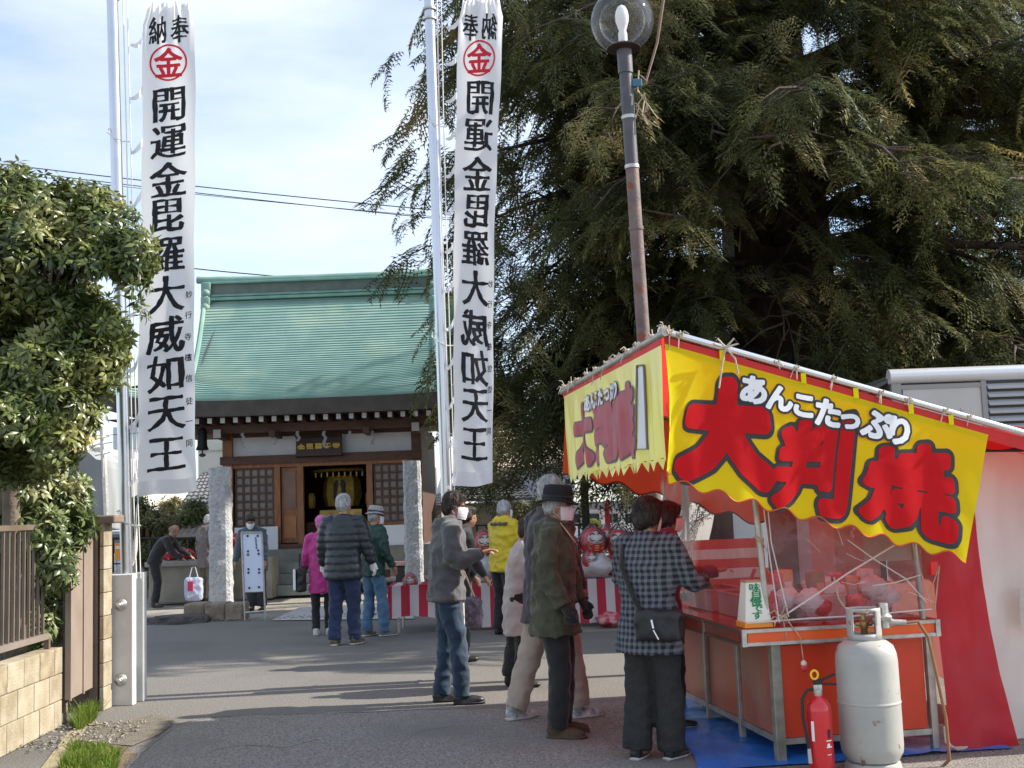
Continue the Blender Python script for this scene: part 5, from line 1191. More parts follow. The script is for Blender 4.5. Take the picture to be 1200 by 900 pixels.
# strings and tape
def string(pts_, r_=.0035, mat=ropem, name='string'): m = MB(); m.tube([S(*p) for p in pts_], r_, 5); return m.build(name, mat, stall, smooth=True)
white_s = M('white_string', (.62, .56, .54), None, rough=.8)
string([(-.03, -.10, .83), (.45, -.115, 1.10), (.88, -.10, 1.31)], .006, white_s); string([(-.04, -.09, 1.95), (-.02, -.11, 1.3), (.06, -.11, .86)], .004, white_s); string([(-.06, -.09, 1.7), (-.03, -.10, 1.2), (0, -.11, .83)], .004, white_s)
string([(.46, -.115, 1.30), (.62, -.11, 1.18), (.82, -.11, 1.05), (.95, -.1, .90)], .004, white_s); string([(-.2, -.10, .835), (.2, -.115, .845), (.5, -.11, .845), (.98, -.1, .86)], .005, white_s); string([(.6, -.115, 1.02), (.75, -.11, 1.03), (.93, -.1, 1.07)], .004, white_s)
string([(.06, -.1, .83), (.12, -.12, .74), (.13, -.125, .60)], .003); string([(.88, -.1, 1.28), (.90, -.12, 1.15), (.97, -.12, .88)], .004); string([(.97, -.1, .95), (1.04, -.12, 1.12), (1.0, -.1, .86)], .005)
string([(.36, -.11, 1.08), (.38, -.115, .95), (.44, -.11, .86)], .006)
def knot(p, s_, seed, mat=ropem, name='rope_knot', tails=3, par=stall):
    r_ = random.Random(seed); m = MB(); c = S(*p)
    pts_ = [c+Vector((math.sin(i*1.3)*s_*.5, math.cos(i*1.7+1)*s_*.45, math.sin(i*2.1)*s_*.4)) for i in range(14)]
    m.tube(pts_, .0055, 5)
    for t in range(tails):
        e = c+Vector((r_.uniform(-1.6, 1.6)*s_, r_.uniform(-.8, .2)*s_, r_.uniform(-2.6, 1.2)*s_)); m.tube([c, c.lerp(e, .5)+Vector((0, 0, s_*.5)), e], [.0045, .004, .003], 5)
    return m.build(name, mat, par, smooth=True)
knot((.02, -.09, .86), .06, 1, tails=6); knot((-.08, -.07, 1.32), .035, 2)
for i, y in enumerate((-.40, -.15, .2, .45, .75, 1.05, 1.4, 1.7, 2.05, 2.3, 2.55, 2.66)): knot((-.70, y, 2.55), .045, 10+i, M('pale_rope', (.55, .48, .38), (.42, .36, .28), 30, .9), tails=4)
for i, x in enumerate((-.66, -.60, -.02, .10, .33, .62, .78, 1.02, 1.17)): knot((x, -.37, slope(x)+.02), .04 if i < 2 else .028, 40+i, MATS['pale_rope'], tails=4 if i < 2 else 3)
# bow with long tails
m = MB(); bx_ = -.33; c = S(bx_, -.38, slope(bx_)+.02)
for s_ in (-1, 1): m.tube([c, c+SX*(.05*s_)+Vector((0, -.02, .05)), c+SX*(.075*s_)+Vector((0, -.02, .02)), c], .006, 6)
m.tube([c, c+SX*-.03+Vector((0, -.02, -.1)), c+SX*-.06+Vector((0, -.03, -.24))], .005, 6); m.tube([c, c+SX*.05+Vector((0, -.02, -.07)), c+SX*.06+Vector((0, -.03, -.16))], .005, 6); m.build('rope_bow', MATS['pale_rope'], stall, smooth=True)
for x in (-.35, .14, .46, .80, 1.05): m = MB(); p = S(x, -.368, slope(x)-.03); m.box(p, (.03, .004, .06), SR); m.build('fixing_tape', yel, stall)
for i in range(5):
    r_ = random.Random(60+i); a, z = r_.uniform(.02, .9), r_.uniform(.86, 1.5); da, dz = r_.uniform(-.18, .18), r_.uniform(-.14, .14)
    string([(a, -.098, z), (a+da*.5, -.112, z+dz*.5+r_.uniform(-.02, .02)), (a+da, -.098, z+dz)], r_.uniform(.0008, .0014), M('film_glint', (.80, .78, .78), None, rough=.3, spec=.8), 'film_glint')  # highlights along the film's creases drawn as thin pale tubes
# little red charm hanging from the counter
ch_ = thing('bell_charm', 'tiny red and white charm hanging on a string below the counter edge', 'charm', S(.13, -.125, .58)); m = MB(); m.ell(S(.13, -.125, .585), (.018, .018, .02)); m.build('charm_top', M('charm_white', (.7, .6, .5), None), ch_); m = MB(); m.ell(S(.13, -.125, .56), (.024, .02, .024)); m.build('charm_body', M('charm_red', (.6, .03, .03), None, rough=.4), ch_)

# ------------------------------------------------------------------ goods on the counter
def shopsign():
    p0 = (-.115, .0, .803); t = thing('price_sign', 'white tapered sign with green brush lettering and orange foot on the counter corner', 'sign', S(*p0), SA-.05)
    m = MB(); w0, w1, h, d0, d1 = .085, .055, .265, .075, .045
    P = [S(p0[0]+sx*(w0 if z == 0 else w1), p0[1]+sy*(d0 if z == 0 else d1), .802+z*h) for z in (0, 1) for sy in (-1, 1) for sx in (-1, 1)]
    m.add(P, [(0, 2, 3, 1), (4, 5, 7, 6), (0, 1, 5, 4), (1, 3, 7, 5), (3, 2, 6, 7), (2, 0, 4, 6)]); m.build('sign_body', M('sign_white', (.78, .76, .66), None, rough=.5), t)
    m = MB(); m.bevbox(S(p0[0], p0[1], .819), (.178, .158, .036), .004, SR); m.build('sign_foot', M('sign_orange', (.85, .28, .02), None, rough=.4), t)
    m = MB(); m.bevbox(S(p0[0], p0[1], 1.073), (.115, .095, .014), .003, SR); m.build('sign_cap', M('sign_cap', (.45, .25, .16), None, rough=.4), t)
    m = MB()
    for i, ch in enumerate('味自慢です'):
        zc = 1.038-i*.041; 
        def pl(x, y, zc=zc, i=i):
            z = zc+(y-.5)*.050; k_ = (z-.802)/h; return S(p0[0]+(x-.5)*.074+.006*(i % 2-.5), p0[1]-(d0+(d1-d0)*k_)-.003, z)
        text_on(m, ch, pl, .025, .01, 40, seed=i)
    m.build('green_lettering', M('green_ink', (.01, .22, .07), None, rough=.5), t)
shopsign()
tubm = Mclear('pink_tub', (.95, .70, .70), .3, .2, .5, (.85, .42, .42), .3, 8)
for i, (x, y, w_, d_, lab) in enumerate(((.10, .62, .24, .62, 'long pink plastic tub on the counter behind the tapered sign'), (.10, 1.32, .26, .55, 'pale pink plastic tub farther along the counter by the plaid coat'), (.42, .42, .26, .5, 'pink tub set back behind the near pole'))):
    t = thing('plastic_tub', lab, 'tub', S(x, y, .80), SA, 'plastic tubs'); m = MB()
    for (cx2, cy2, sx2, sy2) in ((x-w_/2, y, .006, d_), (x+w_/2, y, .006, d_), (x, y-d_/2, w_, .006), (x, y+d_/2, w_, .006)): m.box(S(cx2, cy2, .875), (sx2, sy2, .145), SR)
    m.box(S(x, y, .806), (w_, d_, .008), SR); m.build('tub_shell', tubm, t)
    m = MB()
    for a, b, sx2, sy2 in ((x-w_/2, y, .022, d_+.02), (x+w_/2, y, .022, d_+.02), (x, y-d_/2, w_, .022), (x, y+d_/2, w_, .022)): m.box(S(a, b, .95), (sx2, sy2, .008), SR)
    m.build('tub_rim', M('tub_rim', (.65, .28, .27), None, rough=.3), t)
    for k_ in range(4): m = MB(); m.ell(S(x+rnd.uniform(-.05, .05), y+rnd.uniform(-.2, .2), .86), (.05, .05, .04)); m.build('packed_cake', M('cake_brown', (.35, .17, .06), (.5, .28, .12), 12, .7), t)
def handle(p, q, mat, lab): m = MB(); m.tube([S(*p), S(*q)], [.008, .013], 8); o = m.build('tongs', mat, None, smooth=True, loc=S(*p)); tag(o, lab, 'utensil')
handle((-.02, .46, .93), (.05, .38, 1.12), M('red_handle', (.55, .04, .03), None, rough=.35), 'long red handle leaning out of the pink tub'); handle((.0, .16, .92), (.03, .12, 1.14), M('orange_handle', (.60, .16, .05), None, rough=.35), 'orange handle standing behind the tapered sign')
m = MB(); m.lathe([(.03, 0), (.035, .02), (.03, .15), (.016, .18), (.014, .2)], S(.06, .12, .80), 12); o = m.build('sauce_bottle', M('red_bottle', (.6, .03, .04), None, rough=.3), None, smooth=True, loc=S(.06, .12, .8)); tag(o, 'red plastic bottle directly behind the tapered sign', 'bottle')
# heap of white wrapped packs and bags inside the near bay
bagm = Mclear('wrap_plastic', (.97, .97, .98), .45, .14, .72, (.92, .88, .90), 1.0, 14); bagred = M('red_wrap', (.70, .03, .035), (.55, .03, .03), 8, .35)
LBW = ['leftmost crumpled clear pack in the heap, against the near pole', 'clear pack second from the near pole in the heap', 'clear pack third from the near pole, below the crossing strings', 'left red wrapped pack in the heap behind the clear film', 'crumpled clear pack just right of the left red pack', 'crumpled clear pack in the middle of the heap between the red packs', 'right red wrapped pack in the heap behind the clear film', 'clear pack just right of the right red pack', 'rightmost clear pack in the heap, near the right pole']
for i in range(9):
    x, y, z = .14+.085*i+rnd.uniform(-.02, .02), .22+rnd.uniform(-.05, .25), .87+rnd.uniform(0, .13); m = MB(); m.ell((0, 0, 0), (1, 1, 1), n=16, k=10)
    V = [S(x+Vector(v).x*.085*(1+.3*noise.noise(Vector(v)*2+Vector((i, 0, 0)))), y+v[1]*.08, z+v[2]*(.07+.03*noise.noise(Vector(v)*3+Vector((0, i, 0))))) for v in m.v]
    m.v = V; o = m.build('wrapped_pack', bagred if i in (3, 6) else bagm, None, smooth=False, loc=S(x, y, z)); o['group'] = 'wrapped packs heaped on the counter'; o['category'] = 'food pack'; o['label'] = LBW[i]
gcol = [M('pack_white', (.80, .78, .78), (.70, .66, .66), 12, .35), M('pack_red', (.75, .02, .03), (.6, .02, .02), 9, .3), M('pack_orange', (.75, .28, .06), None, rough=.4), M('pack_pink', (.78, .40, .44), (.8, .7, .7), 14, .4), M('pack_brown', (.35, .16, .07), None, rough=.5)]
gl = ['white paper box at the left back of the heap', 'bright red box at the left back of the heap', 'orange box between two paler boxes in the stall', 'pink printed box behind the crossing strings', 'brown box beside the pink printed box', 'tall white box near the middle of the side bay', 'red box stacked near the middle of the side bay', 'low orange box behind the right red pack', 'pink box near the right pole inside', 'white box close to the right pole inside']
for i, lb_ in enumerate(gl):
    x, y, z = .10+.088*i, .40+rnd.uniform(-.06, .10), .80; h = rnd.uniform(.12, .30); m = MB(); m.bevbox((0, 0, h/2), (.085, .10, h), .006); o = m.build('goods_box', gcol[(i % 5)], None, world=False, loc=None); o.location = S(x, y, z+.002); o.rotation_euler = (0, 0, SA+rnd.uniform(-.3, .3)); tag(o, lb_, 'box', 'boxes of goods inside the stall')
    m = MB(); m.box((0, -.0515, h*.55), (.055, .002, h*.4)); q_ = m.build('box_label', gcol[(i+3) % 5], o, world=False)
t = thing('griddle', 'dark steel griddle with lid inside the stall', 'griddle', S(.55, .75, .8), SA); m = MB(); m.bevbox(S(.62, .8, .86), (.5, .7, .12), .01, SR); m.build('griddle_body', M('dark_steel', (.1, .09, .09), None, metal=.6, rough=.5), t); m = MB(); m.bevbox(S(.62, .8, .94), (.46, .66, .03), .008, SR); m.build('griddle_plate', black, t)
t = thing('metal_cabinet', 'pale grey metal cabinet standing at the back of the stall', 'cabinet', S(1.35, 1.9, 0), SA); m = MB(); m.bevbox(S(1.30, 1.9, .75), (.5, .4, 1.5), .01, SR); m.build('cabinet_body', M('cabinet_grey', (.42, .42, .46), None, rough=.5), t); m = MB(); m.box(S(1.08, 1.69, .95), (.2, .01, .9), SR); m.build('cabinet_door', M('cabinet_door', (.5, .5, .55), None), t)
m = MB(); m.grid(lambda u, v: S(.15+.75*u, 2.46-.02*math.sin(u*14), 1.25-.42*v), 14, 8); o = m.build('striped_cloth', Mstripe('h_stripe', (.75, .70, .68), (.65, .12, .10), 2, .16, .5, .4), None, loc=S(.5, 2.46, .85)); tag(o, 'red and white horizontally striped cloth seen through the film', 'cloth')
m = MB(); m.grid(lambda u, v: S(.66+.34*u, .10+.01*math.sin(u*7), 1.40-.25*v), 8, 6); o = m.build('paper_notice', M('pale_paper', (.48, .42, .38), None), None, loc=S(.8, .1, 1.2)); tag(o, 'blank pale notice sheet hanging inside beside the right pole', 'paper')
m = MB(); m.box(S(1.05, -.02, 1.10), (.05, .05, .08), SR); o = m.build('red_box', M('bright_red_plastic', (.8, .02, .02), None, rough=.3), None, loc=S(1.05, -.02, 1.1)); tag(o, 'small bright red plastic box by the right pole', 'box')
# ------------------------------------------------------------------ tent cloth of the neighbouring pitch
tc_ = thing('tent_curtain', 'red and white tent side cloth hanging to the ground at the right edge', 'tent cloth', S(1.3, -.1, 0), SA)
wh = M('white_tent_cloth', (.82, .80, .74), (.76, .73, .67), 1.6, .5, trans=.15, bump=.5, bscale=3, ramp2=((.66, .50, .44), 1.0, .6, .9)); rdm = M('red_tent_cloth', (.60, .025, .04), (.52, .02, .035), 2, .42, trans=.35, bump=.5, bscale=3.5)
def cloth(x0, x1, yo, seed, flare=.13):
    def f(u, v):
        x = x0+(x1-x0)*u; z = 1.95*(1-v)+.01; sp = flare*v**2.4*(u*1.1+.1); fo = .035*math.sin(x*11+seed+v*2)+.03*noise.noise(Vector((x*3, v*4, seed)))+.02*noise.noise(Vector((x*9, v*9, seed)))
        return S(x+sp*.9, yo-sp*.5-fo*(.35+.8*v), z)
    return f
m = MB(); m.grid(cloth(1.04, 1.36, -.02, 1), 24, 60); m.build('red_cloth', rdm, tc_, smooth='all'); 
m = MB(); m.grid(cloth(1.28, 3.1, .085, 4), 60, 60); m.build('white_cloth', wh, tc_, smooth='all')
m = MB(); m.grid(lambda u, v: cloth(1.62, 1.80, .0, 4)(u, .52+.12*v)+SY*-.03, 8, 8); m.build('sheet_patch', M('pale_patch', (.70, .66, .58), (.6, .56, .5), 20, .5, trans=.3), tc_)
m = MB(); m.tube([S(1.2, .0, 1.83), S(3.2, .0, 1.78)], .016, 8); m.build('curtain_pole', black, tc_); 
m = MB(); m.grid(lambda u, v: S(1.22+2*u, -.02+.01*math.sin(u*30), 1.97-.14*v-.012*abs(math.sin(u*28))), 50, 3); m.build('red_pelmet', MATS['red_strip_cloth'], tc_)
# blue tarp
bl = M('blue_tarp', (.02, .15, .55), (.03, .20, .65), 4, .35, bump=.6, bscale=7); m = MB()
def tarp(u, v):
    x = (-.56+.60*v)+(1.42-.6*v+.56)*u; y = -.13+2.8*v; e = min(u, 1-u, v, 1-v); return S(x+.04*noise.noise(Vector((v*4, u, 0))), y+.05*noise.noise(Vector((u*4, 3, v))), .012+max(0, .018*noise.noise(Vector((x*4, y*4, 0)))+.014*noise.noise(Vector((x*11, y*3, 2))))+.003)
m.grid(tarp, 50, 70); o = m.build('blue_tarp', bl, None, smooth='all', loc=S(0, 0, 0)); tag(o, 'crumpled bright blue plastic ground sheet under the stall counter', 'tarp')
# ------------------------------------------------------------------ gas cylinder
gp = G(1024, 903); gp.z = 0
gc = thing('gas_cylinder', 'tall pale grey propane gas cylinder standing before the orange side panel', 'gas cylinder', gp)
gm = M('cylinder_paint', (.36, .36, .33), (.42, .415, .38), 4, .45, bump=.05, ramp2=((.20, .13, .08), 13, .66, .72)); 
m = MB(); m.lathe([(.165, .0), (.168, .01), (.158, .055), (.150, .06)], gp, 40); m.build('foot_ring', gm, gc, smooth=True)
prof = [(.08, .045), (.15, .07), (.178, .12), (.182, .16), (.182, .40), (.1825, .41), (.1855, .413), (.1855, .420), (.1825, .424), (.182, .43), (.181, .66), (.176, .71), (.160, .755), (.125, .785), (.07, .798)]
m = MB(); m.lathe(prof, gp, 48); m.build('tank_body', gm, gc, smooth=True)
m = MB(); n = 40; V = []; Fc = []            # collar with hand openings
for j, z in enumerate([.79, .83, .90, .965, .985]):
    for i in range(n): a = 2*math.pi*i/n; V.append(gp+Vector((.098*math.cos(a), .098*math.sin(a), z)))
for j in range(4):
    for i in range(n):
        a = 2*math.pi*(i+.5)/n; front = abs(((a-R(255)+math.pi) % (2*math.pi))-math.pi) < R(38) or abs(((a-R(75)+math.pi) % (2*math.pi))-math.pi) < R(38)
        if front and j in (1, 2) and not (j == 2 and False): 
            if j == 1 or j == 2:
                if j == 1: continue
                continue
        Fc.append((j*n+i, j*n+(i+1) % n, (j+1)*n+(i+1) % n, (j+1)*n+i))
m.add(V, Fc); m.build('collar', gm, gc, smooth=True, solid=.006)
br = M('brass', (.45, .33, .12), (.3, .22, .1), 10, .4, .8)
m = MB(); m.lathe([(.02, .79), (.02, .86), (.028, .87), (.028, .90), (.014, .91), (.014, .94)], gp, 14); m.tube([gp+Vector((-.05, 0, .885)), gp+Vector((.05, 0, .885))], .014, 8); m.build('valve', br, gc, smooth=True)
m = MB(); m.lathe([(.012, .94), (.034, .942), (.036, .955), (.030, .962), (.01, .963)], gp, 10); m.build('valve_wheel', M('valve_wheel', (.25, .13, .08), None), gc)
rg_ = thing('gas_regulator', 'dull metal gas regulator and brown hose joining cylinder to counter', 'regulator', gp+Vector((.13, 0, .9)))
m = MB(); m.tube([gp+Vector((.05, 0, .90)), gp+Vector((.24, -.01, .885))], .018, 10); m.tube([gp+Vector((.12, 0, .86)), gp+Vector((.12, 0, 1.0))], [.032, .026], 12); m.lathe([(.04, 0), (.045, .01), (.045, .025), (.03, .04)], gp+Vector((.12, 0, .90)), 16); m.build('regulator_body', alum, rg_, smooth=True)
m = MB(); h0 = gp+Vector((.24, -.01, .885)); m.tube([h0, h0+Vector((.07, 0, .005)), h0+Vector((.13, .02, -.09)), h0+Vector((.165, .03, -.30)), h0+Vector((.20, .03, -.55)), h0+Vector((.20, .02, -.78)), h0+Vector((.16, .1, -.86))], .010, 8); m.build('hose', M('orange_brown_hose', (.28, .13, .05), (.2, .1, .05), 9, .5), rg_, smooth=True)
gc.scale = (.96, .96, .93); rg_.location.z -= .062
# ------------------------------------------------------------------ fire extinguisher
ep = G(969, 915); ep.z = 0; ep = ep+Vector((0.01, .12, 0))
fe = thing('fire_extinguisher', 'red fire extinguisher with black hose between counter leg and gas cylinder', 'fire extinguisher', ep); er = M('extinguisher_red', (.62, .012, .02), (.58, .012, .02), 3, .22, spec=.6, coat=.3)
m = MB(); m.lathe([(.068, 0), (.070, .01), (.070, .36), (.066, .395), (.05, .42), (.03, .435), (.022, .445)], ep, 32); m.build('tank', er, fe, smooth=True)
m = MB(); m.lathe([(.024, .44), (.026, .45), (.026, .475), (.016, .48), (.016, .50)], ep, 16); m.bevbox(ep+Vector((.0, 0, .485)), (.05, .03, .04), .006); m.build('valve_body', alum, fe, smooth=True)
m = MB(); m.bevbox(ep+Vector((.045, 0, .535)), (.13, .018, .014), .004, (0, R(-22), 0)); m.bevbox(ep+Vector((.05, 0, .505)), (.12, .018, .012), .004, (0, R(4), 0)); m.bevbox(ep+Vector((-.005, 0, .52)), (.03, .024, .05), .005); m.build('lever', black, fe)
m = MB(); m.tube([ep+Vector((-.015+.02*math.cos(a), -.012, .56+.024*math.sin(a))) for a in [2*math.pi*i/14 for i in range(15)]], .0065, 6); m.build('safety_pin_ring', M('yellow_plastic', (.8, .55, .02), None, rough=.4), fe, smooth=True)
m = MB(); m.tube([ep+Vector((-.02, 0, .48)), ep+Vector((-.06, -.01, .475)), ep+Vector((-.095, -.02, .43)), ep+Vector((-.10, -.03, .33)), ep+Vector((-.085, -.035, .22)), ep+Vector((-.078, -.04, .15))], .009, 8); m.build('hose', black, fe, smooth=True)
m = MB(); m.tube([ep+Vector((-.078, -.04, .16)), ep+Vector((-.075, -.04, .08))], [.010, .012], 8); m.build('nozzle', M('nozzle_grey', (.45, .45, .44), None), fe)
def lab(a0, a1, z0, z1, mat, nm, mb=None):
    m = MB(); m.grid(lambda u, v: ep+Vector((.0713*math.cos(R(a0+(a1-a0)*u)), .0713*math.sin(R(a0+(a1-a0)*u)), z0+(z1-z0)*v)), 8, 1); return m.build(nm, mat, fe)
lab(215, 230, .20, .31, bigwhite, 'side_label'); lab(282, 312, .200, .206, bigwhite, 'label_line'); lab(282, 312, .165, .172, bigwhite, 'label_line'); lab(284, 306, .125, .129, bigwhite, 'label_line'); lab(290, 306, .215, .265, black, 'pictogram'); lab(286, 300, .172, .188, bigwhite, 'label_line')
# small things at foot of curtain
m = MB(); c = S(.98, -.14, .03); m.tube([c+Vector((0, 0, .14)), c+Vector((.0, -.01, .05)), c+Vector((.06, -.03, .01)), c+Vector((.10, -.05, .02))], .007, 6); m.tube([c+Vector((0, 0, .1)), c+Vector((.03, -.02, .02)), c+Vector((.13, .0, .015))], .006, 6); o = m.build('loose_rope', MATS['pale_rope'], None, smooth=True, loc=c); tag(o, 'frayed pale rope end on the ground at the foot of the red tent cloth', 'rope')

# ------------------------------------------------------------------ truck body behind the stall
YT = 13.0; pl_, pr_ = D(1042, 440, YT), D(1330, 428, YT)
tr_ = thing('box_truck', 'silver box truck body with louvred shutter behind the stall', 'truck', (pl_.x, YT, 0)); zt = pl_.z
sil = M('brushed_silver_panel', (.42, .39, .37), (.48, .45, .43), 1.2, .35, .35, bump=.05, bscale=3); silw = M('silver_rim', (.72, .72, .73), None, rough=.25, metal=.4)
x0, x1 = pl_.x, pl_.x+4.6
m = MB(); m.bevbox(((x0+x1)/2, YT+1.05, (.85+zt)/2), (x1-x0, 2.1, zt-.85), .02); m.build('box_body', M('box_dark', (.10, .10, .10), None), tr_)
xs = D(1152, 470, YT-.02).x
m = MB(); m.bb((x0+.13, YT-.03, 1.0), (xs-.02, YT-.005, zt-.17)); pn = m.build('side_door_panel', sil, tr_)
for dx, dz in ((.25, -.9), (.33, -.9), (xs-x0-.35, -.42), (xs-x0-.25, -.42)): m = MB(); m.lathe([(.02, 0), (.02, .01), (.001, .012)], (x0+dx, YT-.031, zt+dz), 8, (R(90), 0, 0)); m.build('rivet', alum, pn)
m = MB(); m.tube([(x0-.02, YT-.03, zt-.02), (x1, YT-.03, zt-.02)], .085, 12); m.build('top_rim', silw, tr_, smooth=True); m = MB(); m.bb((x0, YT-.05, 1.0), (x0+.11, YT, zt-.05)); m.build('corner_frame', M('frame_grey', (.28, .27, .26), None, metal=.3, rough=.4), tr_); m = MB(); m.bb((xs-.02, YT-.05, 1.0), (xs+.04, YT, zt-.1)); m.build('door_frame', MATS['frame_grey'], tr_)
m = MB(); m.bb((x0+.1, YT-.045, zt-.17), (xs, YT-.01, zt-.12)); m.build('door_head', MATS['frame_grey'], tr_)
for i in range(18):
    m = MB(); z = zt-.17-i*.092; m.box(((xs+.05+x1)/2, YT-.045, z), (x1-xs-.05, .085, .018), (R(38), 0, 0)); m.build('louvre_slat', M('louvre_silver', (.55, .56, .58), None, rough=.35, metal=.2), tr_)
m = MB(); m.add([(x0, YT, zt-.05), (x0, YT+2.1, zt+.0), (x0-.75, YT+2.0, zt-.42), (x0-.75, YT+.1, zt-.42)], [(0, 1, 2, 3)]); m.build('wing_panel', M('dark_wing', (.06, .065, .07), None, rough=.3), tr_, solid=.04)
m = MB(); m.bb((x0-1.5, YT+.15, .5), (x0-.05, YT+1.95, 1.9)); m.build('cab', M('cab_white', (.6, .6, .6), None), tr_)
for wx in (x0-1.0, x1-.8):
    for wy in (YT+.2, YT+1.9): m = MB(); m.tube([(wx, wy-.12, .4), (wx, wy+.12, .4)], .4, 20); w_ = m.build('wheel', black, tr_)
m = MB(); m.bb((x0, YT+.3, .55), (x1, YT+1.8, .85)); m.build('chassis', black, tr_)

# ------------------------------------------------------------------ lamp post
YL = 10.9; g0 = D(729, 25, YL); lt = D(731, 52, YL); lf = D(754, 395, YL); dn = (lf-lt).normalized(); base = lf+dn*((lf.z)/-dn.z)
lp = thing('lamp_post', 'worn round globe street lamp on a tall leaning pipe behind the stall', 'street lamp', base); rad = .31
m = MB(); pm_ = M('lamp_pipe', (.075, .075, .085), (.11, .10, .11), 6, .5, .3, bump=.1); rust = M('lamp_pipe_rusty', (.20, .155, .135), (.13, .10, .10), 7, .7, .1, bump=.3, ramp2=((.22, .07, .04), 5, .62, .7))
mid = lt.lerp(lf, .42); m.tube([lt, lt+dn*.3], .074, 20); m.build('pipe_head', pm_, lp, smooth=True); m = MB(); m.tube([lt+dn*.3, mid], .064, 20); m.build('upper_pipe', pm_, lp, smooth=True); m = MB(); m.tube([mid, base], .064, 20); m.build('lower_pipe', rust, lp, smooth=True)
for q in (.25, .42, .63): c = lt.lerp(lf, q); m = MB(); m.tube([c, c+dn*.035], .071, 20); m.build('pipe_band', alum if q < .5 else rust, lp, smooth=True)
m = MB(); m.lathe([(.07, -.30), (.165, -.285), (.17, -.275), (.15, -.26), (.05, -.25)], g0, 28); m.build('globe_seat', M('bronze_seat', (.06, .045, .04), None, rough=.4, metal=.5), lp, smooth=True)
m = MB(); m.lathe([(max(.001, rad*math.sin(R(a))), -rad*math.cos(R(a))) for a in range(30, 181, 6)], g0, 40); m.build('globe', Mclear('globe_glass', (.95, .95, .95), .28, .03, .04, (.7, .72, .75), .05, 2), lp, smooth='all')
m = MB(); m.lathe([(.045, -.27), (.045, -.13), (.035, -.10), (.05, -.05), (.065, 0), (.068, .05), (.06, .10), (.04, .145), (.012, .165)], g0, 18); m.build('bulb', M('frosted_bulb', (.85, .85, .86), None, rough=.3, trans=.3), lp, smooth=True)
m = MB(); cc = lt.lerp(lf, .20)+Vector((.10, -.03, 0))
for i in range(7): a = Vector((rnd.uniform(-.05, .09), -.02, rnd.uniform(-.12, .1))); m.tube([cc+a, cc+a+Vector((rnd.uniform(-.09, .1), 0, rnd.uniform(-.1, .04))), cc+a+Vector((rnd.uniform(-.12, .12), 0, -.16))], .006, 5)
m.tube([cc+Vector((.02, 0, .3)), cc+Vector((.0, 0, .1)), cc+Vector((.06, 0, 0)), cc+Vector((.03, 0, -.15)), cc+Vector((.08, 0, -.25))], .008, 5); m.build('tangled_wire', ropem, lp, smooth=True)
m = MB(); m.bevbox(lt.lerp(lf, .14)+Vector((.10, -.02, 0)), (.10, .05, .08), .01); m.build('junction_box', M('blue_tape', (.05, .15, .22), None), lp)
m = MB(); a = D(780, -20, 11.2); m.tube([a, D(770, 50, 11.1), D(757, 95, 11.0), cc+Vector((.03, 0, .25))], [.018, .014, .012, .01], 6); m.build('loose_cable', M('brown_cable', (.16, .10, .07), None), lp, smooth=True)
# ------------------------------------------------------------------ people
skin = M('skin', (.46, .25, .165), (.40, .205, .13), 14, .5, spec=.4); skin2 = M('skin_tanned', (.42, .21, .13), (.33, .16, .10), 14, .5)
maskm = M('face_mask_white', (.78, .78, .82), None, rough=.8); maskp = M('face_mask_pale_pink', (.72, .60, .66), (.76, .66, .70), 10, .8)
def cloth_m(name, c, c2=None, rough=.85, bs=24, sheen=.2, b=.35): return M(name, c, c2 or tuple(x*.75 for x in c), 5, rough, bump=b, bscale=bs, sheen=sheen)
jeans = cloth_m('dark_jeans', (.010, .028, .058), (.018, .045, .085)); jeans2 = cloth_m('blue_jeans', (.018, .035, .10), (.012, .022, .06)); jeans3 = cloth_m('light_jeans', (.06, .14, .24), (.10, .20, .32))
blackc = cloth_m('black_cloth', (.014, .014, .016)); darkc = cloth_m('charcoal_cloth', (.035, .035, .037), (.022, .022, .024)); shoeb = M('black_leather', (.02, .02, .022), None, rough=.45); solew = M('pale_sole', (.5, .48, .46), None)
def hairm(name, c, c2): return M(name, c, c2, 30, .55, bump=1.2, bscale=60, stretch=(1, 1, .25), spec=.4)
hb = hairm('black_hair', (.012, .009, .008), (.035, .022, .018)); hg = hairm('grey_hair', (.32, .32, .33), (.55, .55, .55)); hdk = hairm('brown_black_hair', (.02, .013, .011), (.06, .035, .03))
def foldf(amp, sx=7, sz=10, seed=0.0, fine_=.35):
    def f(c, n):
        x, y, z = c; a = noise.noise((x*sx+seed, y*sx, z*sz+seed)); b = noise.noise((x*sx*2.6, y*sx*2.6+seed, z*sz*1.9)); c3 = noise.noise((x*sx*1.5+z*6+seed, y*sx*1.5, z*sz*1.1-x*7))
        return amp*(.8-2.4*abs(a)**.8-1.3*abs(c3)**.7)+amp*fine_*(b)
    return f
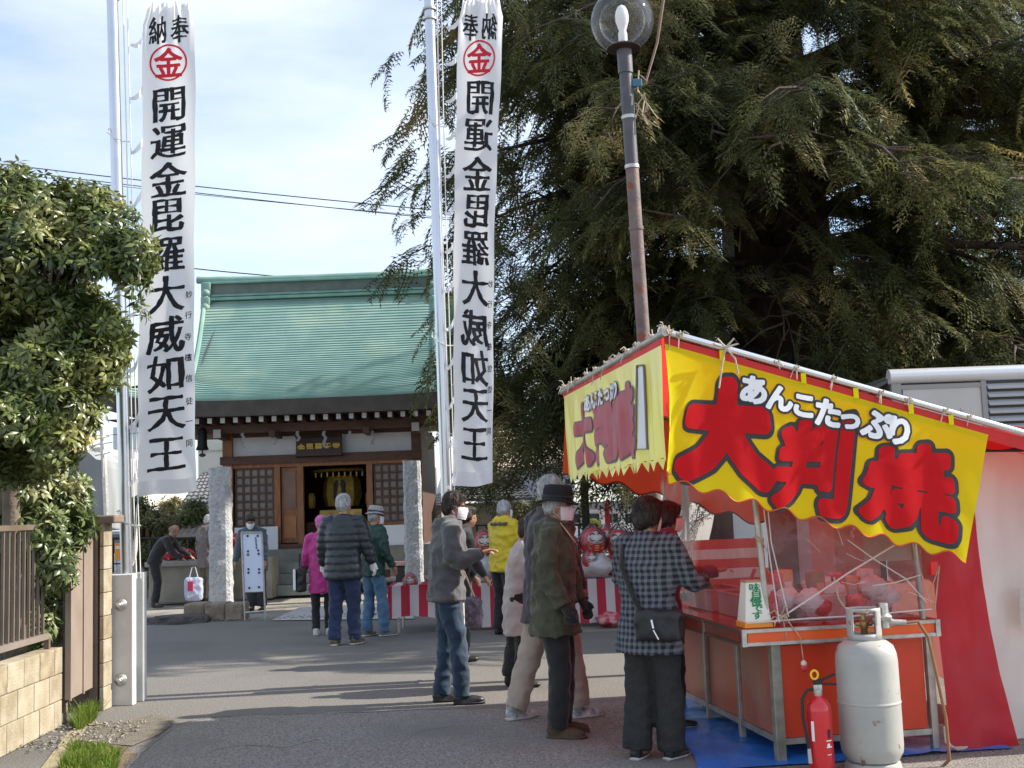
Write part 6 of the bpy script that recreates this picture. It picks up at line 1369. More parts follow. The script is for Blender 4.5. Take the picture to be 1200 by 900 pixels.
class Person:
    def __init__(s, label, pos, rz, H=1.7, lean=0, lean2=0, yaw=0, pitch=0, arms=None, feet=((.10, 0), (-.10, 0)), wide=1.0, vox=.012, skinm=None, hip=.937, fingers=True, sidelean=0, headroll=0):
        s.s = H/1.70; k = s.s; s.vox = vox = {.0085: .0112, .011: .013, .012: .0155, .013: .016, .014: .0175}.get(vox, vox*1.15); s.label = label; s.wide = wide; s.k = k
        s.hip = Vector((0, 0, hip*k)); a, b = R(lean), R(lean+lean2)
        s.d1 = Vector((math.sin(R(sidelean)), math.sin(a), math.cos(a))).normalized(); s.d2 = Vector((math.sin(R(sidelean)), math.sin(b), math.cos(b))).normalized()
        s.waist = s.hip+s.d1*.14*k; s.chest = s.waist+s.d1*.18*k; s.nb = s.chest+s.d2*.21*k
        s.hd = (s.d2*.6+Vector((0, .10, .9))*.6).normalized() if pitch >= 0 else s.d2
        s.hm = Euler((R(-pitch), R(headroll), R(yaw))).to_matrix(); s.head = s.nb+s.hd*.135*k+Vector((0, .015, 0))*k
        sd_ = Vector((1, 0, 0)); s.sh = [s.nb-s.d2*.055*k+sd_*(.175*wide*k)*q for q in (1, -1)]
        arms = arms or {}; s.el, s.wr_, s.hdir = [], [], []
        for i, q in enumerate((1, -1)):
            u, f_ = arms.get('RL'[i], ((.12*q, .02, -1), (.05*q, .15, -1))); u = Vector(u).normalized(); f_ = Vector(f_).normalized()
            e = s.sh[i]+u*.275*k; w_ = e+f_*.245*k; s.el.append(e); s.wr_.append(w_); s.hdir.append(f_)
        s.hipj = [s.hip+Vector((.09*q*k, 0, -.03*k)) for q in (1, -1)]; s.ank = []; s.knee = []
        for i, q in enumerate((1, -1)):
            ft = feet[i]; an = Vector((ft[0]*k, ft[1]*k, .085*k+(ft[2] if len(ft) > 2 else 0))); s.ank.append(an); h = s.hipj[i]; d = an-h; L1, L2 = .418*k, .408*k; dl = min(d.length, L1+L2-.002); aa = (L1*L1-L2*L2+dl*dl)/(2*dl); hh = math.sqrt(max(0, L1*L1-aa*aa)); dn_ = d.normalized(); fwd = Vector((0, 1, 0)); fwd = (fwd-dn_*fwd.dot(dn_)).normalized(); s.knee.append(h+dn_*aa+fwd*hh)
        s.fr = [f[3] if len(f) > 3 else 0 for f in feet]
        m = MB(); r = lambda x: x*k
        m.tube([s.hip-s.d1*.10*k, s.hip, s.waist, s.chest, s.nb-s.d2*.06*k, s.nb-s.d2*.01*k, s.nb+s.hd*.07*k], [(r(.10), r(.08)), (r(.145*wide), r(.10)), (r(.125*wide), r(.09)), (r(.15*wide), r(.105)), (r(.14*wide), r(.075)), (r(.062), r(.058)), (r(.052), r(.055))], 16)
        for i in (0, 1):
            m.tube([s.sh[i]+Vector((-.05*(1, -1)[i]*k, 0, 0)), s.sh[i], s.el[i], s.wr_[i]], [r(.045), r(.05), r(.038), r(.027)], 10)
            m.tube([s.hipj[i]+Vector((0, 0, .05*k)), s.knee[i], s.ank[i]], [r(.085), r(.055), r(.038)], 10)
            m.ell(s.ank[i]+Vector((0, .05*k, -.045*k)), (r(.035), r(.09), r(.03)))
            s.hand(m, i, fingers)
        H_ = lambda x, y, z: s.head+s.hm @ Vector((x*k, y*k, z*k)); hr = s.hm
        m.ell(H_(0, -.012, .030), (r(.074), r(.092), r(.083)), hr, 16, 12); m.ell(H_(0, .022, -.040), (r(.058), r(.066), r(.072)), hr, 14, 10); m.ell(H_(0, .058, -.098), (r(.026), r(.022), r(.020)), hr); m.ell(H_(0, -.03, -.03), (r(.06), r(.06), r(.06)), hr)
        m.ell(H_(0, .092, -.022), (r(.0135), r(.018), r(.026)), hr, 10, 8); m.ell(H_(0, .072, .022), (r(.05), r(.018), r(.012)), hr); m.ell(H_(0, .082, -.068), (r(.024), r(.011), r(.010)), hr)
        for q in (1, -1): m.ell(H_(.074*q, -.008, -.015), (r(.010), r(.020), r(.031)), hr); m.ell(H_(.04*q, .058, -.03), (r(.02), r(.02), r(.018)), hr)
        s.H_ = H_
        mb = remesh(m, vox*1.05, 3)
        me = bpy.data.meshes.new('person'); me.from_pydata(mb.v, [], mb.f); me.polygons.foreach_set('use_smooth', [True]*len(me.polygons)); me.materials.append(skinm or skin)
        o = bpy.data.objects.new('person', me); COL.objects.link(o); o.location = (pos[0], pos[1], 0); o.rotation_euler = (0, 0, R(rz)); tag(o, label, 'person'); s.o = o
        for q in (1, -1):
            e = MB(); e.ell(H_(.030*q, .0755, .002), (r(.013), r(.010), r(.008)), hr, 10, 8); s.part(e, 'eye', M('eye_white', (.6, .58, .55), None, rough=.2)); e = MB(); e.ell(H_(.031*q, .083, .002), (r(.0055), r(.004), r(.0055)), hr, 8, 6); s.part(e, 'pupil', black); e = MB(); e.tube([H_(.014*q, .090, .020), H_(.032*q, .089, .025), H_(.050*q, .076, .020)], r(.0045), 6); s.part(e, 'eyebrow', hdk)
    def part(s, mb, name, mat, smooth='all', label=None): return mb.build(name, mat, s.o, world=False, smooth=smooth, label=label)
    def hand(s, m, i, fingers, fat=1.0):
        k = s.k; q = (1, -1)[i]; w_ = s.wr_[i]; d = s.hdir[i]; side = Vector((0, 1, 0)) if abs(d.z) > .6 else Vector((-q, 0, 0)); side = (side-d*side.dot(d)).normalized(); nrm = d.cross(side)*(-q); r = lambda x: x*k*fat
        m.tube([w_-d*.02*k, w_+d*.03*k, w_+d*.085*k], [(r(.024), r(.022)), (r(.034), r(.020)), (r(.036), r(.016))], 10)
        c = w_+d*.08*k
        for j, (o_, l_) in enumerate(((.030, .066), (.011, .076), (-.009, .070), (-.028, .055))):
            b = c+side*o_*k; m.tube([b, b+d*l_*.5*k+nrm*.008*k, b+d*l_*.85*k+nrm*.030*k, b+d*l_*.9*k+nrm*.045*k], [r(.0095), r(.009), r(.008), r(.007)], 7)
        b = w_+d*.03*k+side*.028*k; m.tube([b, b+side*.026*k+d*.03*k+nrm*.012*k, b+side*.030*k+d*.062*k+nrm*.022*k], [r(.012), r(.010), r(.008)], 7)
    def glove(s, mat):
        for i in (0, 1): m = MB(); s.hand(m, i, True, 1.38); s.part(remesh(m, max(.009, s.vox*.75), 2), 'glove', mat)
    def trousers(s, mat, hipw=.165, thigh=.105, knee=.075, hem=.070, hemz=.06, amp=.007, seed=0):
        k = s.k; m = MB(); w_ = s.wide
        m.tube([s.hip+s.d1*.10*k, s.hip+s.d1*.03*k, s.hip-Vector((0, 0, .06*k)), s.hip-Vector((0, 0, .11*k))], [(.145*w_*k, .105*k), (hipw*w_*k, .118*k), (hipw*w_*k, .118*k), (.12*k, .09*k)], 18)
        for i in (0, 1):
            h, kn, an = s.hipj[i], s.knee[i], s.ank[i]; hz = an+(an-kn).normalized()*(.085-hemz-.03)*k; sg = (1, -1)[i]
            m.tube([h+Vector((-.01*sg*k, 0, .04*k)), h.lerp(kn, .45), kn, kn.lerp(hz, .5), hz], [thigh*k, thigh*.92*k, knee*k, (knee+hem)*.5*k, hem*k], 14)
        s.part(remesh(m, s.vox, 3, foldf(amp, 6, 9, seed+s.head.z)), 'trousers', mat)
    def shoes(s, mat, sole=None, big=1.0, lab=None):
        k = s.k
        for i in (0, 1):
            a = s.ank[i].copy(); rz = R(s.fr[i]); rot = Matrix.Rotation(rz, 3, 'Z'); P = lambda x, y, z: Vector((a.x, a.y, a.z-.085*k))+rot @ Vector((x*k*big, y*k*big, z*k*big)); m = MB()
            m.ell(P(0, -.02, .045), (.042*k*big, .055*k*big, .042*k*big)); m.ell(P(0, .07, .035), (.042*k*big, .075*k*big, .032*k*big), rot); m.ell(P(0, .115, .032), (.043*k*big, .055*k*big, .026*k*big), rot); m.tube([P(0, -.025, .05), P(0, -.03, .105)], [.042*k, .042*k], 12)
            m.tube([P(0, -.055, .018), P(0, 0, .018), P(0, .08, .018), P(0, .16, .018)], [(.036*k*big, .016*k*big), (.042*k*big, .018*k*big), (.046*k*big, .018*k*big), (.030*k*big, .015*k*big)], 12)
            s.part(remesh(m, max(.008, s.vox*.7), 2), 'shoe', mat, label=lab)
            if sole: m = MB(); m.tube([P(0, -.068, .012), P(0, 0, .012), P(0, .09, .012), P(0, .172, .014)], [(.034*k*big, .012*k), (.045*k*big, .013*k), (.049*k*big, .013*k), (.028*k*big, .012*k)], 14); s.part(m, 'sole', sole)
    def jacket(s, mat, hem=.72, loose=1.0, sleeve=1.0, name='jacket', amp=.009, collar=True, hood=False, disp=None, cuff=0, bulk=.0, seed=0, label=None, flare=1.0, neck=.075):
        k = s.k; w_ = s.wide*loose; m = MB(); r = lambda x, y: (x*k*w_+bulk, y*k*loose+bulk)
        hz = s.hip+Vector((0, -.0, (hem-s.hip.z/k)*k)); P = [hz, hz.lerp(s.hip, .5), s.hip+s.d1*.04*k, s.waist, s.chest, s.nb-s.d2*.085*k, s.nb-s.d2*.035*k, s.nb+s.d2*(.005 if not collar else .03)*k]
        if hem > s.hip.z/k: P[0] = s.hip+s.d1*(hem-s.hip.z/k)*k; P[1] = P[0].lerp(s.waist, .3); P[2] = P[0].lerp(s.waist, .6)
        rad_ = [r(.185*flare, .145*flare), r(.18*(1+flare)/2, .14), r(.172, .132), r(.165, .128), r(.178, .138), r(.165, .112), r(.115, .09), r(neck, neck)]
        m.tube(P, rad_, 22)
        for i, sg in enumerate((1, -1)):
            sh, e, w2 = s.sh[i], s.el[i], s.wr_[i]+s.hdir[i]*.005*k; sl = sleeve
            m.tube([sh+Vector((-.07*sg*k, 0, .012*k)), sh+Vector((.0, 0, -.005*k)), sh.lerp(e, .45), e-(e-sh).normalized()*.02*k, e.lerp(w2, .2), e.lerp(w2, .7), w2], [(.068*sl*k+bulk*.6)]*2+[(.066*sl*k+bulk*.6), (.060*sl*k+bulk*.6), (.060*sl*k+bulk*.6), (.052*sl*k+bulk*.5), (.043*sl*k+bulk*.4)], 14)
        if hood:
            for t in range(9):
                a = R(-200+t*27.5); m.ell(s.nb+s.d2*.0*k+Vector((math.cos(a)*.085*k, math.sin(a)*.075*k-.02*k, (.02+.012*math.sin(a))*k)), (.045*k, .045*k, .045*k))
            m.ell(s.nb+Vector((0, -.105*k, -.035*k)), (.10*k, .060*k, .085*k)); m.ell(s.nb+Vector((0, -.115*k, -.085*k)), (.07*k, .05*k, .055*k))
        o = s.part(remesh(m, s.vox, 3, disp or foldf(amp, 6.5, 9, seed+s.head.z*3)), name, mat, label=label)
        return o
    def ribs(s, mat, hem, loose=1.0):
        k = s.k; m = MB(); P0 = s.hip+s.d1*(hem-s.hip.z/k)*k; m.tube([P0, P0+s.d1*.05*k], [(.172*k*s.wide*loose, .135*k*loose)]*2, 24); s.part(m, 'hem_band', mat)
        for i in (0, 1): m = MB(); m.tube([s.wr_[i]-s.hdir[i]*.035*k, s.wr_[i]+s.hdir[i]*.015*k], .042*k, 14); s.part(m, 'cuff', mat)
    def hair(s, mat, vol=1.0, style='short', name='hair'):
        k = s.k*1.0; H_ = s.H_; r = lambda x: x*k*vol; m = MB(); hr = s.hm
        m.ell(H_(0, -.018, .052), (r(.083), r(.096), r(.080)), hr, 18, 14); m.ell(H_(0, -.055, .0), (r(.076), r(.060), r(.085)), hr, 16, 12)
        for q in (1, -1): m.ell(H_(.066*q*vol, -.028, .008), (r(.020), r(.045), r(.05)), hr)
        if style == 'bob':
            for q in (1, -1): m.ell(H_(.070*q, -.025, .0), (r(.030), r(.06), r(.065)), hr)
            m.ell(H_(0, .03, .088), (r(.068), r(.055), r(.04)), hr); m.ell(H_(0, -.06, -.03), (r(.072), r(.055), r(.07)), hr)
        elif style == 'fringe': m.ell(H_(0, .045, .085), (r(.060), r(.045), r(.030)), hr); m.ell(H_(0, -.05, -.04), (r(.066), r(.045), r(.05)), hr)
        f = foldf(.005, 26, 12, 3.0, .6); hm_ = remesh(m, max(.008, s.vox*.8), 2, f); o = s.part(hm_, name, mat)
        rr_ = random.Random(len(hm_.v)); st = MB(); cn = H_(0, -.02, .03); ns_ = 1500 if s.vox < .012 else (500 if s.vox < .0162 else 0)
        for _ in range(ns_):
            v = Vector(hm_.v[rr_.randrange(len(hm_.v))]); n_ = (v-cn).normalized(); dn2 = Vector((rr_.gauss(0, .25), rr_.gauss(0, .25), -1)); 
            if n_.z > .75: dn2 = Vector((n_.x*2+rr_.gauss(0, .4), n_.y*2+rr_.gauss(0, .4), -.1))
            t_ = (dn2-n_*dn2.dot(n_)).normalized(); sd2 = n_.cross(t_)*.0011*k*(1 if s.vox < .012 else 1.8); ln = rr_.uniform(.02, .05)*k; P = [v+n_*.001, v+t_*ln*.5+n_*.005*k, v+t_*ln+n_*rr_.uniform(-.001, .009)*k]
            st.add([P[0]-sd2, P[0]+sd2, P[1]+sd2, P[1]-sd2, P[2]], [(0, 1, 2, 3), (3, 2, 4)])
        if ns_: q_ = st.build('hair_strands', mat, o, world=False); q_['kind'] = 'stuff'
    def mask(s, mat):
        k = s.k; H_ = s.H_
        def f(u, v):
            a = R(-74+148*u); z = .006-.100*v; g = math.sqrt(max(.05, 1-((z+.045)/.105)**2)); n_ = .020*math.exp(-(a*2.4)**2)*math.sin(min(1, v*1.4+.35)*math.pi*.75); pl = .0015*math.sin(v*26)
            return H_(.073*math.sin(a)*g**.6*(1-.16*v*v), .014+(.088*g**.7+n_+pl)*math.cos(a), z)
        m = MB(); m.grid(f, 20, 14); s.part(m, 'face_mask', mat)
        m = MB()
        for q in (0, 1):
            for v in (.15, .85): m.tube([f(q, v), H_((.081 if q else -.081), -.012, -.01+(.02 if v < .5 else -.025))], .0016, 5)
        s.part(m, 'mask_loop', mat)
    def hat(s, mat, brim=.145, crown=.085, h=.10, band=None, tilt=8):
        H_ = s.H_; k = s.k; c = H_(0, -.008, .048); rot = (s.hm @ Euler((R(-tilt), 0, 0)).to_matrix()).to_euler(); t = []
        m = MB(); m.lathe([(crown*1.14*k, 0), (crown*1.16*k, .01*k), (crown*1.10*k, h*.7*k), (crown*.98*k, h*k), (crown*.6*k, h*1.08*k), (.01, h*1.0*k)], c, 28, rot, 1.0, 1.14)
        V = []; mm = MB(); n = 30; rr_ = Euler(rot).to_matrix()
        for rad_, dz in ((crown*1.1, .012), (brim*.85, .0), (brim, -.012), (brim*.985, -.018), (brim*.84, -.008), (crown*1.1, .002)):
            for i in range(n): a = 2*math.pi*i/n; V.append(c+rr_ @ Vector((rad_*k*math.cos(a), rad_*1.12*k*math.sin(a), (dz+.012*math.cos(2*a))*k)))
        Fc = [(j*n+i, j*n+(i+1) % n, ((j+1) % 6)*n+(i+1) % n, ((j+1) % 6)*n+i) for j in range(6) for i in range(n)]; m.add(V, Fc)
        o = s.part(m, 'hat', mat)
        if band: m = MB(); m.lathe([(crown*1.19*k, .012*k), (crown*1.19*k, .036*k), (crown*1.16*k, .036*k)], c, 28, rot, 1, 1.14); m.build('hat_band', band, o, world=False, smooth='all')
    def beanie(s, mat):
        m = MB(); k = s.k; H_ = s.H_; m.ell(H_(0, -.015, .050), (.088*k, .103*k, .092*k), s.hm, 20, 14); m.ell(H_(0, -.05, .0), (.078*k, .062*k, .06*k), s.hm, 16, 10); s.part(remesh(m, s.vox*.7, 2, lambda c, n: .003*math.sin(c[0]*240)), 'knit_hat', mat)
    def strap(s, pts_, mat, wdt=.018, name='bag_strap'):
        m = MB(); m.tube(pts_, [(wdt*.5, .004)]*len(pts_), 8); s.part(m, name, mat)

# 1 woman in checked coat, nearest, back to us
check = Mstripe('gingham_check', (.135, .145, .165), (.012, .015, .024), 0, .038, .5, check=True, rough=.9)
p = Person('woman in navy and grey checked coat with black shoulder bag at the stall counter', G(768, 890), -38, 1.575, 3, 2, -14, 10, {'R': ((.25, .35, -.9), (-.10, .9, -.12)), 'L': ((-.28, .25, -.9), (.2, .85, -.1))}, ((.095, .06, 0, -8), (-.105, -.05, 0, 10)), 1.06, .0085)
p.trousers(M('speckled_dark_trousers', (.030, .029, .028), (.020, .020, .020), 60, .9), .178, .118, .100, .100, .03, .007); p.shoes(shoeb, solew, 1.0)
p.jacket(check, .70, 1.17, 1.24, 'checked_coat', .010, flare=1.10, collar=True); p.hair(hb, 1.12, 'bob'); p.mask(maskm)
m = MB(); k = p.k; m.tube([p.nb+Vector((-.10, .02, -.03)), p.nb+Vector((-.13, -.10, -.05)), p.nb+Vector((-.09, -.175, -.18)), p.nb+Vector((.0, -.185, -.38)), p.nb+Vector((.10, -.165, -.56)), p.nb+Vector((.15, -.13, -.64))], [(.017, .006)]*6, 8); p.part(m, 'bag_strap', blackc)
wmat = wm(p.o)
def heldbag(label, center, dims, mat, rz=0, name='handbag', handle_pts=None, hmat=None, squash=.0):
    t = thing(name, label, 'bag', center, rz); m = MB(); m.bevbox((0, 0, 0), dims, min(dims)*.3); V = []
    bmx = MB(); bmx.ell((0, 0, 0), (dims[0]/2*1.05, dims[1]/2*1.1, dims[2]/2*1.0), n=20, k=14); m2 = MB(); m2.v = list(m.v); m2.f = list(m.f); m2.add(bmx.v, bmx.f)
    r_ = remesh(m2, .012, 4, foldf(.008, 9, 8, center[0]*3)); r_.build('bag_body', mat, t, world=False, smooth='all')
    if handle_pts: m = MB(); m.tube([Vector(q) for q in handle_pts], .008, 6); m.build('bag_handle', hmat or blackc, t, world=False, smooth=True)
    return t
c = wmat @ Vector((.16, -.14, .83)); hbag = heldbag('black soft shoulder bag with white zip pull at the hip of the checked coat woman', c, (.30, .13, .20), M('black_nylon', (.012, .012, .014), None, rough=.5), R(-38+14), 'shoulder_bag')
m = MB(); m.tube([(-.02, -.088, .04), (-.01, -.090, -.01)], .006, 6); m.tube([(-.01, -.09, -.02), (.02, -.092, -.075)], .004, 5); m.build('zip_pull', bigwhite, hbag, world=False)
# 2 maroon jacket beyond
p = Person('person in a maroon jacket standing beyond the checked coat at the counter', G(783, 852), -80, 1.55, 6, 2, 0, 10, {'R': ((.15, .3, -.9), (-.05, 1, .12)), 'L': ((-.2, .2, -.9), (.1, .9, 0))}, ((.10, .04), (-.10, -.04)), 1.0, .013)
mar = cloth_m('maroon_cloth', (.17, .012, .035), (.12, .008, .025)); p.trousers(blackc, .165, .105, .08, .08); p.shoes(shoeb, solew); p.jacket(mar, .62, 1.08, 1.12, amp=.009, hood=True); p.hair(hdk, 1.04, 'bob'); p.mask(maskm)
# 3 man in olive coat and black hat
p = Person('elderly man in an olive green coat and black hat looking right', G(655, 862), -104, 1.66, 3, 2, -6, 3, {'R': ((.20, -.08, -1), (.0, .45, -.9)), 'L': ((-.2, .12, -1), (.08, .4, -.9))}, ((.10, .02, 0, -6), (-.10, .0, 0, 8)), 1.02, .0085)
ol = cloth_m('olive_coat', (.060, .060, .032), (.045, .045, .025), .8, 70, .15); p.trousers(blackc, .17, .108, .085, .082, .04, .006); p.shoes(M('brown_suede', (.095, .055, .035), (.07, .04, .025), 20, .9), M('brown_sole', (.09, .055, .035), None), 1.16)
p.glove(blackc); p.jacket(ol, .70, 1.20, 1.32, 'olive_coat', .014, hood=True, flare=1.10); p.hair(hg, .96); p.mask(maskp); p.hat(M('black_felt', (.010, .010, .012), None, rough=.9), .140, .086, .105, blackc, 2)
m = MB(); H_ = p.H_
for q in (1, -1): m.tube([H_((.034+.022*math.cos(a))*q, .096+.0*a, .0+.017*math.sin(a)) for a in [2*math.pi*i/14 for i in range(15)]], .0014, 5); m.tube([H_(.056*q, .094, .004), H_(.078*q, -.005, .0)], .0014, 5)
m.tube([H_(-.012, .102, .003), H_(.012, .102, .003)], .0014, 5); p.part(m, 'glasses', alum)
m = MB(); kk = p.k
for t in range(8): a = R(-190+t*28); m.ell(p.nb+Vector((math.cos(a)*.062, math.sin(a)*.055-.015, .035)), (.026, .026, .034))
p.part(remesh(m, .009, 3, foldf(.004, 14, 12)), 'red_lining', M('dark_red_lining', (.20, .02, .03), None, rough=.9))
m = MB(); m.tube([p.nb+Vector((.065, .03, .045)), p.nb+Vector((.085, .10, -.04)), p.nb+Vector((.07, .155, -.12))], [(.013, .005)]*3, 8); p.part(m, 'pale_strap', M('beige_strap', (.55, .42, .32), None))
m = MB()
for z in (.30, .42): m.bevbox(p.hip+Vector((.175, .06, z-.42)), (.02, .15, .06), .006); 
p.part(m, 'pocket_flap', ol)
# 4 tall man in dark grey coat
p = Person('tall grey haired man in dark plum coat and beige trousers behind the olive coat', G(648, 843), -62, 1.78, 3, 3, -8, 2, {'R': ((.2, .0, -1), (.0, .35, -.9)), 'L': ((-.22, .0, -1), (-.02, .35, -.9))}, ((.08, .17, 0, -10), (-.15, -.22, 0, 6)), 1.10, .011)
p.trousers(cloth_m('beige_trousers', (.42, .34, .28), (.36, .29, .24)), .17, .112, .092, .085, .05, .008); p.shoes(M('white_trainer', (.62, .62, .62), (.2, .2, .22), 18, .6), solew, 1.05)
p.jacket(cloth_m('dark_plum_coat', (.042, .034, .040), (.03, .024, .03)), .68, 1.16, 1.25, 'coat', .010, flare=1.12); p.hair(hg, 1.0); p.mask(maskm)
# 5 beige coat
p = Person('short person in a pale beige coat mostly hidden behind the olive coat man', D(606, 700, 10.4), -80, 1.47, 10, 4, 0, 6, {'R': ((.22, .15, -.9), (.0, .85, -.35)), 'L': ((-.2, .1, -.9), (.1, .8, -.3))}, ((.09, .03), (-.09, -.08)), 1.02, .013)
be_ = cloth_m('pale_beige_coat', (.44, .38, .37), (.50, .44, .42)); p.trousers(blackc, .165, .12, .11, .10); p.shoes(shoeb); p.jacket(be_, .52, 1.12, 1.22, 'coat', .012, flare=1.05); p.hair(hdk, 1.02, 'bob'); p.mask(maskm)
# 6 grey hoodie
p = Person('man in a charcoal hoodie, dark jeans and white mask facing right beside the flagpole', G(527, 824), -84, 1.70, 4, 5, -6, 10, {'R': ((.16, .0, -1), (-.10, .9, .28)), 'L': ((-.14, .0, -1), (.25, .8, .2))}, ((.09, .10, 0, -4), (-.09, -.06, 0, 4)), 1.03, .0085)
ho = cloth_m('charcoal_fleece', (.095, .095, .102), (.075, .075, .08), .95, 140, .3); p.trousers(jeans, .17, .108, .082, .072, .03, .010); p.shoes(shoeb, black, 1.08)
p.jacket(ho, .83, 1.18, 1.28, 'hoodie', .011, hood=True); p.ribs(M('fleece_rib', (.085, .083, .088), (.06, .06, .065), 60, .95, stretch=(30, 30, 1)), .82, 1.16); p.hair(hdk, 1.02, 'fringe'); p.mask(maskm)
# 7 black puffer
def puff(c, n):
    z = c[2]; a = abs(math.sin(z*math.pi/.088)); return .016*(a**.5-.6)+.006*noise.noise((c[0]*16, c[1]*16, c[2]*20))
p = Person('grey haired man in a black quilted down jacket and white gloves seen from behind', G(404, 756), -14, 1.80, 3, 3, -10, 4, {'R': ((.30, .0, -1), (.22, .25, -1)), 'L': ((-.26, .0, -1), (-.1, .3, -1))}, ((.11, .04, 0, -12), (-.10, -.06, 0, 10)), 1.12, .012)
p.trousers(jeans2, .17, .112, .088, .078, .03, .011); p.shoes(M('olive_shoe', (.10, .085, .055), None), solew, 1.08); p.jacket(M('black_nylon_down', (.018, .024, .030), (.026, .033, .040), 6, .38, spec=.5, bump=.1), .74, 1.12, 1.22, 'quilted_jacket', disp=puff); p.hair(hg, 1.04); p.glove(M('white_glove', (.74, .72, .70), None, rough=.9))
# 8 hat man
p = Person('man in a dark green jacket, grey trilby and pale jeans with a white mask', G(439, 746), -48, 1.63, 3, 3, -18, 5, {'R': ((.25, -.05, -1), (.05, .45, -.8)), 'L': ((-.2, .1, -1), (.05, .6, -.6))}, ((.09, .10, 0, -14), (-.14, -.03, 0, 12)), 1.03, .012)
p.trousers(jeans3, .165, .105, .085, .078, .03, .011); p.shoes(M('grey_shoe', (.14, .14, .14), None), solew, 1.05); p.jacket(M('dark_green_jacket', (.012, .055, .042), (.01, .04, .032), 5, .6, bump=.15, bscale=50), .80, 1.08, 1.18, amp=.012); p.hair(hg, .97); p.mask(maskm); p.hat(M('grey_tweed', (.30, .29, .29), (.38, .37, .36), 80, .9), .128, .084, .095, M('navy_band', (.03, .04, .07), None), 4)
m = MB(); m.bevbox((.155, .11, .80), (.05, .08, .10), .012); p.part(m, 'belt_pouch', M('brown_pouch', (.12, .05, .035), None))
# 9 pink lady
p = Person('woman in a bright pink coat and pink knitted hat beside the down jacket', G(378, 744), 6, 1.55, 4, 4, 8, 6, {'R': ((.2, .15, -1), (-.1, .7, -.5)), 'L': ((-.22, .0, -1), (-.1, .35, -.9))}, ((.09, .02), (-.09, -.02)), .98, .012)
p.trousers(blackc, .15, .095, .07, .062, .05); p.shoes(M('white_shoe', (.66, .62, .60), None), solew); p.jacket(cloth_m('pink_coat', (.50, .025, .22), (.42, .02, .18), .6), .60, 1.06, 1.12, 'coat', amp=.009); p.beanie(M('pink_knit', (.62, .18, .42), (.52, .12, .34), 40, .95))
c = wm(p.o) @ Vector((-.28, .02, .74)); tb = heldbag('black and white tote bag carried by the woman in pink', c, (.14, .26, .34), M('black_tote', (.02, .02, .022), None, rough=.5), R(20), 'tote_bag', [(0, -.08, .15), (0, -.05, .34), (0, .05, .34), (0, .08, .15)]); m = MB(); m.box((-.085, -.03, .0), (.012, .14, .27)); m.build('white_side', M('tote_white', (.7, .7, .72), None), tb, world=False)
# 10 bending man in black
p = Person('balding man in a black suit bending over the red goods on the ledge', (G(181, 712).x, 21.7, 0), -88, 1.62, 30, 16, 0, 40, {'R': ((.08, .35, -.9), (-.05, .75, -.45)), 'L': ((-.08, .6, -.8), (.05, .8, -.5))}, ((.08, .03), (-.08, -.03)), 1.0, .016, skin2, .93)
p.trousers(blackc, .165, .105, .085, .08); p.shoes(shoeb); p.jacket(blackc, .84, 1.06, 1.12, 'suit_jacket', amp=.009); m = MB(); m.ell(p.H_(0, -.062, -.01), (.068, .05, .06), p.hm); m.ell(p.H_(.07, -.01, .01), (.014, .04, .035), p.hm); p.part(m, 'cropped_hair', M('cropped_grey_hair', (.22, .16, .13), (.3, .22, .18), 50, .9))
# 11 brown grey jacket behind pillar
p = Person('person in a taupe jacket with a white carrier bag beside the left granite pillar', (D(242, 650, 22.15).x, 22.15, 0), -35, 1.66, 3, 3, 0, 8, {'R': ((.15, .1, -1), (0, .5, -.8)), 'L': ((-.28, -.02, -1), (-.12, .15, -1))}, ((.09, .0), (-.09, .0)), 1.08, .016)
p.trousers(cloth_m('khaki_cloth', (.16, .13, .095), (.13, .11, .08)), .165, .105, .09, .08); p.shoes(shoeb); p.jacket(cloth_m('taupe_jacket', (.20, .165, .155), (.16, .13, .125)), .70, 1.12, 1.2, 'jacket', .014, hood=True); p.hair(hg, 1.0)
c = D(227, 690, 21.9); t = heldbag('white and blue carrier bag hanging from the hand of the taupe jacket person', c, (.34, .20, .44), M('thin_white_bag', (.58, .62, .78), (.72, .74, .85), 5, .4, trans=.4), .2, 'carrier_bag', [(-.08, 0, .2), (-.03, 0, .40), (.03, 0, .40), (.08, 0, .2)], M('bag_white', (.7, .7, .78), None)); m = MB(); m.bevbox((-.05, -.125, .06), (.10, .02, .18), .01); m.build('red_print', M('bag_red', (.5, .03, .10), None), t, world=False)
# 12 behind notice stand
p = Person('dark haired person in a slate blue jacket bending behind the white notice stand', (D(300, 650, 19.9).x, 19.9, 0), 172, 1.66, 16, 14, 24, 26, {'R': ((.22, .1, -1), (.1, .3, -1)), 'L': ((-.2, .1, -1), (-.1, .3, -1))}, ((.09, .0), (-.09, -.05)), 1.06, .014)
p.trousers(darkc, .165, .105, .09, .085); p.shoes(shoeb); p.jacket(cloth_m('slate_jacket', (.075, .10, .125), (.055, .075, .10)), .70, 1.12, 1.2, 'jacket', .013, hood=True); p.hair(hb, 1.04, 'fringe'); p.mask(maskm)
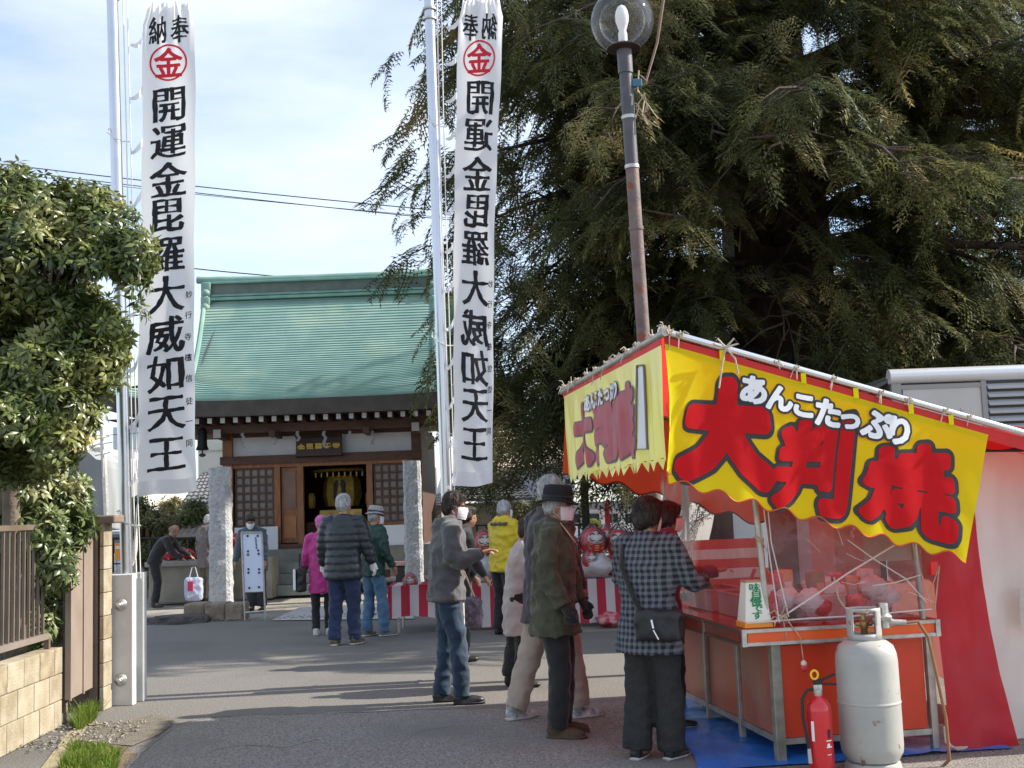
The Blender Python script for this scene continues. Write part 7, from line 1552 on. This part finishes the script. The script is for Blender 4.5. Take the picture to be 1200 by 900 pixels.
# 13 black coat behind the pole
p = Person('person in a long black coat half hidden behind the right flagpole', (D(537, 700, 12.3).x, 12.3, 0), -78, 1.60, 8, 8, 0, 10, {'R': ((.1, .2, -1), (-.05, .5, -.8)), 'L': ((-.15, .1, -1), (.05, .4, -.8))}, ((.08, .03), (-.08, -.03)), 1.02, .014)
p.trousers(blackc, .16, .1, .08, .075); p.shoes(shoeb); p.jacket(blackc, .50, 1.06, 1.12, 'coat', .009, hood=True); p.hair(hb, 1.02, 'bob')
c = D(550, 718, 11.9); heldbag('dark patterned handbag with tan straps hanging beside the right pole base', c, (.27, .16, .32), M('patterned_dark_bag', (.035, .028, .045), (.13, .10, .14), 22, .5), .1, 'handbag', [(-.07, 0, .13), (-.10, 0, .42), (-.04, 0, .42), (.08, 0, .10)], M('tan_strap', (.50, .38, .26), None))
# 14 yellow jacket
p = Person('person in a bright yellow hooded jacket and black trousers at the doll table', (G(592, 742).x, 14.75, 0), -46, 1.66, 4, 3, -12, 6, {'R': ((.2, .25, -1), (-.1, .9, -.1)), 'L': ((-.2, .2, -1), (.1, .9, -.1))}, ((.09, .02), (-.09, -.02)), 1.05, .012)
p.trousers(blackc, .165, .105, .085, .08, .04); p.shoes(shoeb); p.jacket(cloth_m('yellow_jacket', (.66, .50, .012), (.58, .43, .01), .6), .80, 1.12, 1.22, 'jacket', .014, hood=True); p.hair(hg, 1.0); p.mask(maskm)
m = MB(); m.tube([p.chest+Vector((-.20, -.02, .12)), p.chest+Vector((0, -.165, .13)), p.chest+Vector((.20, -.02, .12))], [(.03, .01)]*3, 8); m = MB()
for t in range(9): a = R(-200+t*27.5); m.ell(p.nb+Vector((math.cos(a)*.145, math.sin(a)*.135-.015, -.045)), (.034, .034, .026))
p.part(remesh(m, .011, 2), 'grey_yoke', M('grey_yoke', (.09, .09, .10), None))

# ------------------------------------------------------------------ doll table
YD = 15.45; xa, xb = D(457, 690, YD).x, D(733, 690, YD).x; ZT = .60
tb = thing('trestle_table', 'long low trestle table draped in red and white stripes with lucky dolls', 'table', ((xa+xb)/2, YD, 0)); m = MB(); m.bb((xa, YD, ZT-.03), (xb, YD+.75, ZT)); m.build('table_top', woodred, tb)
for x in (xa+.1, xa+1.4, xb-1.3, xb-.1):
    for y in (YD+.06, YD+.7): m = MB(); m.tube([(x, y, 0), (x, y, ZT-.03)], .018, 8); m.build('table_leg', alum, tb)
kc = Mstripe('red_white_curtain', (.72, .66, .66), (.56, .035, .07), 0, .235, .5, .3, .8)
m = MB()
def cu(u, v):
    x = xa-.03+(xb-xa+.06)*u; z0 = .17*(1-smooth(.18, .42, u))+.02+.03*math.sin(u*17); z = (ZT+.012)*(1-v)+z0*v; return Vector((x, YD-.035-.025*math.sin(u*62)*v-.02*noise.noise(Vector((u*9, v*2, 0)))-.06*v*v, z))
m.grid(cu, 180, 10); m.grid(lambda u, v: Vector((xa-.03+(xb-xa+.06)*u, YD-.035+.80*v, ZT+.012)), 60, 2); o = m.build('striped_curtain', kc, None, smooth='all', loc=((xa+xb)/2, YD, ZT)); tag(o, 'red and white vertically striped cloth draped over the doll table', 'tablecloth')
dr_ = M('doll_red', (.66, .02, .025), (.60, .015, .02), 3, .28, spec=.6); dw = M('doll_face', (.75, .66, .60), None, rough=.4); dg_ = M('doll_gold', (.62, .42, .08), None, rough=.4, metal=.3)
dollbag = Mclear('doll_bag_film', (.96, .96, .98), .28, .10, .05, (.85, .85, .9), 1.0, 16)
def daruma():
    t = thing('lucky_doll', 'x', 'doll'); k = .5
    prof = [(.05, 0), (.13, .01), (.165, .06), (.17, .13), (.155, .21), (.13, .27), (.09, .315), (.04, .335), (.002, .34)]
    m = MB(); m.lathe(prof, (0, 0, 0), 28); m.build('doll_body', dr_, t, world=False, smooth='all')
    def fp(a, z, off=0.0):
        r_ = np.interp(z, [q[1] for q in prof], [q[0] for q in prof])+off; return Vector((r_*math.sin(a), -r_*math.cos(a), z))
    m = MB(); n = 28; V = [fp(0, .215, .007)]
    for rr_ in (.3, .6, .85, 1.0):
        for i in range(n): a = 2*math.pi*i/n; V.append(fp(.80*rr_*math.cos(a), .212+.085*rr_*math.sin(a), .008 if rr_ < 1 else -.001))
    Fc = [(0, 1+i, 1+(i+1) % n) for i in range(n)]+[(1+q*n+i, 1+q*n+n+i, 1+q*n+n+(i+1) % n, 1+q*n+(i+1) % n) for i in range(n) for q in range(3)]; m.add(V, Fc); m.build('doll_face', dw, t, world=False)
    for q in (1, -1):
        m = MB(); m.ell(fp(.30*q, .222, .008), (.026, .010, .026), n=14); m.build('eye', M('doll_eye_white', (.8, .8, .8), None), t, world=False); 
        m = MB(); m.tube([fp(.10*q, .252, .012), fp(.30*q, .272, .012), fp(.52*q, .258, .012), fp(.60*q, .240, .010)], [.007, .011, .010, .004], 6); m.build('eyebrow', black, t, world=False)
        m = MB(); m.tube([fp(.12*q, .178, .012), fp(.34*q, .170, .012), fp(.52*q, .190, .012), fp(.60*q, .215, .010)], [.005, .009, .009, .004], 6); m.build('whisker', black, t, world=False)
        m = MB(); m.tube([fp(.45*q, .05, .004), fp(.65*q, .09, .004), fp(.60*q, .13, .004), fp(.40*q, .11, .004)], .006, 5); m.build('gold_curl', dg_, t, world=False)
    m = MB(); m.tube([fp(-.12, .155, .010), fp(0, .150, .012), fp(.12, .155, .010)], .005, 6); m.build('mouth', M('doll_mouth', (.5, .02, .02), None), t, world=False)
    for z in (.04, .07, .10): m = MB(); m.tube([fp(-.18+.03*(z*30-2), z, .003), fp(.18, z+.005, .003)], .006, 5); m.build('gold_stroke', dg_, t, world=False)
    m = MB(); m.ell((0, 0, .17), (1, 1, 1), n=22, k=14); V = []
    for v in m.v:
        q = Vector((v[0], v[1], v[2]-.17)); r_ = 1+.10*noise.noise(q*3)+.06*noise.noise(q*8); top = max(0, q.z-.6)*2.4; V.append((q.x*.19*r_*(1-.55*top*.6), q.y*.19*r_*(1-.55*top*.6), .17+q.z*(.19+.05*top)*r_))
    m.v = V; m.build('clear_bag', dollbag, t, world=False, smooth=False)
    return t
d0 = daruma()
spots = [(568, YD+.12, 1.02, .86, 8, 'grinning red lucky doll in clear film on the pale bag left of the yellow jacket'), (551, YD+.30, .98, .80, -18, 'red lucky doll half hidden between the black coat and the front doll'), (696, YD+.2, .98, .98, 14, 'large red lucky doll next to the olive coat sleeve'), (726, YD+.3, .95, .98, -6, 'large red lucky doll by the checked coat shoulder'), (692, YD+.02, .80, .62, 10, 'small red lucky doll below the large one at the right'),
         (712, YD+.42, 1.02, .85, 0, 'red lucky doll at the back of the right cluster'), (640, YD+.3, .86, .9, 0, 'red lucky doll on the middle of the table behind the olive coat'), (668, YD+.3, .9, .9, 8, 'red lucky doll on the table between two coats'), (480, YD+.15, .60, .55, 0, 'small red lucky doll at the left end of the striped table'), (748, YD+.2, .9, .9, 5, 'red lucky doll at the right end behind the checked coat')]
for i, (px, Y, z, s_, rz, lb_) in enumerate(spots):
    o = d0 if i == 0 else copy_tree(d0); o.location = (D(px, 660, Y).x, Y, z-.04); o.scale = (s_, s_, s_); o.rotation_euler = (0, 0, R(rz)); o['label'] = lb_; o['group'] = 'lucky dolls on the striped table'
def softbag(px, Y, z, r_, h, mat, label, cat='bag', seed=0):
    c = Vector((D(px, 660, Y).x, Y, z)); m = MB(); m.ell((0, 0, 0), (1, 1, 1), n=26, k=18); V = []
    for v in m.v:
        q = Vector(v); a = 1+.22*noise.noise(q*2.2+Vector((seed, 0, 0)))+.12*noise.noise(q*6+Vector((seed, 3, 0))); top = max(0, q.z-.4); V.append(c+Vector((q.x*r_*a*(1-.6*top), q.y*r_*a*(1-.6*top), max(-h*.92, q.z*h*a)+h)))
    m.v = V; o = m.build('plastic_bag', mat, None, smooth='all', loc=c); tag(o, label, cat)
whb = M('white_plastic_bag', (.60, .64, .72), (.74, .76, .82), 6, .3, trans=.35, bump=.6, bscale=14); whb2 = M('milky_plastic_bag', (.72, .70, .72), (.80, .78, .80), 5, .3, trans=.35, bump=.6, bscale=14); redb = M('red_plastic_bag', (.60, .05, .08), (.72, .35, .38), 12, .35, trans=.2, bump=.6, bscale=14, lo=.45, hi=.6)
softbag(567, YD+.1, ZT+.012, .19, .19, whb, 'pale blue white plastic bag under the grinning doll', seed=1); softbag(698, YD+.12, ZT+.012, .22, .17, whb2, 'milky white plastic bag between olive coat and checked coat', seed=2); softbag(552, YD+.3, ZT+.012, .15, .16, redb, 'red and pale bag on the table behind the grey hoodie sleeve', seed=3); softbag(722, YD+.3, ZT+.012, .2, .16, redb, 'red and white bag under the doll by the checked coat', seed=5)
softbag(655, YD+.3, ZT+.012, .22, .13, whb2, 'white bag in the middle of the striped table', seed=6); softbag(712, YD-.25, .0, .18, .10, redb, 'red and white bundle on the ground below the striped cloth', seed=7); softbag(582, YD+.05, ZT+.012, .10, .07, redb, 'small red package beside the yellow jacket on the table', seed=8)
# red offerings on the ledge
for px, s_, lb_, sd_ in ((199, .18, 'red and white patterned bundle, left of the two on the stone ledge', 11), (216, .20, 'red and white patterned bundle, right of the two on the stone ledge', 12)): softbag(px, 22.45, .82, s_, .12, M('red_white_pattern', (.55, .01, .02), (.75, .5, .5), 22, .5, lo=.55, hi=.62), lb_, 'bundle', sd_)
softbag(278, 22.8, .82, .15, .12, MATS['red_white_pattern'], 'red patterned bundle on the ledge between pillar and notice stand', 'bundle', 13); softbag(277, 23.0, 1.02, .12, .14, MATS['red_white_pattern'], 'upper red patterned bundle leaning by the granite pillar', 'bundle', 14)
